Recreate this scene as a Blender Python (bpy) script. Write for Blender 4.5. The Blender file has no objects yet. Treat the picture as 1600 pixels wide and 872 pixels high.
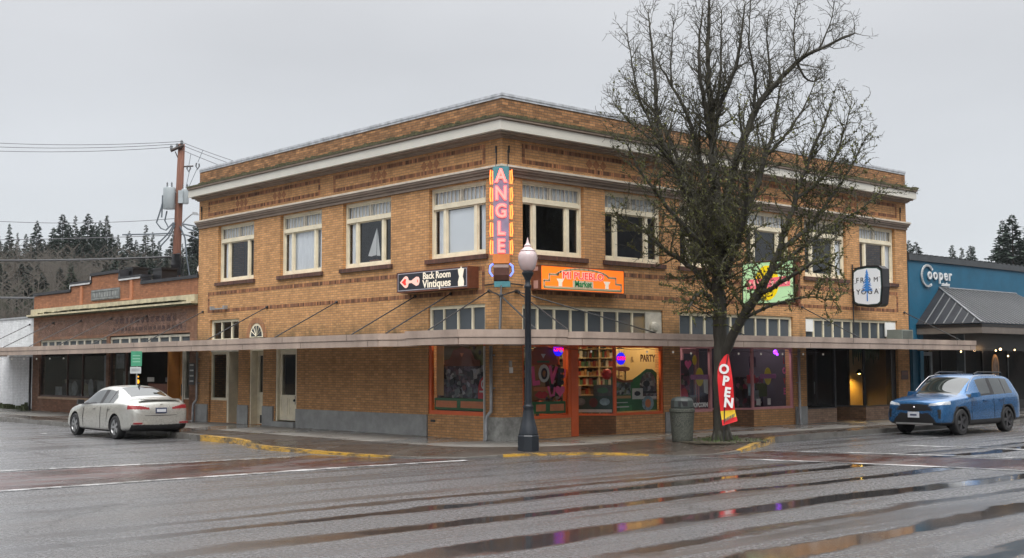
import bpy, bmesh, math, random
from mathutils import Vector, Matrix, noise
R = math.radians
rnd = random.Random(7)
SC = bpy.context.scene
COL = SC.collection

# ------------------------------------------------------------------ camera
YAW, PITCH, ROLL = R(41.9586), R(4.0752), R(-0.1754)
CAMP = Vector((22.18, -19.63, 1.95))
Fh = Vector((-math.cos(YAW), math.sin(YAW), 0)); Rh = Vector((Fh.y, -Fh.x, 0)); Up = Vector((0, 0, 1))
f3 = Fh * math.cos(PITCH) + Up * math.sin(PITCH)
u3 = Up * math.cos(PITCH) - Fh * math.sin(PITCH)
r2 = Rh * math.cos(ROLL) + u3 * math.sin(ROLL)
u2 = u3 * math.cos(ROLL) - Rh * math.sin(ROLL)
cd = bpy.data.cameras.new('camera'); cam = bpy.data.objects.new('camera', cd); COL.objects.link(cam)
M = Matrix((r2, u2, -f3)).transposed().to_4x4(); M.translation = CAMP
cam.matrix_world = M
cd.sensor_width = 36; cd.lens = 36 * 1908.0 / 1600.0; cd.clip_end = 3000; cd.clip_start = 0.1
SC.camera = cam

# ------------------------------------------------------------------ sky, sun, exposure
SUN_EL, SUN_AZ = 56, 128      # azimuth measured from +Y clockwise (towards +X)
W = bpy.data.worlds.new('World'); SC.world = W; W.use_nodes = True
nt = W.node_tree; nt.nodes.clear()
out = nt.nodes.new('ShaderNodeOutputWorld'); bg = nt.nodes.new('ShaderNodeBackground')
sky = nt.nodes.new('ShaderNodeTexSky'); sky.sky_type = 'NISHITA'; sky.sun_disc = False
sky.sun_elevation = R(SUN_EL); sky.sun_rotation = R(SUN_AZ)
tc = nt.nodes.new('ShaderNodeTexCoord'); sep = nt.nodes.new('ShaderNodeSeparateXYZ')
nt.links.new(tc.outputs['Generated'], sep.inputs[0])
# overcast layer: a cloud sheet brighter towards the zenith, as a real overcast sky is
ramp = nt.nodes.new('ShaderNodeValToRGB')
els = ramp.color_ramp.elements
els[0].position = 0.0; els[0].color = (0.60, 0.63, 0.665, 1)
els[1].position = 1.0; els[1].color = (1.0, 1.0, 1.0, 1)
for p, c in ((0.06, (0.595, 0.62, 0.65, 1)), (0.25, (0.575, 0.585, 0.605, 1)), (0.42, (0.72, 0.72, 0.73, 1))):
    e = els.new(p); e.color = c
nt.links.new(sep.outputs['Z'], ramp.inputs[0])
mul = nt.nodes.new('ShaderNodeMixRGB'); mul.blend_type = 'MULTIPLY'; mul.inputs[0].default_value = 1
mr = nt.nodes.new('ShaderNodeMapRange'); mr.inputs['From Min'].default_value = 0.3; mr.inputs['From Max'].default_value = 1.0
mr.inputs['To Min'].default_value = 8.5; mr.inputs['To Max'].default_value = 31.0
nt.links.new(sep.outputs['Z'], mr.inputs['Value'])
nz = nt.nodes.new('ShaderNodeTexNoise'); nz.inputs['Scale'].default_value = 2.2; nz.inputs['Detail'].default_value = 3
mp = nt.nodes.new('ShaderNodeMapping'); mp.inputs['Scale'].default_value = (1, 1, 3.5)
nt.links.new(tc.outputs['Generated'], mp.inputs[0]); nt.links.new(mp.outputs[0], nz.inputs['Vector'])
nm = nt.nodes.new('ShaderNodeMapRange'); nm.inputs['To Min'].default_value = 0.84; nm.inputs['To Max'].default_value = 1.16
nt.links.new(nz.outputs['Fac'], nm.inputs['Value'])
mm = nt.nodes.new('ShaderNodeMath'); mm.operation = 'MULTIPLY'
nt.links.new(mr.outputs[0], mm.inputs[0]); nt.links.new(nm.outputs[0], mm.inputs[1])
nt.links.new(ramp.outputs[0], mul.inputs[1]); nt.links.new(mm.outputs[0], mul.inputs[2])
mixs = nt.nodes.new('ShaderNodeMixRGB'); mixs.inputs[0].default_value = 0.93
nt.links.new(sky.outputs[0], mixs.inputs[1]); nt.links.new(mul.outputs[0], mixs.inputs[2])
nt.links.new(mixs.outputs[0], bg.inputs[0]); bg.inputs[1].default_value = 0.105
nt.links.new(bg.outputs[0], out.inputs[0])
sd = bpy.data.lights.new('sun', 'SUN'); sd.energy = 1.5; sd.angle = R(30); sd.color = (1, 0.96, 0.9)
so = bpy.data.objects.new('sun', sd); COL.objects.link(so)
sv = Vector((math.sin(R(SUN_AZ)) * math.cos(R(SUN_EL)), math.cos(R(SUN_AZ)) * math.cos(R(SUN_EL)), math.sin(R(SUN_EL))))
so.rotation_euler = sv.to_track_quat('Z', 'Y').to_euler(); so.location = (30, -30, 40)
vs = SC.view_settings; vs.view_transform = 'Standard'; vs.look = 'None'; vs.gamma = 1; vs.exposure = 0.42
vs.use_curve_mapping = False
SC.cycles.max_bounces = 8; SC.cycles.transparent_max_bounces = 12; SC.cycles.use_denoising = True
SC.cycles.sample_clamp_indirect = 4

# ------------------------------------------------------------------ materials
def newmat(name):
    m = bpy.data.materials.new(name); m.use_nodes = True
    n = m.node_tree; b = n.nodes['Principled BSDF']; return m, n, b
def wpos(n, scale=(1, 1, 1)):
    g = n.nodes.new('ShaderNodeNewGeometry'); mpn = n.nodes.new('ShaderNodeMapping')
    mpn.inputs['Scale'].default_value = scale
    n.links.new(g.outputs['Position'], mpn.inputs[0]); return mpn.outputs[0]
def ntex(n, vec, scale, detail=4, rough=.55):
    t = n.nodes.new('ShaderNodeTexNoise'); t.inputs['Scale'].default_value = scale
    t.inputs['Detail'].default_value = detail; t.inputs['Roughness'].default_value = rough
    if vec: n.links.new(vec, t.inputs['Vector'])
    return t.outputs['Fac']
def mrange(n, v, a, b, c, d):
    t = n.nodes.new('ShaderNodeMapRange'); n.links.new(v, t.inputs['Value'])
    for k, x in zip(('From Min', 'From Max', 'To Min', 'To Max'), (a, b, c, d)): t.inputs[k].default_value = x
    return t.outputs[0]
def mixc(n, fac, a, b, mode='MIX'):
    t = n.nodes.new('ShaderNodeMixRGB'); t.blend_type = mode
    for i, v in enumerate((fac, a, b)):
        if isinstance(v, (int, float)): t.inputs[i].default_value = v
        elif isinstance(v, tuple): t.inputs[i].default_value = (*v[:3], 1)
        else: n.links.new(v, t.inputs[i])
    return t.outputs[0]
def mth(n, op, a, b=0.0):
    t = n.nodes.new('ShaderNodeMath'); t.operation = op
    for i, v in enumerate((a, b)):
        if isinstance(v, (int, float)): t.inputs[i].default_value = v
        else: n.links.new(v, t.inputs[i])
    return t.outputs[0]
def bumpn(n, b, h, strength, dist=.01):
    t = n.nodes.new('ShaderNodeBump'); t.inputs['Strength'].default_value = strength
    t.inputs['Distance'].default_value = dist; n.links.new(h, t.inputs['Height']); n.links.new(t.outputs[0], b.inputs['Normal'])
    return t
MC = {}
def mk(name, col, rough=.6, var=.18, vs=2.5, bump=.15, bs=30, metal=0, spec=.5, stretch=(1, 1, 1), coat=0):
    if name in MC: return MC[name]
    m, n, b = newmat(name)
    p = wpos(n, stretch); f = ntex(n, p, vs, 5, .65)
    lo = tuple(c * (1 - var) for c in col); hi = tuple(min(1, c * (1 + var)) for c in col)
    c = mixc(n, mrange(n, f, .3, .7, 0, 1), lo, hi); n.links.new(c, b.inputs['Base Color'])
    b.inputs['Roughness'].default_value = rough; b.inputs['Metallic'].default_value = metal
    b.inputs['Specular IOR Level'].default_value = spec
    if coat: b.inputs['Coat Weight'].default_value = coat; b.inputs['Coat Roughness'].default_value = .05
    if bump: bumpn(n, b, ntex(n, p, bs, 3), bump)
    MC[name] = m; return m
def emit(name, col, s, base=None):
    if name in MC: return MC[name]
    m, n, b = newmat(name); b.inputs['Base Color'].default_value = (*(base or col), 1)
    b.inputs['Emission Color'].default_value = (*col, 1); b.inputs['Emission Strength'].default_value = s
    MC[name] = m; return m
def glassm(name, tint=(.8, .85, .85), base=.06, blend=.2, rough=.0, body=None, bodyfac=0.0):
    if name in MC: return MC[name]
    m = bpy.data.materials.new(name); m.use_nodes = True; n = m.node_tree; n.nodes.clear()
    o = n.nodes.new('ShaderNodeOutputMaterial'); tr = n.nodes.new('ShaderNodeBsdfTransparent'); tr.inputs[0].default_value = (*tint, 1)
    gl = n.nodes.new('ShaderNodeBsdfGlossy'); gl.inputs['Roughness'].default_value = rough; gl.inputs[0].default_value = (.95, .97, 1, 1)
    fr = n.nodes.new('ShaderNodeLayerWeight'); fr.inputs['Blend'].default_value = blend
    fac = mth(n, 'ADD', fr.outputs['Fresnel'], base)
    w = wpos(n); bp = n.nodes.new('ShaderNodeBump'); bp.inputs['Strength'].default_value = .12; bp.inputs['Distance'].default_value = .02
    n.links.new(ntex(n, w, 1.3, 1), bp.inputs['Height']); n.links.new(bp.outputs[0], gl.inputs['Normal'])
    mx = n.nodes.new('ShaderNodeMixShader'); n.links.new(fac, mx.inputs[0]); n.links.new(gl.outputs[0], mx.inputs[2])
    if body:
        df = n.nodes.new('ShaderNodeBsdfDiffuse'); df.inputs[0].default_value = (*body, 1)
        m2 = n.nodes.new('ShaderNodeMixShader'); m2.inputs[0].default_value = bodyfac
        n.links.new(tr.outputs[0], m2.inputs[1]); n.links.new(df.outputs[0], m2.inputs[2]); n.links.new(m2.outputs[0], mx.inputs[1])
    else: n.links.new(tr.outputs[0], mx.inputs[1])
    n.links.new(mx.outputs[0], o.inputs[0]); MC[name] = m; return m
def brickm(name, c1, c2, mortar, w=.205, h=.068, mort=.009, off=.5, stain=(.25, .17, .1), stainamt=.35, dark=None, vertical=False, topmoss=None, spread=.35):
    if name in MC: return MC[name]
    m, n, b = newmat(name)
    g = n.nodes.new('ShaderNodeNewGeometry'); s = n.nodes.new('ShaderNodeSeparateXYZ'); n.links.new(g.outputs['Position'], s.inputs[0])
    u = mth(n, 'ADD', s.outputs['X'], s.outputs['Y']); cb = n.nodes.new('ShaderNodeCombineXYZ')
    n.links.new(u, cb.inputs[0]); n.links.new(s.outputs['Z'], cb.inputs[1])
    bt = n.nodes.new('ShaderNodeTexBrick'); n.links.new(cb.outputs[0], bt.inputs['Vector'])
    bt.inputs['Scale'].default_value = 1; bt.inputs['Brick Width'].default_value = w; bt.inputs['Row Height'].default_value = h
    bt.inputs['Mortar Size'].default_value = mort; bt.inputs['Mortar Smooth'].default_value = .2; bt.offset = off
    bt.inputs['Color1'].default_value = (*c1, 1); bt.inputs['Color2'].default_value = (*c2, 1); bt.inputs['Mortar'].default_value = (*mortar, 1)
    # per-brick tone
    cellu = mth(n, 'FLOOR', mth(n, 'DIVIDE', u, w)); cellv = mth(n, 'FLOOR', mth(n, 'DIVIDE', s.outputs['Z'], h))
    c2b = n.nodes.new('ShaderNodeCombineXYZ'); n.links.new(cellu, c2b.inputs[0]); n.links.new(cellv, c2b.inputs[1])
    wn = n.nodes.new('ShaderNodeTexWhiteNoise'); n.links.new(c2b.outputs[0], wn.inputs['Vector'])
    tone = mrange(n, wn.outputs['Value'], 0, 1, 1 - spread * .6, 1 + spread * .45)
    col = mixc(n, 1.0, bt.outputs['Color'], tone, 'MULTIPLY')
    big = ntex(n, wpos(n, (1, 1, .6)), .9, 6, .7)
    col = mixc(n, mrange(n, big, .5, .75, 0, stainamt), col, stain)
    mid = ntex(n, wpos(n), 6, 4, .7)
    col = mixc(n, 1.0, col, mrange(n, mid, .2, .8, .90, 1.10), 'MULTIPLY')
    strk = ntex(n, wpos(n, (4.5, 4.5, .28)), 1, 5, .75)
    col = mixc(n, 1.0, col, mrange(n, strk, .3, .7, .82, 1.10), 'MULTIPLY')
    if topmoss:     # dark algae growing up from ledges: list of (z, height)
        for z0, hh in topmoss:
            d = mth(n, 'SUBTRACT', s.outputs['Z'], z0)
            k = mth(n, 'MULTIPLY', mrange(n, d, 0, hh, 1, 0), mth(n, 'GREATER_THAN', d, -.02))
            k = mth(n, 'MULTIPLY', k, mrange(n, ntex(n, wpos(n), 2.2, 5, .7), .35, .62, 0, .8))
            col = mixc(n, k, col, (.06, .055, .03))
    n.links.new(col, b.inputs['Base Color']); b.inputs['Roughness'].default_value = .82; b.inputs['Specular IOR Level'].default_value = .3
    bumpn(n, b, mth(n, 'ADD', mth(n, 'MULTIPLY', bt.outputs['Fac'], -1.0), mth(n, 'MULTIPLY', mid, .4)), .5, .008)
    MC[name] = m; return m

BRICK = brickm('buff_brick', (.59, .315, .132), (.47, .242, .099), (.30, .19, .11), stain=(.38, .21, .10), stainamt=.2, topmoss=[(2.78, .55), (8.02, .22)], spread=.24)
PARB = brickm('weathered_parapet_brick', (.40, .20, .085), (.24, .115, .05), (.14, .095, .06), stain=(.10, .065, .035), stainamt=.6, topmoss=[(8.02, .30)], spread=.6)
SOLD = brickm('soldier_brick', (.40, .17, .075), (.15, .065, .04), (.16, .1, .06), w=.07, h=.33, off=0, mort=.008, stainamt=.2, spread=.8)
SOLDH = brickm('end_brick', (.40, .17, .075), (.15, .065, .04), (.16, .1, .06), w=.33, h=.07, off=0, mort=.008, stainamt=.2, spread=.8)
REDB = brickm('red_brick', (.33, .145, .072), (.26, .112, .058), (.2, .095, .055), mort=.005, stain=(.22, .1, .06), stainamt=.5, spread=.22)
FADE = brickm('faded_brick', (.24, .12, .07), (.17, .085, .05), (.15, .085, .06), mort=.006, stain=(.28, .2, .16), stainamt=.55)
DBRK = brickm('dark_brick', (.24, .12, .06), (.17, .085, .045), (.11, .08, .05), stain=(.1, .06, .04), stainamt=.3)
WHB = brickm('white_painted_brick', (.72, .73, .75), (.66, .68, .7), (.55, .56, .58), stain=(.4, .41, .4), stainamt=.35, spread=.12)
CREAM = mk('cream_paint', (.72, .65, .49), .5, .14, 3, .1)
CREAMD = mk('weathered_cream_paint', (.52, .48, .40), .55, .25, 4, .15)
FASC = mk('pale_fascia_paint', (.56, .54, .48), .5, .10, .8, .06, stretch=(1, 1, 3))
MOULD = mk('brown_mould_paint', (.27, .205, .16), .55, .2, 2, .1)
MOULDL = mk('light_mould_paint', (.52, .46, .38), .5, .2, 3, .1)
CANO = mk('canopy_paint', (.34, .265, .22), .42, .26, 1.6, .08, stretch=(1, 1, .5))
CANOT = mk('canopy_roofing', (.11, .115, .09), .8, .5, 3, .3)
SILL = brickm('sill_brick', (.13, .06, .045), (.085, .04, .03), (.07, .05, .04), w=.1, h=.2, off=0, stainamt=.2)
CONC = mk('old_concrete', (.27, .275, .27), .75, .22, 2.2, .25, 40)
CONCP = mk('peeling_concrete', (.28, .28, .26), .75, .5, 4.5, .35, 30)
COPM = mk('zinc_coping', (.42, .44, .47), .45, .35, 5, .1, stretch=(1, 1, 1))
MOSS = mk('moss', (.07, .065, .03), .95, .6, 8, .6, 50)
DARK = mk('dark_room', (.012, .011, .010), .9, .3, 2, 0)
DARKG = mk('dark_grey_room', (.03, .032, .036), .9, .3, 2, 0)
BLK = mk('black_paint', (.012, .012, .014), .4, .3, 3, .05)
IRON = mk('black_iron', (.02, .02, .022), .45, .3, 8, .1)
STEEL = mk('galvanised_steel', (.33, .34, .35), .45, .25, 5, .1, metal=.4)
ORNG = mk('orange_paint', (.66, .115, .025), .42, .1, 3, .05)
PINKP = mk('pink_paint', (.55, .25, .26), .45, .12, 3, .05)
WHITE = mk('white_paint', (.75, .75, .73), .5, .06, 3, .03)
GLASS = glassm('window_glass', (.93, .95, .96), .07, .12)
GLASSD = glassm('shop_glass', (.86, .88, .88), .015, .09)
FROST = glassm('frosted_transom_glass', (.3, .35, .38), .05, .12, .25, (.085, .1, .115), .85)
CURT = mk('white_curtain', (.84, .85, .86), .8, .12, 14, .6, 18, stretch=(4, 4, .15))
BLUE = mk('teal_blue_stucco', (.008, .092, .165), .6, .15, 1.2, .2, 60)
RUST = mk('rust_brown_metal', (.15, .05, .025), .5, .3, 5, .1)

# ------------------------------------------------------------------ mesh helpers
OFF = {}
class Fr:
    def __init__(s, o, r, n): s.o = Vector(o); s.r = Vector(r).normalized(); s.n = Vector(n).normalized()
    def __call__(s, u, d, z): v = s.o + s.r * u + s.n * d; return Vector((v.x, v.y, v.z + z))
FA = Fr((0, 0, 0), (1, 0, 0), (0, -1, 0)); FB = Fr((0, 0, 0), (0, 1, 0), (1, 0, 0))
class MB:
    def __init__(s): s.v = []; s.f = []; s.m = []
    def face(s, pts, mi=0):
        i = len(s.v); s.v += [tuple(p) for p in pts]; s.f.append(tuple(range(i, i + len(pts)))); s.m.append(mi); return s
    def hexa(s, p, mi=0):   # 8 pts: bottom 4 ccw, top 4 ccw
        i = len(s.v); s.v += [tuple(q) for q in p]
        for f in ((3, 2, 1, 0), (4, 5, 6, 7), (0, 1, 5, 4), (1, 2, 6, 5), (2, 3, 7, 6), (3, 0, 4, 7)):
            s.f.append(tuple(i + k for k in f)); s.m.append(mi)
        return s
    def box(s, x0, x1, y0, y1, z0, z1, mi=0):
        return s.hexa([(x0, y0, z0), (x1, y0, z0), (x1, y1, z0), (x0, y1, z0), (x0, y0, z1), (x1, y0, z1), (x1, y1, z1), (x0, y1, z1)], mi)
    def fb(s, fr, u0, u1, d0, d1, z0, z1, mi=0):
        return s.hexa([fr(u0, d1, z0), fr(u1, d1, z0), fr(u1, d0, z0), fr(u0, d0, z0), fr(u0, d1, z1), fr(u1, d1, z1), fr(u1, d0, z1), fr(u0, d0, z1)], mi)
    def pr(s, fr, pts, d0, d1, mi=0):    # polygon (u,z) extruded along d
        n = len(pts); i = len(s.v)
        s.v += [tuple(fr(u, d1, z)) for u, z in pts] + [tuple(fr(u, d0, z)) for u, z in pts]
        s.f.append(tuple(range(i, i + n))); s.m.append(mi); s.f.append(tuple(range(i + 2 * n - 1, i + n - 1, -1))); s.m.append(mi)
        for k in range(n):
            q = (k + 1) % n; s.f.append((i + k, i + n + k, i + n + q, i + q)); s.m.append(mi)
        return s
    def prz(s, pts, z0, z1, mi=0):       # polygon (x,y) extruded vertically
        n = len(pts); i = len(s.v)
        s.v += [(x, y, z1) for x, y in pts] + [(x, y, z0) for x, y in pts]
        s.f.append(tuple(range(i, i + n))); s.m.append(mi); s.f.append(tuple(range(i + 2 * n - 1, i + n - 1, -1))); s.m.append(mi)
        for k in range(n):
            q = (k + 1) % n; s.f.append((i + k, i + n + k, i + n + q, i + q)); s.m.append(mi)
        return s
    def tube(s, pts, r, seg=6, mi=0, cap=True):
        pts = [Vector(p) for p in pts]; n = len(pts)
        rs = r if isinstance(r, (list, tuple)) else [r] * n
        base = len(s.v); px = None
        for k, p in enumerate(pts):
            t = (pts[min(k + 1, n - 1)] - pts[max(k - 1, 0)]).normalized()
            if px is None:
                px = t.cross(Vector((0, 0, 1)) if abs(t.z) < .9 else Vector((1, 0, 0))).normalized()
            else:
                px = (px - t * px.dot(t)).normalized()
            py = t.cross(px)
            for a in range(seg):
                an = 2 * math.pi * a / seg
                s.v.append(tuple(p + (px * math.cos(an) + py * math.sin(an)) * rs[k]))
        for k in range(n - 1):
            for a in range(seg):
                b = (a + 1) % seg; i0 = base + k * seg; i1 = i0 + seg
                s.f.append((i0 + a, i0 + b, i1 + b, i1 + a)); s.m.append(mi)
        if cap and seg > 2:
            s.f.append(tuple(base + a for a in range(seg))[::-1]); s.m.append(mi)
            s.f.append(tuple(base + (n - 1) * seg + a for a in range(seg))); s.m.append(mi)
        return s
    def lathe(s, c, prof, seg=20, mi=0, ax=None, rx=None):     # prof: (r,h)
        c = Vector(c); ax = Vector(ax) if ax else Vector((0, 0, 1)); px = (Vector(rx) if rx else (Vector((1, 0, 0)) if abs(ax.x) < .9 else Vector((0, 0, 1))))
        px = (px - ax * px.dot(ax)).normalized(); py = ax.cross(px); base = len(s.v)
        for r, h in prof:
            for a in range(seg):
                an = 2 * math.pi * (a + .5) / seg
                s.v.append(tuple(c + ax * h + (px * math.cos(an) + py * math.sin(an)) * r))
        for k in range(len(prof) - 1):
            for a in range(seg):
                b = (a + 1) % seg; i0 = base + k * seg; i1 = i0 + seg
                s.f.append((i0 + a, i0 + b, i1 + b, i1 + a)); s.m.append(mi)
        s.f.append(tuple(base + a for a in range(seg))[::-1]); s.m.append(mi)
        s.f.append(tuple(base + (len(prof) - 1) * seg + a for a in range(seg))); s.m.append(mi)
        return s
    def ball(s, c, r, seg=8, mi=0, sz=1.0):
        pr = [(max(.001, r * math.sin(math.pi * k / seg)), -r * sz * math.cos(math.pi * k / seg)) for k in range(seg + 1)]
        return s.lathe(c, pr, seg, mi)
    def wall(s, fr, u0, u1, z0, z1, holes, dep=.2, mi=0, rmi=0, d=0.0):   # flat wall with rectangular openings and reveals
        us = sorted({u0, u1, *[h[0] for h in holes], *[h[1] for h in holes]}); zs = sorted({z0, z1, *[h[2] for h in holes], *[h[3] for h in holes]})
        us = [u for u in us if u0 <= u <= u1]; zs = [z for z in zs if z0 <= z <= z1]
        for a, b in zip(us, us[1:]):
            for c, e in zip(zs, zs[1:]):
                um, zm = (a + b) / 2, (c + e) / 2
                if any(h[0] < um < h[1] and h[2] < zm < h[3] for h in holes): continue
                s.face([fr(a, d, c), fr(b, d, c), fr(b, d, e), fr(a, d, e)], mi)
        for h0, h1, a, b in holes:
            e = d - dep
            s.face([fr(h0, d, a), fr(h0, d, b), fr(h0, e, b), fr(h0, e, a)], rmi); s.face([fr(h1, d, a), fr(h1, e, a), fr(h1, e, b), fr(h1, d, b)], rmi)
            s.face([fr(h0, d, b), fr(h1, d, b), fr(h1, e, b), fr(h0, e, b)], rmi)
            if a > z0 + .01: s.face([fr(h0, d, a), fr(h0, e, a), fr(h1, e, a), fr(h1, d, a)], rmi)
        return s
    def text(s, fr, txt, u, z, d, size, mi=0, offset=0.0, ext=.004, align='CENTER', sx=1.0, rot=0.0, shear=0.0):
        cu = bpy.data.curves.new('t', 'FONT'); cu.body = txt; cu.size = size; cu.offset = offset; cu.extrude = ext; cu.align_x = align; cu.align_y = 'CENTER'; cu.resolution_u = 3; cu.shear = shear
        o = bpy.data.objects.new('t', cu); COL.objects.link(o); bpy.context.view_layer.update()
        me = bpy.data.meshes.new_from_object(o.evaluated_get(bpy.context.evaluated_depsgraph_get()))
        i = len(s.v); cr, sr = math.cos(rot), math.sin(rot)
        for v in me.vertices:
            x, y = v.co.x * sx, v.co.y
            s.v.append(tuple(fr(u + x * cr - y * sr, d + v.co.z, z + x * sr + y * cr)))
        for p in me.polygons: s.f.append(tuple(i + k for k in p.vertices)); s.m.append(mi)
        bpy.data.objects.remove(o); bpy.data.curves.remove(cu); bpy.data.meshes.remove(me); return s
    def build(s, name, mats, parent=None, smooth=False, auto=None, org=None):
        if not isinstance(mats, (list, tuple)): mats = [mats]
        if parent is not None: off = OFF[parent.name]
        elif org is not None: off = Vector(org)
        else:
            xs = [v[0] for v in s.v]; ys = [v[1] for v in s.v]; zs = [v[2] for v in s.v]
            off = Vector(((min(xs) + max(xs)) / 2, (min(ys) + max(ys)) / 2, min(zs)))
        me = bpy.data.meshes.new(name); me.from_pydata([(v[0] - off.x, v[1] - off.y, v[2] - off.z) for v in s.v], [], s.f)
        for mt in mats: me.materials.append(mt)
        me.polygons.foreach_set('material_index', s.m)
        if smooth: me.polygons.foreach_set('use_smooth', [True] * len(s.f))
        me.update()
        o = bpy.data.objects.new(name, me); COL.objects.link(o)
        if auto:
            try: me.set_sharp_from_angle(angle=R(auto))
            except Exception: pass
        if parent is not None: o.parent = parent
        else: o.location = off
        OFF[o.name] = off
        return o
def thing(name, label, cat, loc=(0, 0, 0), group=None):
    o = bpy.data.objects.new(name, None); o.empty_display_size = .3; COL.objects.link(o); o.location = loc; OFF[o.name] = Vector(loc)
    o['label'] = label; o['category'] = cat
    if group: o['group'] = group
    return o
def tag(o, label, cat, group=None):
    o['label'] = label; o['category'] = cat
    if group: o['group'] = group
    return o
def struct(o): o['kind'] = 'structure'; return o
def circ(cx, cz, rx, rz, n=20, a0=0, a1=360): return [(cx + rx * math.cos(R(a0 + (a1 - a0) * k / n)), cz + rz * math.sin(R(a0 + (a1 - a0) * k / n))) for k in range(n + (0 if a1 - a0 == 360 else 1))]
def heart(cx, cz, s, n=22):
    r = []
    for k in range(n):
        t = 2 * math.pi * k / n; r.append((cx + s * .062 * 16 * math.sin(t) ** 3 * .5, cz + s * .031 * (13 * math.cos(t) - 5 * math.cos(2 * t) - 2 * math.cos(3 * t) - math.cos(4 * t))))
    return r

def clutterm(name, cols, scale=14, dark=.35, sy=1.0):      # a jumble of small coloured goods
    if name in MC: return MC[name]
    m, n, b = newmat(name); g = n.nodes.new('ShaderNodeNewGeometry'); s = n.nodes.new('ShaderNodeSeparateXYZ'); n.links.new(g.outputs['Position'], s.inputs[0])
    cb = n.nodes.new('ShaderNodeCombineXYZ'); n.links.new(mth(n, 'ADD', s.outputs['X'], s.outputs['Y']), cb.inputs[0]); n.links.new(mth(n, 'MULTIPLY', s.outputs['Z'], sy), cb.inputs[1])
    wv = n.nodes.new('ShaderNodeVectorMath'); wv.operation = 'ADD'; nn = n.nodes.new('ShaderNodeTexNoise'); nn.inputs['Scale'].default_value = 9; n.links.new(cb.outputs[0], nn.inputs['Vector'])
    sc = n.nodes.new('ShaderNodeVectorMath'); sc.operation = 'SCALE'; sc.inputs['Scale'].default_value = .09; n.links.new(nn.outputs['Color'], sc.inputs[0]); n.links.new(cb.outputs[0], wv.inputs[0]); n.links.new(sc.outputs[0], wv.inputs[1])
    v = n.nodes.new('ShaderNodeTexVoronoi'); v.voronoi_dimensions = '2D'; v.distance = 'CHEBYCHEV'; v.inputs['Scale'].default_value = scale; n.links.new(wv.outputs[0], v.inputs['Vector'])
    sp = n.nodes.new('ShaderNodeSeparateColor'); n.links.new(v.outputs['Color'], sp.inputs[0])
    r = n.nodes.new('ShaderNodeValToRGB'); r.color_ramp.interpolation = 'CONSTANT'; e = r.color_ramp.elements
    for k, c in enumerate(cols):
        q = e[k] if k < 2 else e.new(k / len(cols)); q.position = k / len(cols); q.color = (*c, 1)
    n.links.new(sp.outputs[0], r.inputs[0]); c = mixc(n, 1.0, r.outputs[0], mrange(n, sp.outputs[1], 0, 1, dark, 1.25), 'MULTIPLY')
    c = mixc(n, 1.0, c, mrange(n, ntex(n, cb.outputs[0], 40, 4, .8), .3, .7, .6, 1.3), 'MULTIPLY')
    n.links.new(c, b.inputs['Base Color']); b.inputs['Roughness'].default_value = .6; MC[name] = m; return m
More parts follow.
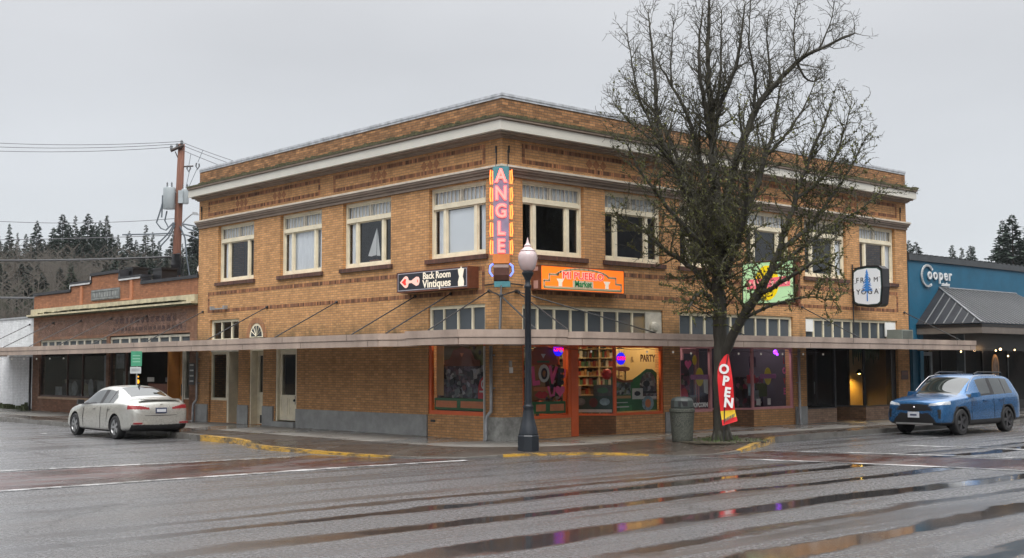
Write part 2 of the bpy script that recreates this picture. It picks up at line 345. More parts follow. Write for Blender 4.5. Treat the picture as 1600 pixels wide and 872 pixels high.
# ------------------------------------------------------------------ wet road
def wetroad():
    m, n, b = newmat('wet_asphalt')
    g = n.nodes.new('ShaderNodeNewGeometry'); s = n.nodes.new('ShaderNodeSeparateXYZ'); n.links.new(g.outputs['Position'], s.inputs[0])
    P = g.outputs['Position']
    big = ntex(n, wpos(n, (.25, .10, 1)), 1, 3)
    wob = ntex(n, wpos(n, (1.2, .35, 1)), 1, 6, .75)
    fine = ntex(n, P, 22, 6, .8)
    vf = ntex(n, P, 75, 3, .8)
    x = mth(n, 'ADD', s.outputs['X'], mth(n, 'ADD', mrange(n, big, 0, 1, -.55, .55), mrange(n, wob, .2, .8, -.26, .26)))
    x = mth(n, 'ADD', x, mrange(n, fine, .2, .8, -.09, .09))
    rp = n.nodes.new('ShaderNodeValToRGB'); e = rp.color_ramp.elements; rp.color_ramp.interpolation = 'LINEAR'
    ruts = [(7.85, .14, .8), (8.75, .20, 1), (10.35, .22, 1), (12.05, .27, 1), (13.25, .14, .8), (14.4, .26, 1), (16.0, .28, 1), (18.2, .25, .9)]
    X0, X1 = 6.0, 20.0
    pts = []
    for c, w, a in ruts: pts += [(c - w - .05, 0), (c - w * .8, a), (c + w * .8, a), (c + w + .05, 0)]
    e[0].position = 0; e[0].color = (0, 0, 0, 1); e[1].position = (pts[0][0] - X0) / (X1 - X0); e[1].color = (0, 0, 0, 1)
    for c, a in pts[1:][:30]:
        q = e.new((c - X0) / (X1 - X0)); q.color = (a, a, a, 1)
    n.links.new(mrange(n, x, X0, X1, 0, 1), rp.inputs[0])
    rut = rp.outputs[0]
    # ruts fade out on the far left leg and break up along their length
    brk = ntex(n, wpos(n, (.9, .22, 1)), 1.0, 3)
    fade = mrange(n, s.outputs['Y'], -14.5, -10.5, .45, 1)
    rut = mth(n, 'MULTIPLY', rut, mth(n, 'MULTIPLY', mrange(n, brk, .22, .42, .5, 1), fade))
    # street A (running along X) has its own, fainter tracks
    y = mth(n, 'ADD', s.outputs['Y'], mrange(n, ntex(n, wpos(n, (.3, 1.0, 1)), 1, 5, .7), .2, .8, -.5, .5))
    tr = mth(n, 'ABSOLUTE', mth(n, 'SINE', mth(n, 'MULTIPLY', y, 1.75)))
    ta = mth(n, 'MULTIPLY', mrange(n, tr, .0, .18, 1, 0), mrange(n, s.outputs['X'], -2.0, -3.5, 0, .55))
    ta = mth(n, 'MULTIPLY', ta, mrange(n, s.outputs['Y'], -5.2, -6.0, 0, 1))
    # puddles along the gutters and random shallow pools
    pool = mrange(n, ntex(n, wpos(n, (.7, .28, 1)), 1.0, 5, .6), .60, .68, 0, .55)
    wet = mth(n, 'MAXIMUM', mth(n, 'MAXIMUM', rut, ta), pool)
    film = mrange(n, ntex(n, wpos(n, (1.5, .09, 1)), 1.0, 5, .65), .47, .64, 0, 1)
    film = mth(n, 'MULTIPLY', film, mth(n, 'MULTIPLY', mrange(n, s.outputs['Y'], -14, -8, .25, .55), 1.0))
    wet = mth(n, 'MAXIMUM', wet, film); wet = mth(n, 'MINIMUM', wet, 1.0)
    # aggregate breaks the edge of the water film
    wet = mth(n, 'MULTIPLY', wet, mrange(n, fine, .22, .4, .55, 1))
    base = mixc(n, mrange(n, ntex(n, wpos(n, (.5, .18, 1)), 1.3, 6, .7), .35, .65, 0, 1), (.034, .035, .038), (.064, .065, .071))
    agg = ntex(n, wpos(n, (1, .85, 1)), 19, 4, .85)
    base = mixc(n, mrange(n, vf, .42, .68, 0, .8), base, (.15, .15, .155))
    base = mixc(n, mrange(n, agg, .57, .68, 0, .5), base, (.22, .22, .23))
    base = mixc(n, mrange(n, agg, .46, .36, 0, .6), base, (.02, .02, .021))
    base = mixc(n, mrange(n, fine, .55, .35, 0, .55), base, (.035, .033, .033))
    brown = mrange(n, ntex(n, wpos(n, (.35, .1, 1)), 1.1, 4), .48, .62, 0, .75)
    base = mixc(n, mth(n, 'MULTIPLY', brown, mth(n, 'ADD', mth(n, 'MULTIPLY', wet, .8), .15)), base, (.085, .055, .034))
    base = mixc(n, mth(n, 'MULTIPLY', wet, .6), base, (.020, .017, .016))
    # thin cracks and tar lines
    vo = n.nodes.new('ShaderNodeTexVoronoi'); vo.feature = 'DISTANCE_TO_EDGE'; vo.inputs['Scale'].default_value = .11
    wv = n.nodes.new('ShaderNodeVectorMath'); wv.operation = 'ADD'; nn = n.nodes.new('ShaderNodeTexNoise'); nn.inputs['Scale'].default_value = 1.1; nn.inputs['Detail'].default_value = 5
    n.links.new(P, nn.inputs['Vector']); n.links.new(P, wv.inputs[0]); n.links.new(nn.outputs['Color'], wv.inputs[1]); n.links.new(wv.outputs[0], vo.inputs['Vector'])
    crack = mrange(n, vo.outputs['Distance'], .0015, .005, .6, 0)
    base = mixc(n, crack, base, (.015, .014, .014))
    n.links.new(base, b.inputs['Base Color'])
    n.links.new(mth(n, 'ADD', mrange(n, wet, 0, 1, .27, .025), mth(n, 'MULTIPLY', mrange(n, agg, .35, .65, -.16, .16), mrange(n, wet, 0, 1, 1, 0))), b.inputs['Roughness'])
    b.inputs['Specular IOR Level'].default_value = .5
    hgt = mth(n, 'ADD', mth(n, 'MULTIPLY', fine, .6), mth(n, 'MULTIPLY', vf, .5))
    hgt = mth(n, 'ADD', hgt, mth(n, 'MULTIPLY', crack, -.6)); hgt = mth(n, 'ADD', hgt, mth(n, 'MULTIPLY', agg, 1.6))
    bp = n.nodes.new('ShaderNodeBump'); bp.inputs['Distance'].default_value = .02
    n.links.new(hgt, bp.inputs['Height']); n.links.new(mrange(n, wet, 0, .9, .72, .012), bp.inputs['Strength']); n.links.new(bp.outputs[0], b.inputs['Normal'])
    b.inputs['Coat Weight'].default_value = .35
    n.links.new(mrange(n, wet, 0, 1, .34, .02), b.inputs['Coat Roughness']); n.links.new(bp.outputs[0], b.inputs['Coat Normal'])
    return m
ROAD = wetroad()
def wetpaint(name, c, wornto, lo, hi, sc=(1, .35, 1), rough=.25, brick=False):
    m, n, b = newmat(name); P = wpos(n, sc)
    f = ntex(n, P, 2.2, 6, .75); f2 = ntex(n, wpos(n), 30, 4, .8)
    k = mrange(n, f, lo, hi, 0, 1); k = mth(n, 'MULTIPLY', k, mrange(n, f2, .3, .55, .6, 1))
    cc = c
    if brick:
        bt = n.nodes.new('ShaderNodeTexBrick'); n.links.new(wpos(n), bt.inputs['Vector']); bt.inputs['Scale'].default_value = 1
        bt.inputs['Brick Width'].default_value = .4; bt.inputs['Row Height'].default_value = .2; bt.inputs['Mortar Size'].default_value = .012
        bt.inputs['Color1'].default_value = (*c, 1); bt.inputs['Color2'].default_value = (c[0] * .75, c[1] * .75, c[2] * .75, 1); bt.inputs['Mortar'].default_value = (.04, .03, .03, 1)
        cc = bt.outputs['Color']
    col = mixc(n, k, cc, wornto); n.links.new(col, b.inputs['Base Color'])
    rr = mrange(n, ntex(n, wpos(n, (.6, .3, 1)), 1.2, 4), .4, .6, .08, rough + .15); n.links.new(rr, b.inputs['Roughness'])
    bumpn(n, b, f2, .25, .01)
    return m
PAVER = wetpaint('red_crosswalk_pavers', (.075, .027, .022), (.085, .08, .08), .44, .60, rough=.2, brick=True)
LINEW = wetpaint('worn_white_line', (.50, .50, .50), (.10, .10, .10), .42, .56, (.8, .8, 1))
YELW = wetpaint('worn_yellow_curb_paint', (.50, .29, .045), (.09, .08, .065), .44, .57, (1.2, 1.2, 3))
WALK = wetpaint('sidewalk_concrete', (.21, .20, .185), (.12, .115, .105), .48, .72, (.6, .6, 1), rough=.45)
WALKW = wetpaint('wet_dark_pavers', (.052, .042, .035), (.085, .072, .062), .45, .7, (.5, .5, 1), rough=.25, brick=False)
CURBM = wetpaint('curb_concrete', (.14, .135, .125), (.08, .075, .07), .45, .65, (1, 1, 1), rough=.3)
HILLM, _n, _b = newmat('hillside_scrub')
_f = ntex(_n, wpos(_n, (1, 1, .5)), .18, 8, .8)
_n.links.new(mixc(_n, mrange(_n, _f, .4, .62, 0, 1), (.10, .085, .06), (.035, .042, .028)), _b.inputs['Base Color']); _b.inputs['Roughness'].default_value = 1

road = struct(MB().box(-420, 420, -420, 420, -.3, 0).build('road', ROAD, org=(0, 0, 0)))
# sidewalk, curb: three matched polylines (curb, drip line of the canopy, wall)
CURB = [(-60, -3.55, .15), (-17, -3.6, .15), (-9.2, -3.9, .15), (-7.5, -4.05, .15), (-5.7, -4.0, .13), (-4.9, -4.2, .12), (-4.2, -4.55, .11), (-3.2, -4.72, .10), (-1.0, -4.45, .06),
        (.9, -4.0, .035), (1.6, -3.55, .02), (2.15, -3.0, .02), (2.38, -2.1, .04), (2.5, -1.45, .05), (2.85, -.9, .05), (3.3, -.3, .05), (3.75, .12, .048), (4.35, .36, .04), (4.95, .75, .02),
        (5.25, 1.5, .02), (5.1, 2.6, .04), (4.6, 3.8, .11), (4.1, 4.9, .13), (3.5, 6.1, .14), (3.25, 8.5, .13), (3.1, 11, .13), (3.05, 30, .13), (3.05, 90, .13)]
DRIP = [(-60, -2.2), (-17, -2.2), (-9.2, -2.2), (-7.5, -2.2), (-5.7, -2.2), (-4.9, -2.2), (-4.2, -2.2), (-3.2, -2.2), (-1.0, -2.1),
        (.3, -2.0), (.7, -1.85), (1.1, -1.6), (1.3, -1.3), (1.5, -1.1), (1.65, -.9), (1.8, -.6), (1.95, -.3), (2.05, 0), (2.1, .4),
        (2.1, 1.5), (2.1, 2.6), (2.1, 3.8), (2.1, 4.9), (2.1, 6.1), (2.1, 8.5), (2.1, 11), (2.1, 30), (2.1, 90)]
WALLL = [(-60, 0), (-17, 0), (-9.2, 0), (-7.5, 0), (-5.7, 0), (-4.9, 0), (-4.2, 0), (-3.2, 0), (-1.0, 0), (-.5, 0), (-.4, 0), (-.3, 0), (-.2, 0), (-.1, 0), (0, .0), (0, .02), (0, .04), (0, .06), (0, .4),
         (0, 1.5), (0, 2.6), (0, 3.8), (0, 4.9), (0, 6.1), (0, 8.5), (0, 11), (0, 30), (0, 90)]
a = MB(); b_ = MB(); cbm = MB(); cy = MB()
for i in range(len(CURB) - 1):
    c0, c1 = CURB[i], CURB[i + 1]; d0, d1 = DRIP[i], DRIP[i + 1]; w0, w1 = WALLL[i], WALLL[i + 1]
    t0, t1 = Vector((c0[0], c0[1])), Vector((c1[0], c1[1]))
    def inn(c, d, w=.16):
        v = Vector((d[0] - c[0], d[1] - c[1])).normalized() * w; return (c[0] + v.x, c[1] + v.y)
    i0, i1 = inn(c0, d0), inn(c1, d1)
    a.face([(*i0, c0[2]), (*i1, c1[2]), (*d1, .13), (*d0, .13)])
    b_.face([(*d0, .13), (*d1, .13), (*w1, .15), (*w0, .15)])
    tgt = cy if (2 < i < 8) or (i in (8,)) or (12 <= i < 17) or (20 <= i < 23) else cbm
    tgt.face([(c0[0], c0[1], -.02), (c1[0], c1[1], -.02), (c1[0], c1[1], c1[2] + .004), (c0[0], c0[1], c0[2] + .004)])
    tgt.face([(c0[0], c0[1], c0[2] + .004), (c1[0], c1[1], c1[2] + .004), (*i1, c1[2] + .004), (*i0, c0[2] + .004)])
b_.box(-60, 0, 0, 3, 0, .147); b_.box(-3, 0, 3, 90, 0, .147)
struct(a.build('sidewalk_verge', WALKW)); struct(b_.build('sidewalk', WALK)); struct(cbm.build('curb', CURBM)); struct(cy.build('curb_yellow', YELW))
# expansion joints in the pavement (dark sealed gaps)
j = MB()
for x in [k * -1.5 - 3.2 for k in range(20)]: j.face([(x, -2.2, .1345), (x + .025, -2.2, .1345), (x + .025, -.02, .1535), (x, -.02, .1535)])
for y in [k * 1.5 + 1.2 for k in range(22)]: j.face([(2.1, y, .1345), (2.1, y + .025, .1345), (.02, y + .025, .1535), (.02, y, .1535)])
struct(j.build('sidewalk_joints', mk('joint_filler', (.03, .03, .028), .8)))
# crosswalks
def strip(pts, wd, z):    # ribbon along polyline
    m = MB()
    for (x0, y0), (x1, y1) in zip(pts, pts[1:]):
        d = Vector((x1 - x0, y1 - y0)).normalized(); nx, ny = -d.y * wd / 2, d.x * wd / 2
        m.face([(x0 + nx, y0 + ny, z), (x1 + nx, y1 + ny, z), (x1 - nx, y1 - ny, z), (x0 - nx, y0 - ny, z)])
    return m
cwa = MB().face([(-.95, -4.75, .004), (.9, -4.25, .004), (1.55, -3.8, .004), (2.2, -3.1, .004), (2.15, -40, .004), (-1.6, -40, .004), (-1.1, -10, .004)])
cwb = MB().face([(5.05, .95, .004), (30, 7.4, .004), (30, 11.0, .004), (5.2, 3.35, .004), (5.33, 1.6, .004)])
struct(cwa.build('crosswalk', PAVER)); struct(cwb.build('crosswalk', PAVER))
ln = strip([(2.6, -3.3), (2.3, -6), (2.3, -9.5), (2.4, -40)], .24, .008)
ln.f += []; m2 = strip([(-.75, -5.2), (-1.05, -8), (-1.5, -11), (-2.2, -40)], .22, .008)
m3 = strip([(5.35, .72), (7.6, 1.5), (9.4, 1.98), (11.8, 2.5), (30, 6.9)], .22, .008); m4 = strip([(5.3, 3.5), (6.8, 4.25), (8.6, 4.85), (10.2, 5.4), (30, 11.2)], .22, .008)
m5 = strip([(6.2, 7.3), (9.4, 8.0), (16, 9.6)], .28, .008)
for q in (ln, m2, m3, m4, m5): struct(q.build('road_line', LINEW))
for x, y in ((-8.3, -5.6), (-14.6, -5.7), (-20.8, -5.7)):
    struct(strip([(x, y), (x + .9, y)], .12, .008).build('parking_mark', LINEW))
for y in (10.6, 17.4): struct(strip([(5.1, y), (5.1, y + .1)], .7, .008).build('parking_mark', LINEW))
# planting bed round the tree
SOIL = mk('bed_soil', (.045, .036, .022), .95, .6, 6, .8, 40)
bed = MB().prz([(3.3 + 1.0 * math.cos(k * .35) * (1 + .15 * math.sin(k * 2.1)), 4.15 + 1.15 * math.sin(k * .35)) for k in range(18)], .1, .134)
struct(bed.build('planting_bed', SOIL))
GRS = mk('grass_blades', (.055, .085, .022), .8, .5, 10, 0)
gm = MB()
for k in range(420):
    an = rnd.uniform(0, 6.28); rr = rnd.uniform(.2, 1.05) ** 1.2 * 1.0; x, y = 3.35 + rr * math.cos(an), 4.15 + 1.1 * rr * math.sin(an); h = rnd.uniform(.02, .05) * (3.6 if rr < .42 and rnd.random() < .5 else 1); b0 = rnd.uniform(0, 6.28)
    dx, dy = .012 * math.cos(b0), .012 * math.sin(b0); lx, ly = rnd.uniform(-.06, .06), rnd.uniform(-.06, .06)
    gm.face([(x - dx, y - dy, .125), (x + dx, y + dy, .125), (x + lx, y + ly, .15 + h)])
g = gm.build('grass', GRS); g['kind'] = 'stuff'; g['label'] = 'short green grass and weeds round the foot of the big tree'; g['category'] = 'grass'
# ------------------------------------------------------------------ main two-storey brick building
XL, YR, TOP = -15.5, 18.7, 8.60
AW = [(-14.17, -11.85), (-10.28, -7.97), (-6.88, -4.57), (-2.90, -.62)]
BW = [(.67, 2.83), (3.62, 5.89), (6.64, 8.9), (9.66, 11.9), (12.63, 14.96), (15.74, 17.94)]
WZ0, WZ1 = 4.72, 6.58
Bd = thing('brick_building', 'large two storey buff brick corner building with white cornice and shops below', 'building', (0, 0, .1))
holesA = [(a, b, WZ0, WZ1) for a, b in AW] + [(-14.65, -12.74, .15, 3.5), (-12.05, -11.2, .15, 2.87), (-10.47, -9.27, .3, 2.55), (-2.92, -.65, .72, 3.5)]
holesB = [(a, b, WZ0, WZ1) for a, b in BW] + [(.65, 5.88, .15, 3.46), (6.58, 11.93, .15, 3.44), (12.6, 17.97, .15, 3.44)]
m = MB()
m.wall(FA, XL, 0, .05, 7.96, holesA, .3); m.wall(FB, 0, YR, .05, 7.96, holesB, .3)
MB().wall(FA, XL, 0, 7.96, TOP, []).wall(FB, 0, YR, 7.96, TOP, []).build('parapet', PARB, Bd)
m.face([(XL, 0, 0), (XL, 14, 0), (XL, 14, TOP), (XL, 0, TOP)]); m.face([(0, YR, 0), (-14, YR, 0), (-14, YR, TOP), (0, YR, TOP)])
m.face([(XL, 14, 0), (-14, YR, 0), (-14, YR, TOP), (XL, 14, TOP)])
# parapet inner face
m.face([(XL, .3, 7.9), (-.3, .3, 7.9), (-.3, .3, TOP), (XL, .3, TOP)]); m.face([(-.3, .3, 7.9), (-.3, YR, 7.9), (-.3, YR, TOP), (-.3, .3, TOP)])
m.build('wall', BRICK, Bd)
MB().box(XL + .05, -.31, .31, 14, 7.85, 7.9).build('roof', mk('roof_felt', (.05, .05, .05), .9), Bd)
# concrete plinths
for u0, u1, zt in ((-15.5, -14.7, .72), (-12.72, -12.07, .74), (-11.18, -10.55, .74), (-9.25, -2.93, .70)):
    MB().fb(FA, u0, u1, -.02, .045, .1, zt).build('plinth', CONC, Bd)
m = MB().prz([(-.63, -.045), (.045, -.045), (.045, .62), (-.1, .62), (-.1, .02), (-.63, .02)], .1, .71)
m.build('plinth', CONCP, Bd)
for u0, u1 in ((5.92, 6.55), (11.97, 12.57), (18.0, 18.68)): MB().fb(FB, u0, u1, -.02, .04, .1, .68).build('plinth', CONC, Bd)
# coping
def ell(m, d0, d1, z0, z1, mi=0, x0=XL, y1=YR, endl=0, endr=0):     # L-shaped course round the corner
    m.prz([(x0 - endl, -d1), (d1, -d1), (d1, y1 + endr), (d0 if d0 > 0 else d0, y1 + endr), (d0, -d0), (x0 - endl, -d0)], z0, z1, mi); return m
m = MB(); ell(m, -.34, .035, TOP - .012, TOP + .05); m.build('coping', COPM, Bd)
m = MB(); ell(m, .002, .02, TOP - .07, TOP - .013); m.build('coping_flashing', COPM, Bd)
# cornice: mossy top, crown, pale fascia, soffit and bed mould
m = MB(); ell(m, .003, .49, 7.945, 8.005, endl=.0, endr=.0)
for k in range(420):      # moss tufts along the ledge
    t = rnd.uniform(XL, YR); d = rnd.choice((.49, .49, .3, .08)) + rnd.uniform(-.05, 0); w = rnd.uniform(.03, .16); h = rnd.uniform(.012, .05)
    fr, u = (FA, t) if t < 0 else (FB, t)
    m.fb(fr, u, u + w, d - rnd.uniform(.03, .1), d + .008, 8.0, 8.005 + h)
m.build('cornice_ledge', MOSS, Bd)
m = MB(); ell(m, .004, .47, 7.895, 7.944, 0); ell(m, .004, .43, 7.87, 7.894, 0); m.build('cornice_crown', MOULD, Bd)
m = MB(); ell(m, .005, .42, 7.64, 7.869, 0); m.build('cornice_fascia', FASC, Bd)
m = MB(); ell(m, .004, .30, 7.60, 7.639); ell(m, .003, .16, 7.565, 7.599); ell(m, .003, .09, 7.535, 7.564); m.build('cornice_bed_mould', MOULD, Bd)
# string course over the windows
m = MB(); ell(m, .003, .20, 6.80, 6.85); m.build('string_course_cap', MOULDL, Bd)
m = MB(); ell(m, .003, .165, 6.745, 6.799); ell(m, .003, .11, 6.685, 6.744); ell(m, .003, .05, 6.60, 6.684); m.build('string_course', MOULD, Bd)
# soldier-course frames and diamonds
m = MB(); e = MB()
def frame(fr, u0, u1, z0, z1, t=.105, verts=(1, 1)):
    m.fb(fr, u0, u1, -.01, .006, z1 - t, z1); m.fb(fr, u0, u1, -.01, .006, z0, z0 + t)
    if verts[0]: e.fb(fr, u0, u0 + .1, -.01, .007, z0 + t, z1 - t)
    if verts[1]: e.fb(fr, u1 - .1, u1, -.01, .007, z0 + t, z1 - t)
frame(FA, -14.86, -8.07, 6.97, 7.46); frame(FA, -7.38, -.63, 6.97, 7.46)
for u0, u1 in ((.65, 5.95), (6.6, 11.95), (12.6, 18.1)): frame(FB, u0, u1, 6.97, 7.46)
frame(FA, -14.8, -.66, 3.74, 4.42); frame(FB, .98, 18.05, 3.74, 4.42)
m.build('soldier_course', SOLD, Bd); e.build('soldier_course', SOLDH, Bd)
DIA = mk('terracotta_diamond', (.27, .115, .05), .8, .3, 9, .3)
for fr, us in ((FA, (-12.65, -10.35, -5.15, -2.85)), (FB, (3.3, 9.3, 15.3))):
    for u in us:
        m = MB()
        for k in (-1, 0, 1): m.pr(fr, [(u + k * .26 - .13, 7.21), (u + k * .26, 7.08), (u + k * .26 + .13, 7.21), (u + k * .26, 7.34)], -.01, .008)
        m.build('brick_diamonds', DIA, Bd)
# small wall anchors near the top of the corner
for fr, u in ((FA, -.2), (FB, .2), (FB, 18.3), (FA, -15.3)): m = MB(); m.fb(fr, u - .012, u + .012, 0, .05, 7.18, 7.36); m.fb(fr, u - .006, u + .006, 0, .03, 6.9, 7.18); m.build('wall_anchor', IRON, Bd)

# upper windows
def upwin(fr, u0, u1, kind):
    w = u1 - u0; z0, z1 = WZ0, WZ1; d = -.13
    m = MB(); t = .075
    m.fb(fr, u0, u1, d - .06, d + .02, z0, z0 + .09); m.fb(fr, u0, u1, d - .06, d + .02, z1 - .07, z1)
    m.fb(fr, u0, u0 + t, d - .06, d + .018, z0 + .09, z1 - .07); m.fb(fr, u1 - t, u1, d - .06, d + .018, z0 + .09, z1 - .07)
    zt = 6.02; m.fb(fr, u0 + t, u1 - t, d - .05, d + .045, zt, zt + .10)            # transom rail
    a, b = u0 + .23 * w, u1 - .23 * w
    for x in (a, b): m.fb(fr, x - .055, x + .055, d - .05, d + .012, z0 + .09, zt)
    for s0, s1 in ((u0 + t, a - .055), (a + .055, b - .055), (b + .055, u1 - t)):   # sashes
        r = .035
        m.fb(fr, s0, s1, d - .045, d - .01, z0 + .09, z0 + .09 + .055); m.fb(fr, s0, s1, d - .045, d - .01, zt - r, zt)
        m.fb(fr, s0, s0 + r, d - .045, d - .012, z0 + .145, zt - r); m.fb(fr, s1 - r, s1, d - .045, d - .012, z0 + .145, zt - r)
    m.fb(fr, u0 + t, u1 - t, d - .045, d - .01, zt + .10, zt + .14); m.fb(fr, u0 + t, u1 - t, d - .045, d - .01, z1 - .11, z1 - .07)
    fo = m.build('window', CREAM, Bd)
    l = MB(); nb = 13                                                               # leaded transom bars
    for k in range(nb + 1):
        x = u0 + t + .02 + (w - 2 * t - .04) * k / nb
        l.fb(fr, x - .011, x + .011, d - .04, d - .014, zt + .14, z1 - .11)
    l.fb(fr, (u0 + u1) / 2 - .035, (u0 + u1) / 2 + .035, d - .043, d - .008, zt + .14, z1 - .11)
    l.build('transom_bars', CREAMD, fo)
    g = MB(); g.face([fr(u0 + t, d - .05, z0 + .09), fr(u1 - t, d - .05, z0 + .09), fr(u1 - t, d - .05, z1 - .07), fr(u0 + t, d - .05, z1 - .07)]); g.build('pane', GLASS, fo)
    s = MB(); s.fb(fr, u0 - .1, u1 + .1, -.12, .07, z0 - .12, z0 - .003); s.build('sill', SILL, fo)
    def cur(x0, x1, zb, zt_, amp=.014, dd=d - .10):
        c = MB(); n = max(8, int((x1 - x0) * 40)); pts = [(x0 + (x1 - x0) * k / n, dd + amp * math.sin(k * 1.7 + x0) + amp * .5 * math.sin(k * .6)) for k in range(n + 1)]
        for (p, q), (p2, q2) in zip(pts, pts[1:]): c.face([fr(p, q, zb), fr(p2, q2, zb), fr(p2, q2, zt_), fr(p, q, zt_)])
        c.build('curtain', CURT, fo, smooth=True)
    tz = zt + .05
    if 'T' in kind: cur(u0 + .05, u1 - .05, tz, z1)
    if 'L' in kind: cur(u0 + .16, u0 + .42, z0, tz)
    if 'C' in kind: cur(u0 + .50, b + .05, z0, tz, .018)
    if 'R' in kind: cur(b + .1, u1 - .05, z0, tz)
    if 'B' in kind:
        c = MB()
        c.face([fr(a, d - .075, z0), fr(b, d - .075, z0), fr(b, d - .075, tz - .1), fr(a, d - .075, tz - .1)]); c.build('blind', mk('roller_blind', (.85, .87, .88), .8, .04, 1, 0), fo)
    return fo
kinds = ['TL', 'TCRL', 'TL', 'TBRL']
for (a, b), k in zip(AW, kinds): upwin(FA, a, b, k)
for (a, b), k in zip(BW, ['T', 'T', '', 'T', 'R', 'TR']): upwin(FB, a, b, k)
# rooms behind the upper windows
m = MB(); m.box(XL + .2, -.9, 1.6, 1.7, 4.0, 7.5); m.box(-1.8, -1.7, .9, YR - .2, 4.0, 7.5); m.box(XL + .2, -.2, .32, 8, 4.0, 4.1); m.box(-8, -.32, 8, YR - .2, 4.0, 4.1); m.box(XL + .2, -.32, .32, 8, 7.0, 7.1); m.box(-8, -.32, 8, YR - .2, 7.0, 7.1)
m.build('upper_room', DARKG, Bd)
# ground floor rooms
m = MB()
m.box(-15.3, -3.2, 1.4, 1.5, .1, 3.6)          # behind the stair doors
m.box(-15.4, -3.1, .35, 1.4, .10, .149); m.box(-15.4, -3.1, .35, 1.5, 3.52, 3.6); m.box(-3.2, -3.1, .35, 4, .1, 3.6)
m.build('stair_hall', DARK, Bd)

# ---- facade A ground floor doors and windows
def glazed(fr, u0, u1, z0, z1, d, fw, mat, gm=GLASSD, parent=Bd, name='window', mull=(), dep=.08, fwb=None):
    m = MB(); fwb = fwb or fw
    m.fb(fr, u0, u1, d - dep, d, z0, z0 + fwb); m.fb(fr, u0, u1, d - dep, d, z1 - fw, z1)
    m.fb(fr, u0, u0 + fw, d - dep, d - .002, z0 + fwb, z1 - fw); m.fb(fr, u1 - fw, u1, d - dep, d - .002, z0 + fwb, z1 - fw)
    for x, w in mull: m.fb(fr, x - w / 2, x + w / 2, d - dep, d - .004, z0 + fwb, z1 - fw)
    o = m.build(name, mat, parent)
    g = MB(); g.face([fr(u0 + fw, d - dep * .6, z0 + fwb), fr(u1 - fw, d - dep * .6, z0 + fwb), fr(u1 - fw, d - dep * .6, z1 - fw), fr(u0 + fw, d - dep * .6, z1 - fw)]); g.build('pane', gm, o)
    return o
# wide opening next to the low building: transom, narrow shop window, recessed door
glazed(FA, -14.65, -12.74, 2.78, 3.5, -.08, .09, CREAM, GLASS, mull=((-14.0, .06), (-13.35, .06)), name='transom_window')
MB().fb(FA, -14.65, -12.74, -.28, -.05, 2.44, 2.777).build('lintel', CREAMD, Bd)
glazed(FA, -14.65, -13.58, .86, 2.44, -.08, .085, CREAM, GLASSD)
MB().fb(FA, -14.65, -13.58, -.28, -.06, .1, .857).build('stall_riser', BRICK, Bd)
MB().fb(FA, -13.578, -13.47, -.75, -.07, .1, 2.44).build('door_frame', CREAM, Bd)
def door(fr, u0, u1, z0, z1, d, zg, mat, slot=False, knobside=1, narrow=0, panels=True):
    m = MB(); m.fb(fr, u0, u1, d - .05, d, z0, zg); m.fb(fr, u0, u1, d - .05, d, z1 - .14, z1)
    m.fb(fr, u0, u0 + .13, d - .05, d - .001, zg, z1 - .14); m.fb(fr, u1 - .13, u1, d - .05, d - .001, zg, z1 - .14)
    if panels:
        um = (u0 + u1) / 2
        for a, b in ((u0 + .1, um - .04), (um + .04, u1 - .1)):
            m.fb(fr, a, b, d, d + .012, z0 + .15, z0 + .18); m.fb(fr, a, b, d, d + .012, zg - .12, zg - .09)
            m.fb(fr, a, a + .03, d, d + .011, z0 + .18, zg - .12); m.fb(fr, b - .03, b, d, d + .011, z0 + .18, zg - .12)
    o = m.build('door', mat, Bd)
    g = MB(); g.face([fr(u0 + .13, d - .03, zg), fr(u1 - .13, d - .03, zg), fr(u1 - .13, d - .03, z1 - .14), fr(u0 + .13, d - .03, z1 - .14)]); g.build('pane', GLASS, o)
    k = MB(); ku = u1 - .09 if knobside > 0 else u0 + .09
    k.fb(fr, ku - .03, ku + .03, d + .001, d + .02, zg - .28, zg - .02); k.ball(fr(ku, d + .06, zg - .16), .04, 8); k.tube([fr(ku, d, zg - .16), fr(ku, d + .06, zg - .16)], .015); k.build('handle', IRON, o)
    if slot: MB().fb(fr, (u0 + u1) / 2 - .16, (u0 + u1) / 2 + .16, d + .001, d + .02, z0 + .03, z0 + .28).build('kick_plate', BLK, o)
    return o
door(FA, -13.46, -12.76, .16, 2.42, -.62, 1.1, CREAM)
door(FA, -12.0, -11.24, .16, 2.44, -.26, 1.15, CREAM, slot=True)
door(FA, -10.38, -9.36, .33, 2.46, -.10, 1.10, CREAM)
m = MB(); m.fb(FA, -12.05, -11.98, -.3, -.03, .15, 2.86); m.fb(FA, -11.26, -11.2, -.3, -.03, .15, 2.86); m.fb(FA, -11.98, -11.26, -.3, -.04, 2.45, 2.86)
m.fb(FA, -10.467, -10.39, -.3, -.02, .31, 2.54); m.fb(FA, -9.35, -9.273, -.3, -.02, .31, 2.54); m.fb(FA, -10.39, -9.35, -.3, -.02, 2.465, 2.54)
m.build('door_frame', CREAM, Bd)
MB().fb(FA, -10.5, -9.25, -.3, .12, .12, .30).build('doorstep', CONC, Bd)
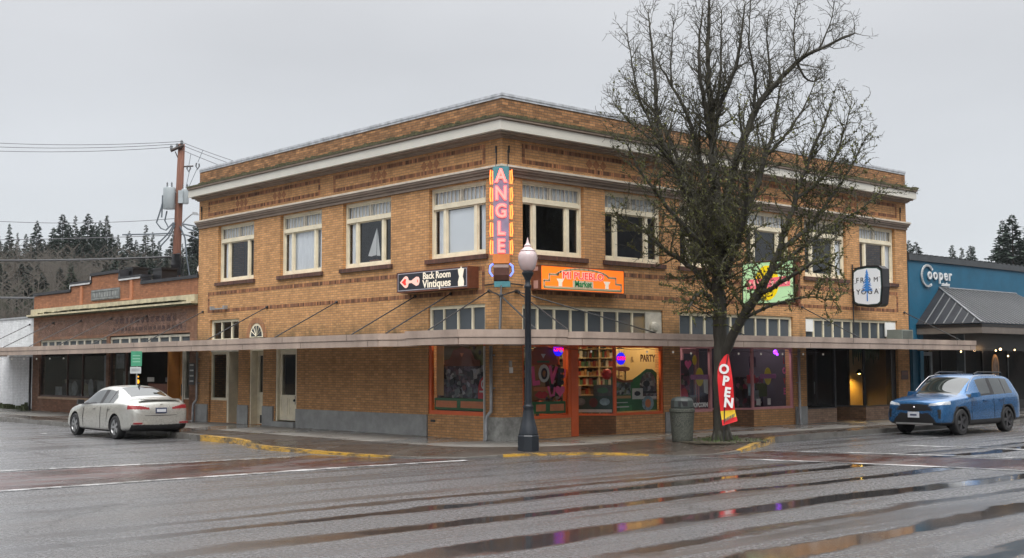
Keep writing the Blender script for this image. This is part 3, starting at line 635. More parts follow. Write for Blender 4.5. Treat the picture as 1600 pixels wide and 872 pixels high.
# arched fanlight over the middle door
m = MB(); m.pr(FA, circ(-11.62, 2.87, .60, .62, 20, 0, 180) + [(-12.04, 2.87)] + [(-11.62 - .42 * math.cos(R(k * 9)), 2.87 + .44 * math.sin(R(k * 9))) for k in range(1, 20)] + [(-11.2, 2.87)], -.01, .02)
m.build('arch_surround', brickm('arch_brick', (.40, .19, .09), (.33, .14, .065), (.2, .13, .08), w=.07, h=.3, off=0), Bd)
m = MB(); m.pr(FA, circ(-11.62, 2.87, .42, .44, 18, 0, 180), -.01, .008); fo = m.build('fanlight', CREAM, Bd)
m = MB(); m.pr(FA, circ(-11.62, 2.9, .33, .34, 18, 0, 180), .008, .012); m.build('pane', mk('dark_pane', (.05, .06, .07), .1, .1, 2, 0), fo)
m = MB()
for k in range(1, 6): a = R(30 * k); m.tube([FA(-11.62, .018, 2.9), FA(-11.62 + .33 * math.cos(a), .018, 2.9 + .34 * math.sin(a))], .012, 4)
m.build('muntin', CREAM, fo)
# little wall light bar and low vents
m = MB(); m.fb(FA, -14.4, -13.5, .06, .10, 3.83, 3.87); m.fb(FA, -14.42, -14.34, .0, .14, 3.82, 3.94); m.fb(FA, -13.56, -13.48, .0, .14, 3.82, 3.94)
tag(m.build('wall_light_bar', STEEL), 'small grey light bar fixed above the transom beside the low brick building', 'light')
MB().fb(FA, -2.8, -2.62, .0, .012, .52, .58).build('air_vent', BLK, Bd)

# ---- market windows (orange), facade A side
ow = glazed(FA, -2.92, -.65, .72, 2.62, -.03, .10, ORNG)
MB().fb(FA, -2.92, -.65, -.28, -.02, .1, .717).build('stall_riser', BRICK, Bd)
def transom(fr, u0, u1, n, z0=2.62, z1=3.46, ends=.08):
    m = MB(); d = -.06
    m.fb(fr, u0, u1, d - .08, d, z0, z0 + .1); m.fb(fr, u0, u1, d - .08, d, z1 - .09, z1); m.fb(fr, u0, u0 + ends, d - .08, d - .002, z0 + .1, z1 - .09); m.fb(fr, u1 - ends, u1, d - .08, d - .002, z0 + .1, z1 - .09)
    for k in range(1, n): x = u0 + (u1 - u0) * k / n; m.fb(fr, x - .028, x + .028, d - .07, d - .004, z0 + .1, z1 - .09)
    o = m.build('transom_window', CREAM, Bd); d -= .05
    for k in range(n):
        a = u0 + (u1 - u0) * k / n; b = u0 + (u1 - u0) * (k + 1) / n
        MB().face([fr(a + .02, d, z0 + .08), fr(b - .02, d, z0 + .08), fr(b - .02, d, z1 - .08), fr(a + .02, d, z1 - .08)]).build('pane', FROST, o)
    return o
transom(FA, -2.92, -.65, 4, z1=3.5); transom(FB, .65, 5.88, 9); transom(FB, 6.58, 11.93, 9, z1=3.44); transom(FB, 12.6, 17.97, 10, z1=3.44)
# blanked panels and boxes in the transoms
m = MB(); m.fb(FB, 5.2, 5.86, -.06, -.03, 2.7, 3.4); m.build('blank_panel', CREAMD, Bd)
m = MB(); m.lathe(FB(5.5, -.03, 3.0), [(.13, 0), (.15, .06), (.1, .12), (.02, .13)], 12, ax=(1, 0, 0)); m.fb(FB, 5.34, 5.66, .0, .05, 2.86, 2.93); m.build('exhaust_vent', CREAMD, Bd)
MB().fb(FB, 12.66, 13.05, -.06, -.03, 3.0, 3.38).build('blank_panel', WHITE, Bd); MB().fb(FB, 17.25, 17.88, -.06, -.03, 2.9, 3.38).build('blank_panel', WHITE, Bd)
# beams that carry the wall above the shop fronts (hidden under the canopy)
for u0, u1 in ((.65, 5.88), (6.58, 11.93), (12.6, 17.97)): MB().fb(FB, u0, u1, -.25, -.02, 2.50, 2.62).build('shopfront_beam', MOULD, Bd)

# ---- shop fronts on facade B: flat window, recessed entrance with splayed side, flat window
def shopfront(u0, a, b, c, u1, paint, riser, fw, zs=.64, rd=1.25, riser2=DBRK, zt=2.5, gap=.0, risermoss=None):
    # flat left window
    ws = [glazed(FB, u0, a, zs, zt, -.03, fw, paint)]
    MB().fb(FB, u0, a, -.25, -.015, .12, zs - .003).build('stall_riser', riser, Bd)
    # left return (glass going back)
    fl = Fr((0, a, 0), (-1, 0.12, 0), (0.12, 1, 0)); glazed(fl, 0.02, rd, zs, zt, 0, .06, paint); MB().fb(fl, .02, rd, -.1, -.01, .12, zs - .003).build('stall_riser', riser2, Bd)
    # splayed right return, faces the entrance
    L = math.hypot(rd, c - b); fs = Fr((0, c, 0), (-rd / L, (b - c) / L, 0), ((b - c) / L, rd / L, 0))
    n = Vector(((c - b) * -1 / L, 0, 0)); fs = Fr((-rd, b, 0), (rd, c - b, 0), (c - b, -rd, 0))
    ws.append(glazed(fs, .0, L, zs, zt, 0, .05, paint if fw > .06 else paint)); MB().fb(fs, 0, L, -.15, .01, .12, zs - .003).build('stall_riser', riser2, Bd)
    ws.append(glazed(FB, c, u1, zs, zt, -.03, fw, paint)); MB().fb(FB, c + .002, u1, -.25, -.015, .12, zs - .003).build('stall_riser', riser, Bd)
    MB().face([(-.02, a, 2.497), (-.02, c, 2.497), (-rd, b, 2.497), (-rd, a + .1, 2.497)]).build('entrance_soffit', MOULD, Bd)
    return ws, fs, L
wsm, fsm, Lm = shopfront(.65, 2.33, 3.05, 3.97, 5.88, ORNG, BRICK, .07)
wsp, fsp, Lp = shopfront(6.58, 8.0, 8.85, 9.9, 11.93, PINKP, BRICK, .07)
PBR = brickm('pale_riser_brick', (.36, .24, .17), (.30, .19, .13), (.22, .16, .12), stainamt=.2)
wsy, fsy, Ly = shopfront(12.6, 14.24, 14.95, 15.91, 17.6, IRON, PBR, .035, zs=.58)
MB().fb(FB, 17.602, 17.97, -.25, -.1, .12, 2.5).build('pier_panel', IRON, Bd)
# doors in the recesses
def rdoor(x, y0, y1, mat):
    f = Fr((x, 0, 0), (0, 1, 0), (1, 0, 0))
    m = MB(); m.fb(f, y0, y1, -.05, 0, .15, .5); m.fb(f, y0, y1, -.05, 0, 2.3, 2.5); m.fb(f, y0, y0 + .1, -.05, 0, .5, 2.3); m.fb(f, y1 - .1, y1, -.05, 0, .5, 2.3)
    o = m.build('door', mat, Bd); MB().face([f(y0 + .1, -.02, .5), f(y1 - .1, -.02, .5), f(y1 - .1, -.02, 2.3), f(y0 + .1, -.02, 2.3)]).build('pane', GLASSD, o)
    MB().tube([f(y1 - .16, .06, 1.0), f(y1 - .16, .06, 1.4)], .015).build('handle', STEEL, o)
rdoor(-1.27, 2.45, 3.05, ORNG); rdoor(-1.27, 8.15, 8.85, PINKP); rdoor(-1.27, 14.4, 14.95, IRON)
# broad orange jamb beside the market entrance
fj = Fr((-1.24, 3.06, 0), (1, .0, 0), (0, -1, 0))
MB().box(-.33, -.03, 2.36, 2.62, .16, 2.49).build('door_jamb', ORNG, Bd)
# shop rooms
def room(y0, y1, dx, wallc, floorc, xf=-.26, x_extra=0):
    m = MB(); m.box(-dx - .1, -dx, y0, y1, .15, 3.5)
    if y0 > 1: m.box(-dx, xf + .2, y0 - .1, y0, .15, 3.5)
    m.box(-dx, xf, y1, y1 + .1, .15, 3.5); m.box(-dx, xf, y0, y1, 3.48, 3.52)
    m.box(-dx, xf + .2, y0, y1, .1, .152, 1); return m.build('shop_room', [wallc, floorc], Bd)
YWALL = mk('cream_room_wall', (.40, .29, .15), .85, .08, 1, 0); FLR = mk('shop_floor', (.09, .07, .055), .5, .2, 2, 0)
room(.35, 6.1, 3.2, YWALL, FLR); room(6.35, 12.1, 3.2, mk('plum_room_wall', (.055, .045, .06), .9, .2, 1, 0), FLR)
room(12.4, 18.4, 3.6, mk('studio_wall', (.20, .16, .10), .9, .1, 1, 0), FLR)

# dark partition behind the splayed glass of the yoga studio
MB().box(-3.5, -.45, 15.6, 15.7, .15, 3.48).build('partition', DARK, Bd)
# downspouts (parts of the building)
def downspout(fr, u, zt=2.44, name='downspout', out=True):
    m = MB(); m.tube([fr(u, .08, zt), fr(u, .07, .95), fr(u + .0, .08, .85), fr(u - .09, .14, .72), fr(u - .10, .15, .6), fr(u - .10, .15, .17), fr(u - .10, .22, .15)], .042, 8)
    for z in (2.2, 1.4): m.fb(fr, u - .06, u + .06, 0, .035, z, z + .03)
    m.build(name, STEEL, Bd, smooth=True)
downspout(FA, -.34); downspout(FB, 12.1); downspout(FA, -15.35)
m = MB(); m.fb(FA, -.62, -.58, .05, .09, .15, 2.44); m.build('conduit', mk('grey_pvc', (.42, .42, .40), .5), Bd)
MB().fb(FB, .20, .28, .0, .03, 1.93, 2.08).build('switch_box', mk('grey_pvc', (.42, .42, .40), .5), Bd); MB().fb(FB, .21, .31, .0, .03, 1.78, 1.92).build('notice_box', WHITE, Bd)
# ------------------------------------------------------------------ canopy over the pavement
Cn = thing('canopy', 'long flat brownish beige canopy over the pavement hung on iron rods', 'canopy', (0, 0, 2.4))
def deck(poly, z0, z1, edges, name='deck'):
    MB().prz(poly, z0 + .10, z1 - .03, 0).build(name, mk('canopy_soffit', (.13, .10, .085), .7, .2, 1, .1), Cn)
    MB().prz(poly, z1 - .029, z1 - .012, 0).build('roofing', CANOT, Cn)
    m = MB()      # stepped fascia: upper board stands proud of the lower one
    for (x0, y0), (x1, y1) in edges:
        d = Vector((x1 - x0, y1 - y0, 0)); L = d.length; d.normalize(); fr = Fr((x0, y0, 0), d, (d.y, -d.x, 0))
        m.fb(fr, -.02, L + .02, -.02, .045, z0 + .165, z1); m.fb(fr, -.02, L + .02, -.02, .02, z0 + .145, z0 + .164); m.fb(fr, 0, L, -.02, .03, z0, z0 + .144)
    m.build('fascia', CANO, Cn)
    for (x0, y0), (x1, y1) in edges:
        d = Vector((x1 - x0, y1 - y0, 0)); L = d.length; d.normalize(); fr = Fr((x0, y0, 0), d, (d.y, -d.x, 0)); u = 2.1
        while u < L - .5: MB().fb(fr, u, u + .012, .02, .0475, z0 + .17, z1 - .003).build('fascia_joint', mk('joint_filler', (.03, .03, .028), .8), Cn); MB().fb(fr, u + .9, u + .912, .02, .0325, z0 + .005, z0 + .14).build('fascia_joint', mk('joint_filler', (.03, .03, .028), .8), Cn); u += 3.05
zc0, zc1 = 2.43, 2.745
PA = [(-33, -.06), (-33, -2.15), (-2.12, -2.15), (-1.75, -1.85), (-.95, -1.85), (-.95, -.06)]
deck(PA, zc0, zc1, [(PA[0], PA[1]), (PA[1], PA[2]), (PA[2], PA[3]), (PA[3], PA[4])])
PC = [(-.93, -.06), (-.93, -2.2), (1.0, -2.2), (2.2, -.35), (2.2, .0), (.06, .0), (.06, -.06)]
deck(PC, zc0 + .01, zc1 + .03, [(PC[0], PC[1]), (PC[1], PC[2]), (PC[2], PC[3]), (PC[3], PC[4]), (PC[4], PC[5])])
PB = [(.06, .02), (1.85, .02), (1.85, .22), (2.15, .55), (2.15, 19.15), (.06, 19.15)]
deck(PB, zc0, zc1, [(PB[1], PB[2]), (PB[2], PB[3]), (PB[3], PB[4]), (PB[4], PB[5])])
def rod(p, q, r=.017):
    m = MB(); m.tube([p, q], r, 6); m.ball(p, .045, 6); m.tube([q, Vector(q) + Vector((0, 0, -.06))], .03, 6); m.build('rod', IRON, Cn)
for u in (-30.9, -28.3, -25.5, -22.7, -19.7): rod(FA(u + .4, .04, 3.78), FA(u + .4, 2.05, 2.75))
for u in (-15.1, -10.98, -7.13, -3.44, -1.97): rod(FA(u, .03, 3.79), FA(u, 2.03, 2.76))
rod(FA(-.47, .03, 3.79), FA(-.3, 2.05, 2.79)); rod(FB(.42, .03, 3.78), FB(.25, 2.0, 2.79)); rod(FB(.5, .03, 3.76), FB(3.3, 2.0, 2.76))
for u in (6.82, 12.4, 18.4): rod(FB(u, .03, 3.74), FB(u, 2.03, 2.76))
# corner hanger star
m = MB(); c = Vector((.45, -.45, 3.62)); m.ball(c, .06, 6)
for q in ((-.47, -.04, 3.80), (.04, .46, 3.80), (.9, -.9, 2.8), (1.5, -.3, 2.8)): m.tube([c, q], .02, 6)
m.tube([c, (.30, -.30, 3.93)], .022, 6); m.tube([(.3, -.3, 3.6), (.6, -.6, 2.79)], .022, 6)
m.tube([(-.62, -.03, 3.94), (.1, -.1, 3.96), (.03, .66, 3.94)], .02, 6)
m.build('hanger', IRON, Cn)
# string lights under the canopy
BULB = emit('pale_bulb', (1, .9, .75), .15, (.8, .8, .78)); BULBW = emit('lit_warm_bulb', (1, .72, .35), 4)
def bulbs(name, label, pts, mat, grp):
    t = thing(name, label, 'lights', pts[0], grp); m = MB(); full = []
    for p, q in zip(pts, pts[1:]):
        for k in range(6): f = k / 6; full.append((p[0] + (q[0] - p[0]) * f, p[1] + (q[1] - p[1]) * f, p[2] + (q[2] - p[2]) * f + .05 - .2 * f * (1 - f)))
    m.tube(full, .006, 4); m.build('cord', BLK, t)
    for p in pts: b = MB(); b.ball((p[0], p[1], p[2] - .05), .027, 8, sz=1.2); b.build('bulb', mat, t)
    return t
bulbs('string_lights', 'cord of small clear bulbs strung in front of the market windows under the canopy', [(.55, .4 + 1.05 * k, 2.36) for k in range(6)], BULB, 'cords of bulbs under the canopy')
bulbs('string_lights', 'cord of small clear bulbs strung in front of the pink framed shop windows', [(.55, 6.4 + 1.05 * k, 2.33) for k in range(7)], BULB, 'cords of bulbs under the canopy')
bulbs('string_lights', 'cord of small bulbs under the canopy in front of the low red brick building', [(-29.9 + 1.3 * k, -1.9, 2.33) for k in range(7)], BULB, 'cords of bulbs under the canopy')
bulbs('string_lights', 'cord of glowing warm bulbs in front of the blue building', [(1.2, 20.0, 2.45), (1.2, 22.5, 2.5), (1.6, 22.6, 2.3), (.4, 25.6, 2.55)], BULBW, 'cords of bulbs under the canopy')

# ------------------------------------------------------------------ signs
# vertical neon sign on the corner, facing the crossing
fc = Fr((.36, -.36, 0), (1, 1, 0), (1, -1, 0))
Ns = thing('neon_sign', 'tall narrow vertical neon sign with glowing pink red letters on the building corner', 'sign', (.36, -.36, 3.86))
TEAL = mk('sign_teal', (.07, .22, .25), .4, .2, 6, .05); LAV = mk('sign_lavender', (.25, .21, .30), .4, .15, 6, .05); SOR = mk('sign_orange', (.62, .20, .05), .4, .1, 6, .05); SBR = mk('sign_brown', (.085, .03, .02), .4, .2, 6, .05)
MB().fb(fc, -.19, .19, -.30, 0, 6.42, 6.74).build('cabinet', TEAL, Ns); MB().fb(fc, -.185, .185, -.30, -.002, 4.63, 6.419).build('cabinet', LAV, Ns)
MB().fb(fc, -.20, .20, -.30, .005, 4.40, 4.629).build('cabinet', SOR, Ns)
m = MB(); pf = [(-.02, 4.398), (.03, 4.3), (.03, 4.12), (-.02, 4.0), (-.06, 3.98), (-.30, 3.98), (-.30, 4.398)]
for (d0, z0), (d1, z1) in zip(pf, pf[1:] + pf[:1]): m.face([fc(-.18, d0, z0), fc(.18, d0, z0), fc(.18, d1, z1), fc(-.18, d1, z1)])
m.face([fc(-.18, d, z) for d, z in pf]); m.face([fc(.18, d, z) for d, z in pf]); m.build('cabinet', SBR, Ns)
MB().fb(fc, -.17, .21, -.30, -.03, 3.84, 3.975).build('cabinet', TEAL, Ns)
NR = emit('neon_red', (1, .09, .07), 3.2); NO = emit('neon_orange', (1, .15, .03), 3.6); NBl = emit('neon_blue', (.12, .2, 1), 1.8)
LP = emit('letter_pink', (1, .30, .26), .6, (.75, .30, .30))
for k, ch in enumerate('ANGLE'):
    z = 6.50 - k * .425
    MB().text(fc, ch, 0, z, .012, .45, offset=.016, ext=.008, sx=.84).build('letter_glow', NR, Ns)
    MB().text(fc, ch, 0, z, .026, .45, offset=-.007, ext=.006, sx=.84).build('letter', LP, Ns)
    for s in (-1, 1):
        t = MB(); t.tube([fc(s * .255, -.1, z - .17), fc(s * .27, -.1, z - .05), fc(s * .255, -.1, z + .17)], .014, 6); t.tube([fc(s * .215, -.16, z - .16), fc(s * .215, -.16, z + .16)], .012, 6); t.build('neon_tube', NO, Ns)
for s in (-1, 1):
    t = MB(); t.tube([fc(s * .20, -.1, 4.40), fc(s * .27, -.1, 4.34), fc(s * .28, -.1, 4.2), fc(s * .21, -.1, 4.10)], .022, 6); t.build('neon_tube', NBl, Ns)
m = MB()
for s in (-.14, .14): m.tube([fc(s, -.25, 6.7), fc(s * 1.0, -.35, 7.2)], .008, 5)
m.fb(fc, -.1, .1, -.5, -.3, 4.1, 4.2); m.build('bracket', IRON, Ns)

# wall box signs
def boxsign(name, label, fr, u0, u1, z0, z1, d1, d0, face, side, rim, rw=.025):
    t = thing(name, label, 'sign', fr((u0 + u1) / 2, 0, z0)); MB().fb(fr, u0, u1, d0, d1 - .012, z0, z1).build('cabinet', side, t)
    m = MB(); m.fb(fr, u0, u1, d1 - .011, d1 + .006, z0, z0 + rw); m.fb(fr, u0, u1, d1 - .011, d1 + .006, z1 - rw, z1); m.fb(fr, u0, u0 + rw, d1 - .011, d1 + .005, z0 + rw, z1 - rw); m.fb(fr, u1 - rw, u1, d1 - .011, d1 + .005, z0 + rw, z1 - rw); m.build('rim', rim, t)
    MB().fb(fr, u0 + rw, u1 - rw, d1 - .0115, d1 - .002, z0 + rw, z1 - rw).build('sign_face', face, t); return t
SBLK = mk('sign_black', (.012, .014, .022), .35, .1, 4, 0); SWH = emit('lit_sign_white', (.9, .78, .6), .22, (.78, .70, .58)); SPK = emit('lit_sign_pink', (1, .5, .42), .3, (.8, .5, .42)); SRD = emit('lit_sign_red', (.9, .03, .02), .35, (.7, .03, .02))
v = boxsign('shop_sign', 'long black wall sign with a pink hand mirror and white dress form', FA, -3.82, -.89, 3.88, 4.42, .35, .0, SBLK, RUST, RUST)
m = MB(); 
for a0, a1, c0, c1 in ((-3.77, -.94, 3.925, 3.94), (-3.77, -.94, 4.362, 4.377)): m.fb(FA, a0, a1, .349, .353, c0, c1)
for a0 in (-3.77, -.955): m.fb(FA, a0, a0 + .015, .349, .353, 3.94, 4.362)
m.build('border_line', mk('sign_lilac', (.5, .47, .52), .4), v)
m = MB(); m.text(FA, 'Back Room', -2.13, 4.26, .354, .25, offset=.004, sx=.98); m.text(FA, 'Vintiques', -2.13, 4.05, .354, .28, offset=.005, sx=1.10)
m.build('lettering', SWH, v)
m = MB(); m.pr(FA, [(-3.68, 4.15), (-3.50, 4.02), (-3.42, 3.99), (-3.34, 4.02), (-3.30, 4.11), (-3.18, 4.12), (-2.98, 4.03), (-2.88, 4.05), (-2.84, 4.12), (-2.84, 4.20), (-2.88, 4.26), (-2.98, 4.27), (-3.18, 4.18), (-3.30, 4.19), (-3.34, 4.28), (-3.42, 4.31), (-3.50, 4.28)], .349, .355); m.build('hand_mirror_mark', SPK, v)
m = MB(); m.pr(FA, [(-3.60, 4.15), (-3.46, 4.06), (-3.40, 4.08), (-3.43, 4.15), (-3.40, 4.22), (-3.46, 4.24)], .3555, .358); m.pr(FA, [(-2.93, 4.12), (-2.90, 4.12), (-2.90, 4.19), (-2.93, 4.19)], .3555, .358); m.build('mirror_heart', SRD, v)
m = MB(); m.pr(FA, [(-1.26, 3.93), (-1.05, 3.93), (-1.04, 4.05), (-1.09, 4.17), (-1.06, 4.27), (-1.04, 4.36), (-1.12, 4.38), (-1.15, 4.43), (-1.18, 4.38), (-1.27, 4.36), (-1.26, 4.27), (-1.22, 4.17), (-1.27, 4.05)], .349, .357); m.build('dress_form_mark', SWH, v)

SORG = emit('lit_sign_orange', (1, .17, .01), .62, (.8, .17, .01)); STAN = mk('sign_tan', (.62, .50, .33), .4, .05, 3, 0)
v = boxsign('shop_sign', 'bright orange lit wall sign with red lettering and a tan arch outline', FB, .95, 3.96, 3.82, 4.44, .35, .0, SORG, RUST, RUST, .02)
m = MB()
def line(m, fr, pts, w, d0, d1, mi=0):
    for (a, b), (c, e) in zip(pts, pts[1:]):
        L = math.hypot(c - a, e - b); px, pz = -(e - b) / L * w / 2, (c - a) / L * w / 2; ex, ez = (c - a) / L * w * .3, (e - b) / L * w * .3
        m.pr(fr, [(a + px - ex, b + pz - ez), (a - px - ex, b - pz - ez), (c - px + ex, e - pz + ez), (c + px + ex, e + pz + ez)], d0, d1, mi)
arch = [(1.06, 3.90), (1.06, 4.06), (1.24, 4.06), (1.24, 4.22), (1.55, 4.22)] + [(2.43 + .95 * math.cos(R(180 - k)), 4.19 + .20 * math.sin(R(k))) for k in range(12, 172, 10)] + [(3.35, 4.22), (3.64, 4.22), (3.64, 4.06), (3.84, 4.06), (3.84, 3.90), (1.06, 3.90)]
line(m, FB, arch, .055, .349, .353); m.build('outline_mark', STAN, v)
m = MB(); line(m, FB, [(1.06, 3.875), (3.84, 3.875)], .03, .352, .354); line(m, FB, arch[:-1], .012, .3535, .355); m.build('outline_mark', mk('sign_olive', (.25, .27, .14), .5), v)
m = MB(); m.text(FB, 'MI PUEBLO', 2.43, 4.215, .356, .25, offset=.018, sx=1.22); m.build('lettering_halo', SPK, v)
m = MB(); m.text(FB, 'MI PUEBLO', 2.43, 4.215, .364, .25, offset=.0, sx=1.22); m.build('lettering', SRD, v)
m = MB(); m.pr(FB, [(2.06, 3.92), (2.80, 3.92), (2.80, 4.10), (2.06, 4.10)], .349, .352); m.build('lettering_halo', mk('sign_pale', (.7, .62, .45), .4, .05, 3, 0), v)
m = MB(); m.text(FB, 'Market', 2.43, 4.015, .356, .23, offset=.004, sx=.92); m.build('lettering', mk('sign_green', (.03, .25, .08), .4), v)
m = MB()
for c in (1.62, 3.30): m.pr(FB, [(c - .13, 4.12), (c - .06, 4.03), (c - .06, 3.93), (c + .06, 3.93), (c + .06, 4.03), (c + .13, 4.12)], .3492, .357)
m.build('pillar_mark', SWH, v)
m = MB(); fs_ = Fr((0, .95, 0), (1, 0, 0), (0, -1, 0)); m.fb(fs_, .1, .25, 0, .01, 4.30, 4.40); m.build('side_label', mk('side_label_pink', (.5, .3, .26), .5), v); MB().fb(fs_, .1, .25, 0, .01, 3.86, 4.06).build('side_label', mk('side_label_pink', (.5, .3, .26), .5), v)

# light green blade sign behind the tree
fg = Fr((0, 9.2, 0), (1, 0, 0), (0, -1, 0)); LG = emit('lit_sign_mint', (.5, .85, .45), .28, (.50, .72, .44))
v = boxsign('blade_sign', 'pale green lit blade sign with yellow disc and pink band behind the tree', fg, .25, 2.05, 3.70, 4.92, .09, -.09, LG, BLK, BLK, .03)
MB().pr(fg, circ(1.12, 4.30, .42, .50, 28), .089, .095).build('disc_mark', emit('lit_sign_yellow', (1, .72, .0), .35, (.8, .6, .01)), v)
MB().pr(fg, [(.42, 4.14), (1.92, 4.18), (1.92, 4.46), (.42, 4.42)], .096, .102).build('band_mark', emit('lit_sign_rose', (1, .18, .25), .3, (.75, .15, .2)), v)
m = MB(); 
for k in range(9): m.pr(fg, circ(.55 + k * .155, 4.3 + .02 * math.sin(k * 2), .045, .06 + .03 * (k % 2), 10), .1022, .105)
m.build('band_pattern', SPK, v)
m = MB(); m.fb(fg, 2.06, 2.16, -.05, .05, 3.6, 4.98); m.tube([fg(.02, 0, 4.9), fg(2.1, 0, 4.95)], .025, 6); m.tube([fg(.02, 0, 3.75), fg(2.1, 0, 3.66)], .025, 6); m.build('bracket', RUST, v)

# yoga blade sign
fy = Fr((0, 15.2, 0), (1, 0, 0), (0, -1, 0))
v = thing('blade_sign', 'black framed pale blade sign with thin letters round a blue fir tree', 'sign', (.6, 15.2, 3.8))
oct_ = [(.08, 3.93), (.2, 3.86), (.6, 3.80), (1.0, 3.82), (1.1, 3.90), (1.16, 4.45), (1.14, 5.03), (1.0, 5.13), (.6, 5.16), (.2, 5.11), (.06, 5.02), (.03, 4.5)]
MB().pr(fy, oct_, -.40, 0).build('cabinet', BLK, v)
inn_ = lambda s, o: [(.6 + (x - .6) * s, 4.48 + (z - 4.48) * s * .98) for x, z in o]
MB().pr(fy, inn_(.93, oct_), 0, .01).build('rim', mk('sign_dark_teal', (.02, .06, .06), .3), v)
MB().pr(fy, inn_(.88, oct_), .01, .016).build('sign_face', emit('lit_sign_grey', (.75, .78, .8), .22, (.5, .52, .55)), v)
m = MB()
m.text(fy, 'F', .25, 4.68, .02, .24, offset=.001); m.text(fy, 'R', .42, 4.68, .02, .24, offset=.001); m.text(fy, 'O', .64, 4.68, .02, .24, offset=.001); m.text(fy, 'M', .92, 4.68, .02, .22)
m.text(fy, 'Y', .27, 4.30, .02, .24, offset=.001); m.text(fy, 'O', .47, 4.30, .02, .24, offset=.001); m.text(fy, 'G', .70, 4.30, .02, .24, offset=.001); m.text(fy, 'A', .93, 4.30, .02, .24, offset=.001)
m.build('lettering', BLK, v)
m = MB()
for k in range(8):
    z = 4.98 - k * .085; w = .05 + .026 * k
    m.pr(fy, [(.6, z + .06), (.6 - w, z - .07 - .02 * (k % 2)), (.6 - w * .4, z - .05), (.6, z - .08), (.6 + w * .4, z - .05), (.6 + w, z - .07 - .02 * ((k + 1) % 2))], .022 + .0006 * k, .028 + .0006 * k)
m.pr(fy, [(.58, 4.0), (.62, 4.0), (.62, 4.4), (.58, 4.4)], .022, .026); m.build('fir_mark', mk('sign_blue', (.04, .22, .62), .4, .3, 14, 0), v)
m = MB()
for x, z in ((.13, 4.72), (.13, 4.35), (1.06, 4.78), (1.06, 4.40)): m.ball(fy(x, .02, z), .025, 6)
m.build('bulb', WHITE, v)
m = MB(); m.tube([fy(.03, -.05, 2.76), fy(.03, -.05, 5.22)], .02, 6); m.tube([fy(-.2, -.05, 5.1), fy(.2, -.05, 5.1)], .02, 6); m.tube([fy(-.2, -.05, 4.0), fy(.2, -.05, 4.0)], .02, 6); m.build('bracket', IRON, v)

# equipment standing on the canopy
v = thing('air_conditioner', 'grey boxed unit standing on the canopy below the fir tree sign', 'unit', (.45, 17.5, 2.75)); MB().box(.15, .7, 17.05, 17.75, 2.78, 3.12).build('casing', mk('unit_grey', (.20, .22, .20), .5), v)
MB().fb(Fr((.7, 0, 0), (0, 1, 0), (1, 0, 0)), 17.1, 17.7, 0, .012, 2.82, 3.08).build('grille', mk('unit_grille', (.09, .10, .09), .5), v); MB().box(.2, .65, 17.1, 17.7, 2.745, 2.779).build('foot', IRON, v)

# ------------------------------------------------------------------ shop window displays
dA = Fr((0, 0, 0), (1, 0, 0), (0, -1, 0))
def flat(name, label, cat, fr, parts, grp=None):       # flat decals: list of (polygon, mat, depth)
    m = MB(); mats = []
    for pts, mt, d in parts:
        if mt not in mats: mats.append(mt)
        m.pr(fr, pts, d - .004, d, mats.index(mt))
    return tag(m.build(name, mats), label, cat, grp)
rect = lambda a, b, c, d: [(a, c), (b, c), (b, d), (a, d)]
CL1 = clutterm('printed_photo_jumble', [(.10, .09, .12), (.30, .30, .34), (.05, .04, .05), (.20, .12, .14), (.14, .16, .20), (.35, .33, .33), (.07, .05, .06)], 9)
CL2 = clutterm('gift_jumble', [(.03, .02, .04), (.30, .04, .10), (.05, .04, .06), (.35, .30, .30), (.04, .05, .08), (.03, .025, .03), (.25, .10, .18), (.10, .12, .06)], 7)
CL3 = clutterm('grocery_jumble', [(.10, .05, .03), (.30, .04, .02), (.04, .10, .05), (.40, .25, .08), (.05, .04, .04), (.30, .28, .24), (.06, .08, .12)], 10)
CL4 = clutterm('antique_jumble', [(.03, .03, .03), (.09, .09, .08), (.02, .02, .02), (.14, .12, .09), (.03, .03, .035), (.06, .05, .04)], 4)
PGR = mk('poster_green', (.025, .13, .045), .5, .2, 3, 0); POR = mk('poster_orange', (.60, .20, .08), .5, .15, 6, 0); PBN = mk('poster_brown', (.17, .045, .02), .5, .15, 3, 0); PPK = mk('poster_pink', (.72, .10, .27), .5, .1, 5, 0)
PRD = mk('poster_red', (.42, .02, .025), .5, .15, 5, 0); PGY = mk('poster_grey', (.15, .16, .17), .5, .5, 4, 0); PTN = mk('poster_tan', (.42, .25, .11), .6, .1, 3, 0); PYL = mk('poster_yellow', (.65, .5, .03), .5, .1, 5, 0); PLB = mk('poster_pale_blue', (.22, .33, .38), .5, .5, 6, 0); PWH = mk('poster_white', (.55, .55, .53), .6, .1, 6, 0); PMG = mk('poster_mauve', (.36, .12, .26), .5, .1, 5, 0)
# green label strips
for fr, us, zz in ((FA, ((-2.80, -1.83), (-1.80, -.76)), .84), (FB, ((.75, 1.12), (1.15, 1.6), (1.63, 2.24)), .76)):
    a, b = us[0][0], us[-1][1]; pr_ = [(rect(a, b, zz, zz + .30), PGR, -.12)]
    for u0, u1 in us: pr_.append((rect(u0 + .06, u1 - .06, zz + .06, zz + .23), POR, -.115))
    flat('window_banner', 'green strip with orange word panels along the bottom of the %s market window' % ('left' if fr is FA else 'corner right'), 'banner', fr, pr_)
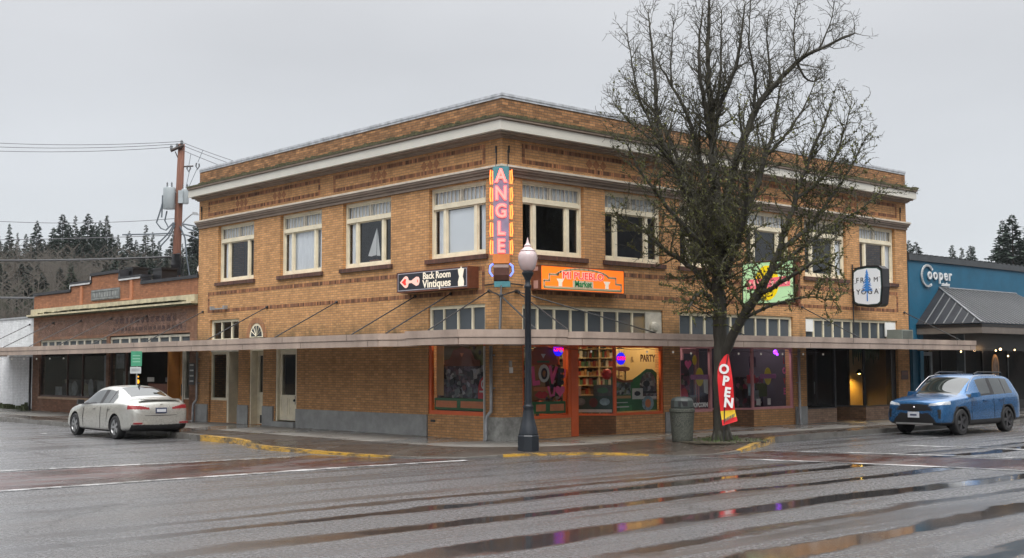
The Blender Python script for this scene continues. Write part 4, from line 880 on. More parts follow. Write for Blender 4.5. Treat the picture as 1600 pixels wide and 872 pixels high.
# facade A: adobe-shaped poster, newspaper display, red cap poster
flat('window_poster', 'brown stepped arch poster at the top of the left market window', 'poster', FA, [([(-2.4, 1.95), (-1.0, 1.95), (-1.0, 2.1), (-1.2, 2.12), (-1.35, 2.35), (-1.7, 2.44), (-2.05, 2.35), (-2.2, 2.12), (-2.4, 2.1)], PBN, -.13), ([(-1.78, 2.28), (-1.62, 2.28), (-1.70, 2.18)], POR, -.125)])
flat('window_blind', 'tan blind edge inside the orange framed market window at the left', 'blind', FA, [(rect(-2.82, -2.52, 1.2, 2.5), PTN, -.2)])
DPU = mk('poster_dusk_purple', (.10, .075, .11), .6, .4, 6, 0); DPR = mk('poster_dusk_red', (.13, .05, .055), .6, .4, 6, 0)
pp = []
for k in range(30):
    x, z = rnd.uniform(-2.72, -.9), rnd.uniform(1.17, 1.95); w, h = rnd.uniform(.05, .26), rnd.uniform(.03, .16); mt = rnd.choice([PGY, PGY, PGY, DPU, DPU, SBLK, SBLK, DPR])
    a = rnd.uniform(-.5, .5); c, s = math.cos(a), math.sin(a); pp.append(([(x + (p * c - q * s), z + (p * s + q * c)) for p, q in ((-w / 2, -h / 2), (w / 2, -h / 2), (w / 2, h / 2), (-w / 2, h / 2))], mt, -.25 + k * .0012))
pp.insert(0, (rect(-2.82, -.76, 1.14, 2.02), CL1, -.26))
flat('window_display', 'crowded collage of grey printed photos behind the left market window', 'display', FA, pp)
fm = [([(-1.05, 1.14), (-.76, 1.14), (-.76, 1.72), (-.85, 1.70), (-.98, 1.60), (-1.05, 1.4)], PRD, -.11), (circ(-.86, 1.5, .07, .11, 14), PWH, -.105), (circ(-.85, 1.5, .03, .06, 10), PRD, -.10), (rect(-1.0, -.80, 1.3, 1.34), PWH, -.105)]
flat('window_poster', 'red poster with a white emblem at the right edge of the left market window', 'poster', FA, fm)
flat('window_poster', 'dull olive floral poster at the top right of the left market window', 'poster', FA, [(rect(-1.5, -.78, 1.97, 2.5), mk('poster_olive', (.12, .13, .05), .6, .5, 5, 0), -.2)] + [(circ(-1.3 + .22 * (k % 3), 2.4 - .13 * k % .4 + .02, .05, .06, 8), SBLK, -.195) for k in range(4)])
# facade B: LOVE window
flat('window_backdrop', 'warm tan backing board with scalloped edge behind the LOVE letters', 'display', FB, [(rect(.74, 2.2, 1.08, 1.98), mk('love_board', (.26, .15, .06), .6, .3, 4, 0), -.3), (rect(1.7, 2.25, 1.08, 1.98), CL3, -.29), (rect(.74, 1.1, 1.5, 1.98), CL3, -.29), (rect(1.28, 1.85, 1.32, 1.42), POR, -.28)])
flat('window_poster', 'brick red arched poster at the top of the LOVE window', 'poster', FB, [([(1.0, 1.98), (2.05, 1.98), (2.05, 2.08), (1.95, 2.2), (1.85, 2.38), (1.6, 2.47), (1.3, 2.44), (1.12, 2.3), (1.02, 2.1)], mk('poster_brick', (.26, .06, .025), .6, .1, 3, 0), -.2), ([(1.46, 2.25), (1.62, 2.25), (1.54, 2.14)], PWH, -.195), (rect(1.33, 1.75, 2.03, 2.08), PGR, -.195)])
lv = thing('love_letters', 'large pink, white and black letters spelling LOVE in the corner market window', 'letters', (-.15, 1.5, 1.5))
for ch, u, z, mt, sz, ro in (('L', 1.17, 1.68, PPK, .62, .1), ('O', 1.47, 1.74, PWH, .56, 0), ('V', 1.77, 1.70, PPK, .56, -.1), ('E', 2.05, 1.66, SBLK, .52, -.05)):
    MB().text(FB, ch, u, z, -.10, sz, offset=.03, sx=.8, rot=ro).build('letter', mt, lv)
MB().text(FB, 'O', 1.47, 1.74, -.09, .38, offset=.012, sx=.7).build('letter', SBLK, lv)
flat('heart_cutout', 'pink paper heart lowest at the right of the LOVE window', 'decoration', FB, [(heart(2.03, 1.32, .34), PPK, -.1)], 'paper hearts in the LOVE window')
flat('heart_cutout', 'small red paper heart at the left end of the LOVE window', 'decoration', FB, [(heart(1.0, 1.72, .2), PRD, -.1)], 'paper hearts in the LOVE window')
flat('lips_cutout', 'dark red paper lips under the LOVE letters', 'decoration', FB, [([(1.15, 1.22), (1.3, 1.14), (1.5, 1.14), (1.62, 1.24), (1.5, 1.32), (1.4, 1.29), (1.3, 1.33)], PRD, -.1)])
for lab, pts in (('pink paper curl at the top right of the LOVE window', [(2.0, 1.85), (2.1, 1.65), (2.2, 1.68), (2.22, 1.85)]), ('dull pink paper curl between the lips and the heart', [(1.62, 1.42), (1.7, 1.2), (1.82, 1.22), (1.84, 1.4)]), ('pink paper curl at the left beside the lamp post', [(.86, 1.75), (.95, 1.5), (.9, 1.3), (1.0, 1.14)])):
    m = MB(); line(m, FB, pts, .055, -.11, -.105); tag(m.build('curl_cutout', PPK), lab, 'decoration')
# OPEN neon discs
def opensign(fr, u, z, d, label):
    t = thing('open_sign', label, 'sign', fr(u, d, z - .15)); MB().pr(fr, circ(u, z, .17, .165, 24), d - .02, d).build('disc', emit('neon_disc_blue', (.01, .01, 1), .8, (.01, .01, .3)), t)
    MB().text(fr, 'OPEN', u, z, d + .012, .135, offset=.003, sx=1.0).build('lettering', emit('neon_sign_red', (1, .01, .02), 1.3), t)
    m = MB(); m.tube([fr(u - .08, d - .01, z + .15), fr(u - .08, d - .01, 2.49)], .004, 4); m.build('cable', BLK, t)
opensign(FB, 1.98, 2.36, -.10, 'round blue neon disc reading OPEN left of the market door'); opensign(FB, 4.32, 2.14, -.12, 'round blue neon disc reading OPEN below the PARTY lettering')
# right market window: PARTY lettering, green poster wall
flat('window_poster', 'tall green poster with wavy top and printed pictures in the lit market window', 'poster', FB,
     [([(3.98, .74), (5.78, .74), (5.78, 1.75), (5.6, 1.85), (5.35, 1.86), (5.1, 1.72), (4.8, 1.58), (4.5, 1.55), (4.2, 1.62), (3.98, 1.80)], PGR, -.16),
      ([(3.98, 1.80), (4.2, 1.62), (4.5, 1.55), (4.8, 1.58), (4.8, 1.52), (4.5, 1.48), (4.2, 1.54), (3.98, 1.68)], PBN, -.155),
      (circ(5.42, 1.42, .33, .36, 20), CL1, -.154), (rect(5.12, 5.77, 1.02, 1.25), CL1, -.1535), (rect(4.3, 4.76, .74, .9), mk('poster_green2', (.05, .22, .07), .5, .3, 8, 0), -.155), (circ(5.35, 1.46, .14, .09, 9), SBLK, -.15), (rect(4.05, 4.72, 1.18, 1.50), clutterm('printed_collage', [(.2, .26, .28), (.05, .06, .07), (.35, .38, .36), (.12, .16, .1)], 12), -.152), (rect(4.78, 5.2, 1.05, 1.34), PWH, -.15), (circ(4.98, 1.2, .13, .07, 7), SBLK, -.147),
      (rect(5.2, 5.76, 1.2, 1.26), SBLK, -.149), (rect(5.2, 5.76, 1.05, 1.12), PWH, -.149), (circ(5.4, .93, .24, .2, 16), PLB, -.148), (circ(5.4, .93, .12, .12, 9), POR, -.144), (rect(4.1, 4.6, .96, .98), PWH, -.154), (rect(4.1, 4.65, .84, .87), PWH, -.154), (rect(4.1, 4.72, 1.08, 1.15), PTN, -.153)])
m = MB(); m.text(FB, 'PARTY', 5.38, 2.14, -.12, .27, offset=.006, sx=.75); tag(m.build('window_lettering', mk('dark_red_vinyl', (.09, .015, .01), .5)), 'dark red PARTY lettering on the lit market window', 'lettering')
tag(MB().text(FB, '&', 4.75, 2.1, -.12, .22).build('window_lettering', PTN), 'tan ampersand mark beside the OPEN disc on the lit market window', 'lettering')
flat('paper_flower', 'salmon paper flower behind the lit market window', 'decoration', FB, [(circ(4.7, 1.86, .28, .07, 9), POR, -.4), (rect(4.5, 4.56, 1.5, 1.82), PTN, -.4), (rect(4.75, 4.81, 1.5, 1.82), PTN, -.4)])
# posters on the splayed glass, shelves of goods inside
flat('window_poster', 'beige price poster low on the splayed market glass', 'poster', fsm, [(rect(.12, .62, .95, 1.42), mk('poster_beige', (.38, .24, .19), .6, .1, 4, 0), -.08)])
flat('window_poster', 'dark green poster with three vegetables low on the splayed market glass', 'poster', fsm, [(rect(.35, 1.45, .72, 1.15), mk('poster_deep_green', (.02, .06, .05), .6, .2, 4, 0), -.07), (circ(.6, 1.0, .14, .1, 10), PGY, -.065), (circ(.95, .98, .12, .13, 10), mk('poster_maroon', (.12, .03, .03), .6), -.065), (circ(1.25, 1.0, .14, .1, 10), PLB, -.065), (rect(.36, 1.44, .72, .80), PWH, -.064)])
flat('window_poster', 'grey landscape poster halfway up the splayed market glass', 'poster', fsm, [(rect(.95, 1.5, 1.15, 1.45), mk('poster_slate', (.06, .06, .055), .6, .6, 6, 0), -.07), (circ(1.2, 1.3, .15, .08, 9), PGR, -.066)])
tag(MB().lathe(fsm(1.3, -.15, 1.72), [(.05, -.14), (.13, -.06), (.14, .03), (.08, .13), (.02, .15)], 12).build('red_lantern', PRD), 'round dark red lantern hanging behind the splayed market glass', 'lantern')
SHC = mk('shelf_cream', (.42, .32, .19), .6)
gm_ = [mk('goods_%s' % n_, c_, .5, .3, 9, 0) for n_, c_ in (('red', (.20, .03, .02)), ('green', (.03, .08, .04)), ('ochre', (.25, .13, .05)), ('white', (.32, .3, .27)), ('dark', (.03, .03, .03)), ('brown', (.09, .05, .03)))]
for lab, org, axu, axn, L in (('cream shelves packed with small goods along the back wall of the market', (-3.05, 3.1, 0), (0, 1, 0), (1, 0, 0), 2.9), ('cream shelves packed with jars along the side wall deep inside the market', (-3.0, 6.05, 0), (1, 0, 0), (0, -1, 0), 1.35)):
    fr_ = Fr(org, axu, axn); sh = thing('shop_shelves', lab, 'shelves', (org[0], org[1], .15)); m = MB()
    for z in (.5, .8, 1.1, 1.38, 1.64, 1.9, 2.16, 2.42): m.fb(fr_, 0, L, 0, .3, z, z + .025)
    for k in range(3): m.fb(fr_, k * (L - .03) / 2, k * (L - .03) / 2 + .03, .002, .298, .16, 2.7)
    m.fb(fr_, 0, L, -.02, 0, .16, 2.7); m.build('rack', SHC, sh); m = MB()
    for z in (.525, .825, 1.125, 1.405, 1.665, 1.925, 2.185, 2.445):
        y = .05
        while y < L - .15: w = rnd.uniform(.05, .14); m.fb(fr_, y, y + w, .06, .25, z, z + rnd.uniform(.1, .21), rnd.randrange(6)); y += w + rnd.uniform(.005, .04)
    o = m.build('goods', gm_, sh); o['kind'] = 'stuff'; o['label'] = 'small packets and jars crowding the shelves'
def shoplamp(p, e, col, sx, sy, name, label, rot=(0, 0, 0)):
    l = bpy.data.lights.new(name, 'AREA'); l.energy = e; l.color = col; l.shape = 'RECTANGLE'; l.size = sx; l.size_y = sy
    o = bpy.data.objects.new(name + '_light', l); COL.objects.link(o); t = thing(name, label, 'lamp', p); o.parent = t; o.location = (0, 0, -.03); o.rotation_euler = rot
    MB().box(p[0] - sx / 2, p[0] + sx / 2, p[1] - sy / 2, p[1] + sy / 2, p[2], p[2] + .05).build('lamp_housing', WHITE, t)
shoplamp((-1.0, 5.2, 3.38), 64, (1, .72, .36), .6, 1.6, 'ceiling_lamp', 'warm ceiling lamp lighting the right market window from inside')
shoplamp((-1.3, 1.4, 3.38), 50, (1, .75, .5), .5, 1.2, 'ceiling_lamp', 'dim ceiling lamp inside behind the LOVE window')
# pink shop window contents
shoplamp((-1.0, 7.3, 3.38), 27, (1, .88, .85), .5, 1.2, 'ceiling_lamp', 'dim pinkish ceiling lamp behind the left pink framed window'); shoplamp((-1.0, 10.9, 3.38), 27, (1, .86, .88), .5, 1.2, 'ceiling_lamp', 'dim pinkish ceiling lamp behind the right pink framed window')
def popsign(u, label):
    flat('window_decal', label, 'decal', FB, [(circ(u, 1.62, .17, .26, 20), PYL, -.10), ([(u - .38, 1.55), (u + .38, 1.55), (u + .42, 1.62), (u + .38, 1.69), (u - .38, 1.69), (u - .42, 1.62)], PMG, -.094)])
popsign(7.55, 'yellow oval decal with mauve band in the left pink framed window'); popsign(10.75, 'yellow oval decal with mauve band in the right pink framed window')
def low_letters(s, u, lab, sx=.8): tag(MB().text(FB, s, u, .83, -.10, .17, offset=.008, sx=sx).build('window_lettering', WHITE), lab, 'lettering')
low_letters('POPCORN', 7.55, 'white POPCORN lettering low on the left pink framed window', .85)
flat('heart_cutout', 'pink paper heart high in the left pink framed window', 'decoration', FB, [(heart(7.05, 1.98, .3), PPK, -.1)])
flat('paper_notice', 'tilted white paper notice in the left pink framed window', 'notice', FB, [([(7.75, 1.18), (8.0, 1.12), (8.0, 1.6), (7.72, 1.55)], PWH, -.11)])
flat('window_backdrop', 'jumble of small gifts on shelves behind the left pink framed window', 'display', FB, [(rect(6.7, 7.95, .7, 1.75), CL2, -.8)])
flat('window_backdrop', 'jumble of small gifts on shelves behind the right pink framed window', 'display', FB, [(rect(9.95, 11.3, .7, 1.6), CL2, -.7)])
flat('window_display', 'red hearts and grey plush figures in the left pink framed window', 'display', FB, [(circ(7.1, 1.1, .18, .22, 9), PRD, -.3), (circ(7.05, .95, .12, .14, 9), PGY, -.25), (rect(7.4, 7.7, .75, 1.1), PGY, -.35), (rect(6.95, 7.5, 1.72, 2.1), mk('poster_plum', (.05, .03, .06), .7), -.5), (circ(7.6, 2.1, .1, .15, 8), PYL, -.32)])
flat('window_display', 'pink red and grey gift display in the right pink framed window', 'display', FB, [(rect(9.98, 10.4, 1.42, 1.66), PRD, -.3), (rect(10.1, 10.3, 1.62, 1.85), PPK, -.28), (rect(10.0, 10.32, 1.05, 1.4), PLB, -.27), (rect(10.2, 10.5, .9, 1.2), PGY, -.26), (rect(10.35, 10.7, 1.9, 2.2), mk('poster_plum', (.05, .03, .06), .7), -.5), (rect(10.6, 11.1, 1.0, 1.4), mk('poster_moss', (.06, .08, .03), .7), -.4), (rect(10.3, 10.5, .76, .95), PWH, -.2), (rect(10.85, 11.0, .76, .95), PWH, -.2)])
lv = thing('love_letters', 'thin pink LOVE letters set one above another in the right pink framed window', 'letters', (-.15, 11.5, 1.0))
for k, ch in enumerate('LOVE'): MB().text(FB, ch, 11.58, 2.08 - k * .31, -.10, .27, offset=.006, sx=.75).build('letter', PRD if k in (0, 2) else PPK, lv)
m = MB(); m.ball((-.25, 11.35, 2.35), .07, 8); m.ball((-.25, 11.45, 2.28), .04, 6); m.tube([(-.25, 11.35, 2.42), (-.25, 11.35, 2.5)], .005, 4); tag(m.build('party_light', emit('violet_light', (.35, .05, 1), 2.5)), 'small violet party light hanging at the top of the pink framed window', 'light')
m = MB()
for k in range(6): y = 9.0 + .12 * k; m.pr(Fr((-.9, 0, 0), (0, 1, 0), (1, 0, 0)), [(y - .05, .7), (y + .06, .7), (y + .03, 1.6 + .1 * (k % 2)), (y - .03, 1.62)], -.05, 0)
tag(m.build('hanging_clothes', mk('navy_cloth', (.03, .035, .06), .8, .5, 8, 0)), 'row of dark clothes hanging behind the splayed glass of the pink shop', 'clothes')
# yoga studio: lit floor lamp in front of a wall
v = thing('floor_lamp', 'lit floor lamp glowing yellow behind the rightmost window of the brick building', 'lamp', (-.9, 17.25, .15))
m = MB(); m.lathe((-.9, 17.25, .15), [(.14, 0), (.14, .02), (.012, .03), (.012, 1.62)], 12); m.tube([(-.9, 17.25, 1.75), (-.9, 17.12, 1.82), (-.9, 17.0, 1.74)], .012, 6); m.build('stand', BLK, v)
MB().lathe((-.9, 16.98, 1.66), [(.14, 0), (.05, .13), (.02, .15)], 14).build('lamp_shade', BLK, v); MB().ball((-.9, 16.98, 1.68), .045, 8).build('bulb', emit('lit_bulb', (1, .62, .12), 30), v)
l = bpy.data.lights.new('lamp_glow', 'SPOT'); l.energy = 60; l.color = (1, .55, .08); l.spot_size = R(150); l.spot_blend = .6; l.shadow_soft_size = .05; o = bpy.data.objects.new('lamp_glow', l); COL.objects.link(o); o.parent = v; o.location = (0, -.27, 1.47)
MB().box(-1.35, -1.28, 15.95, 17.9, .15, 3.4).build('lamp_wall', YWALL, Bd)
flat('hanging_plant', 'dark trailing plants at the top of the window above the floor lamp', 'plant', Fr((-.5, 0, 0), (0, 1, 0), (1, 0, 0)), [([(15.95 + .11 * k, 2.5), (15.95 + .11 * k + .12, 2.5), (15.95 + .11 * k + .08, 1.92 + .28 * abs(math.sin(k * 2.3))), (15.95 + .11 * k + .02, 2.02 + .25 * abs(math.sin(k * 1.1)))], mk('dark_leaves', (.02, .045, .012), .7, .5, 8, 0), .001 * k) for k in range(15)])
# small framed plaque on the far pier
flat('wall_plaque', 'small dull red framed plaque on the pier beside the blue building', 'plaque', FB, [(rect(18.1, 18.55, 1.45, 1.75), mk('plaque_brown', (.08, .03, .02), .5), .02), (rect(18.14, 18.5, 1.6, 1.7), RUST, .024)])
# toy sailboat in the third window
v = thing('toy_sailboat', 'white model sailboat standing in the third upper window from the left', 'sailboat', (-5.75, .32, 4.83))
m = MB(); m.pr(Fr((0, .33, 0), (1, 0, 0), (0, -1, 0)), [(-5.98, 4.93), (-5.5, 4.93), (-5.56, 4.84), (-5.9, 4.84)], -.05, .05); m.build('hull', mk('varnished_wood', (.2, .07, .03), .4), v)
m = MB(); m.tube([(-5.66, .33, 4.9), (-5.66, .33, 5.86)], .008, 5); m.build('mast', IRON, v)
m = MB(); m.face([(-5.67, .33, 5.84), (-6.05, .30, 5.06), (-5.85, .27, 5.03), (-5.67, .31, 5.06)]); m.face([(-5.65, .33, 5.8), (-5.48, .31, 5.02), (-5.65, .31, 5.04)]); m.build('sail', mk('sail_cloth', (.7, .7, .68), .8, .05, 3, 0), v)
# ------------------------------------------------------------------ low red brick building
LX0, LX1 = -30.15, -15.52
Lb = thing('low_brick_building', 'low single storey red brick shop building with stepped parapet and cream cornice', 'building', (-23, 0, .1))
prof = [(LX0, 4.96), (-26.25, 4.98), (-26.25, 5.22), (-24.26, 5.24), (-24.26, 5.50), (-21.70, 5.50), (-21.70, 5.22), (-19.80, 5.20), (-19.80, 4.96), (LX1, 4.96)]
m = MB(); m.wall(FA, LX0, LX1, 3.95, 4.96, [], 0)
m.pr(FA, [(-26.25, 4.96), (-19.8, 4.96), (-19.80, 5.20), (-21.70, 5.20), (-21.70, 5.48), (-24.26, 5.48), (-24.26, 5.20), (-26.25, 5.20)], -.3, 0)
m.box(LX0, LX1, .25, .3, 3.95, 4.96); m.face([(LX0, 0, .1), (LX0, 12, .1), (LX0, 12, 4.96), (LX0, 0, 4.96)])
m.build('parapet', REDB, Lb)
m = MB(); m.wall(FA, LX0, LX1, .1, 3.95, [(-29.4, -22.75, .72, 3.08), (-22.5, -16.05, .15, 3.12)], .25); m.build('wall', FADE, Lb)
MB().box(LX0, LX1, .3, 12, 4.4, 4.5).build('roof', mk('roof_felt', (.05, .05, .05), .9), Lb)
m = MB()
for (a, z), (b, z2) in zip(prof, prof[1:]):
    if b > a: m.fb(FA, a - .05, b + .05, -.35, .05, max(z, z2), max(z, z2) + .11)
    else: m.fb(FA, a - .06, a + .02 if z2 > z else a + .06, -.33, .03, min(z, z2), max(z, z2))
m.build('parapet_cap', mk('black_membrane', (.022, .023, .028), .5, .3, 3, .1), Lb)
m = MB(); m.fb(FA, -26.22, -24.3, .052, .06, 5.20, 5.26); m.build('cap_flashing', mk('pale_flashing', (.5, .5, .5), .4), Lb); MB().fb(FA, -21.65, -19.85, .052, .06, 5.18, 5.24).build('cap_flashing', mk('pale_flashing', (.5, .5, .5), .4), Lb); MB().fb(FA, -26.31, -26.25, .035, .05, 4.98, 5.3).build('cap_flashing', mk('pale_flashing', (.5, .5, .5), .4), Lb); MB().fb(FA, -24.31, -24.26, .035, .05, 5.3, 5.52).build('cap_flashing', mk('pale_flashing', (.5, .5, .5), .4), Lb)
m = MB(); m.fb(FA, LX0 - .05, LX1, .0, .12, 4.17, 4.40); m.fb(FA, LX0 - .15, LX1, .0, .26, 4.10, 4.169); m.build('cornice', mk('cream_cornice', (.50, .44, .29), .6, .3, 3, .2), Lb)
m = MB()
for k in range(260): u = rnd.triangular(LX0, LX1, -18.5); w = rnd.uniform(.05, .3); m.fb(FA, u, min(LX1, u + w), .02, .265, 4.165, 4.17 + rnd.uniform(.01, .07))
m.fb(FA, LX0 - .1, LX1, 0, .22, 4.05, 4.099); m.build('cornice_moss', MOSS, Lb)
m = MB()
for u in (-25.15, -20.62): m.fb(FA, u - .1, u + .1, .0, .05, 4.42, 5.15)
m.fb(FA, -21.55, -20.72, .0, .02, 4.44, 4.5); m.build('pilaster', mk('brick_strip', (.42, .17, .08), .8, .15, 8, .2), Lb)
v = MB(); v.fb(FA, -24.17, -21.62, .0, .045, 4.53, 4.94); pl = v.build('plaque', mk('plaque_concrete', (.16, .17, .165), .8, .35, 6, .3), Lb)
m = MB(); m.fb(FA, -24.1, -21.7, .046, .06, 4.57, 4.60); m.fb(FA, -24.1, -21.7, .046, .06, 4.87, 4.90)
for k in range(9): m.fb(FA, -23.9 + k * .24, -23.78 + k * .24, .046, .058, 4.65, 4.82)
m.build('plaque_relief', mk('plaque_concrete_light', (.24, .25, .24), .8, .35, 6, .3), pl)
# painted ghost sign panel (flaked paint under the cornice)
GH, n_, b_n = newmat('ghost_sign_paint')
f_ = ntex(n_, wpos(n_, (1, 1, 1.5)), 2.4, 8, .8); o_ = [x for x in n_.nodes if x.type == 'OUTPUT_MATERIAL'][0]
b_n.inputs['Base Color'].default_value = (.20, .115, .085, 1); b_n.inputs['Roughness'].default_value = .8
t_ = n_.nodes.new('ShaderNodeBsdfTransparent'); mx_ = n_.nodes.new('ShaderNodeMixShader'); n_.links.new(mrange(n_, f_, .40, .56, 0, .8), mx_.inputs[0]); n_.links.new(b_n.outputs[0], mx_.inputs[1]); n_.links.new(t_.outputs[0], mx_.inputs[2]); n_.links.new(mx_.outputs[0], o_.inputs[0])
m = MB(); m.fb(FA, -29.6, -16.3, .001, .004, 3.2, 3.85); m.build('faded_wall_sign', GH, Lb)
m = MB()
x = -22.2
for k in range(17):
    w = rnd.uniform(.15, .3); m.fb(FA, x, x + w, .0045, .007, 3.28, 3.42); x += w + .12
x = -22.0
for k in range(12): w = rnd.uniform(.2, .35); m.fb(FA, x, x + w, .0045, .007, 3.56, 3.76); x += w + .16
DG, n_, b_n = newmat('ghost_letter_paint')
f_ = ntex(n_, wpos(n_), 4, 8, .8); o_ = [q for q in n_.nodes if q.type == 'OUTPUT_MATERIAL'][0]
b_n.inputs['Base Color'].default_value = (.075, .04, .04, 1); b_n.inputs['Roughness'].default_value = .8
t_ = n_.nodes.new('ShaderNodeBsdfTransparent'); mx_ = n_.nodes.new('ShaderNodeMixShader'); n_.links.new(mrange(n_, f_, .42, .56, .15, .9), mx_.inputs[0]); n_.links.new(b_n.outputs[0], mx_.inputs[1]); n_.links.new(t_.outputs[0], mx_.inputs[2]); n_.links.new(mx_.outputs[0], o_.inputs[0])
m.build('faded_letters', DG, Lb)
def ltrans(u0, u1, n):
    m = MB(); m.fb(FA, u0, u1, -.14, -.06, 2.55, 2.72); m.fb(FA, u0, u1, -.14, -.06, 3.0, 3.08)
    for k in range(n + 1): x = u0 + (u1 - u0) * k / n; m.fb(FA, max(u0, x - .06), min(u1, x + .06), -.14, -.062, 2.72, 3.0)
    o = m.build('transom_window', CREAMD, Lb)
    for k in range(n):
        a = u0 + (u1 - u0) * k / n; b = u0 + (u1 - u0) * (k + 1) / n; MB().face([FA(a + .05, -.11, 2.7), FA(b - .05, -.11, 2.7), FA(b - .05, -.11, 3.02), FA(a + .05, -.11, 3.02)]).build('pane', FROST, o)
ltrans(-29.4, -22.75, 9); ltrans(-22.5, -16.05, 8)
BRN = mk('brown_paint', (.075, .035, .025), .45, .2, 3, .05)
glazed(FA, -29.4, -22.75, .74, 2.56, -.05, .07, BRN, GLASSD, Lb, mull=((-26.6, .04), (-25.1, .04)))
MB().fb(FA, -29.4, -22.75, -.2, -.04, .1, .66).build('stall_riser', brickm('brown_riser_brick', (.20, .09, .05), (.15, .065, .04), (.09, .06, .045)), Lb)
MB().fb(FA, -29.42, -22.73, -.2, .03, .661, .738).build('sill', mk('tan_sill', (.4, .27, .17), .5), Lb)
glazed(FA, -22.5, -21.1, .6, 2.56, -.05, .06, BRN, GLASSD, Lb); MB().fb(FA, -22.5, -21.1, -.2, -.04, .1, .597).build('stall_riser', DBRK, Lb)
# recessed entrance with yellow door
OCH = mk('ochre_door_paint', (.52, .22, .05), .5, .12, 2, .05)
MB().box(-17.72, -17.66, .03, .9, .15, 2.56).build('entrance_side', OCH, Lb)
m = MB(); yd = .85; fd = Fr((0, .45, 0), (1, 0, 0), (0, -1, 0)); m.fb(fd, -17.6, -17.3, -.05, 0, .15, 2.5); m.fb(fd, -16.75, -16.6, -.05, 0, .15, 2.5); m.fb(fd, -17.3, -16.75, -.05, 0, 2.25, 2.5); m.fb(fd, -17.3, -16.75, -.05, 0, .15, .4); do = m.build('door', OCH, Lb)
MB().fb(fd, -17.3, -16.75, -.045, -.02, .4, 2.25).build('pane', mk('black_glass', (.01, .012, .014), .05, .1, 2, 0), do); MB().tube([fd(-17.38, .05, .95), fd(-17.38, .05, 1.35)], .02).build('handle', BLK, do); MB().fb(fd, -17.08, -16.98, -.019, -.016, 1.42, 1.52).build('door_sticker', PWH, do)
MB().fb(FA, -16.6, -16.5, -.5, -.02, .15, 2.56).build('door_frame', CREAMD, Lb)
glazed(FA, -16.49, -16.06, .85, 2.56, -.05, .05, CREAMD, GLASSD, Lb); MB().fb(FA, -16.49, -16.06, -.2, -.04, .1, .847).build('stall_riser', REDB, Lb)
m = MB(); m.box(LX0 + .2, LX1 - .1, 3.4, 3.5, .1, 4.0); m.box(LX0 + .2, LX1 - .1, .3, 3.4, 4.0, 4.05); m.box(LX0 + .2, LX1 - .1, .26, 3.4, .1, .149); m.box(LX0 + .2, LX0 + .25, .3, 3.4, .15, 4); m.box(-15.75, -15.7, .3, 3.4, .15, 4); m.build('shop_room', mk('dark_brown_room', (.035, .025, .02), .9, .3, 1, 0), Lb)
# things in its windows
pp = [(rect(-29.2, -23.8, .75, 1.45), CL4, -.9), (rect(-28.9, -28.2, .8, 1.15), PGY, -.5), (rect(-27.9, -27.2, .8, 1.3), mk('poster_grey2', (.1, .11, .1), .7, .5, 5, 0), -.6), (circ(-26.9, 1.1, .3, .3, 12), PGY, -.5), (rect(-26.3, -25.6, .8, 1.25), mk('poster_khaki', (.14, .13, .08), .7, .5, 5, 0), -.55), (circ(-25.3, 1.15, .25, .35, 12), PGY, -.5), (rect(-24.9, -24.3, .8, 1.4), PGY, -.6), (rect(-23.6, -22.85, .85, 2.4), mk('pale_banner', (.20, .21, .23), .7, .3, 3, 0), -.3)]
flat('window_display', 'dim antiques and grey ornaments in the long window of the low brick building', 'display', FA, pp)
flat('window_poster', 'pale posters on the narrow window left of the ochre door', 'poster', FA, [(rect(-22.3, -21.6, 1.9, 2.45), PGY, -.2), (rect(-21.9, -21.3, .8, 1.8), mk('poster_grey2', (.1, .11, .1), .7), -.3)])
flat('window_display', 'dark red and white display in the recessed entrance of the low brick building', 'display', Fr((0, .5, 0), (1, 0, 0), (0, -1, 0)), [(rect(-20.2, -18.7, .9, 1.35), PBN, 0), (rect(-20.25, -19.7, 1.42, 1.58), PWH, .01), (rect(-18.8, -18.5, 1.42, 1.58), PGY, .01)])
m = MB(); m.ball((-20.6, .3, 1.42), .05, 6, sz=1.6); m.ball((-20.6, .3, 1.60), .03, 6); tag(m.build('yellow_light', emit('yellow_glow', (1, .45, .02), 1.2)), 'small glowing yellow light in the window beside the parking sign', 'light')
flat('menu_board', 'narrow black board with curved pale lines on the wall beside the ochre door', 'board', FA, [(rect(-16.02, -15.62, 1.35, 2.08), BLK, .03)] + [(rect(-15.95, -15.69, 1.45 + .18 * k, 1.50 + .18 * k), PWH, .034) for k in range(4)])
for x0, x1, z0, z1, lab in ((-22.05, -21.45, 5.34, 5.72, 'black square vent box behind the middle of the stepped parapet'), (-19.75, -19.05, 4.98, 5.55, 'larger black vent box standing right of the stepped parapet')):
    v = thing('roof_vent', lab, 'vent', ((x0 + x1) / 2, .7, z0 - .6)); MB().box(x0, x1, .4, 1.0, 4.5, z1 - .06).build('duct', BLK, v); MB().box(x0 - .05, x1 + .05, .36, 1.04, z1 - .059, z1).build('cap', BLK, v)
v = thing('satellite_dish', 'small white satellite dish where the low roof meets the tall brick wall', 'dish', (-15.75, .5, 5.0)); m = MB(); m.lathe((-15.75, .3, 5.3), [(.02, 0), (.12, .03), (.20, .09)], 14, ax=(.3, -.8, .4)); m.build('dish', mk('dish_white', (.6, .52, .45), .5), v); MB().tube([(-15.75, .35, 5.3), (-15.75, .5, 4.6)], .02).build('mast', STEEL, v)

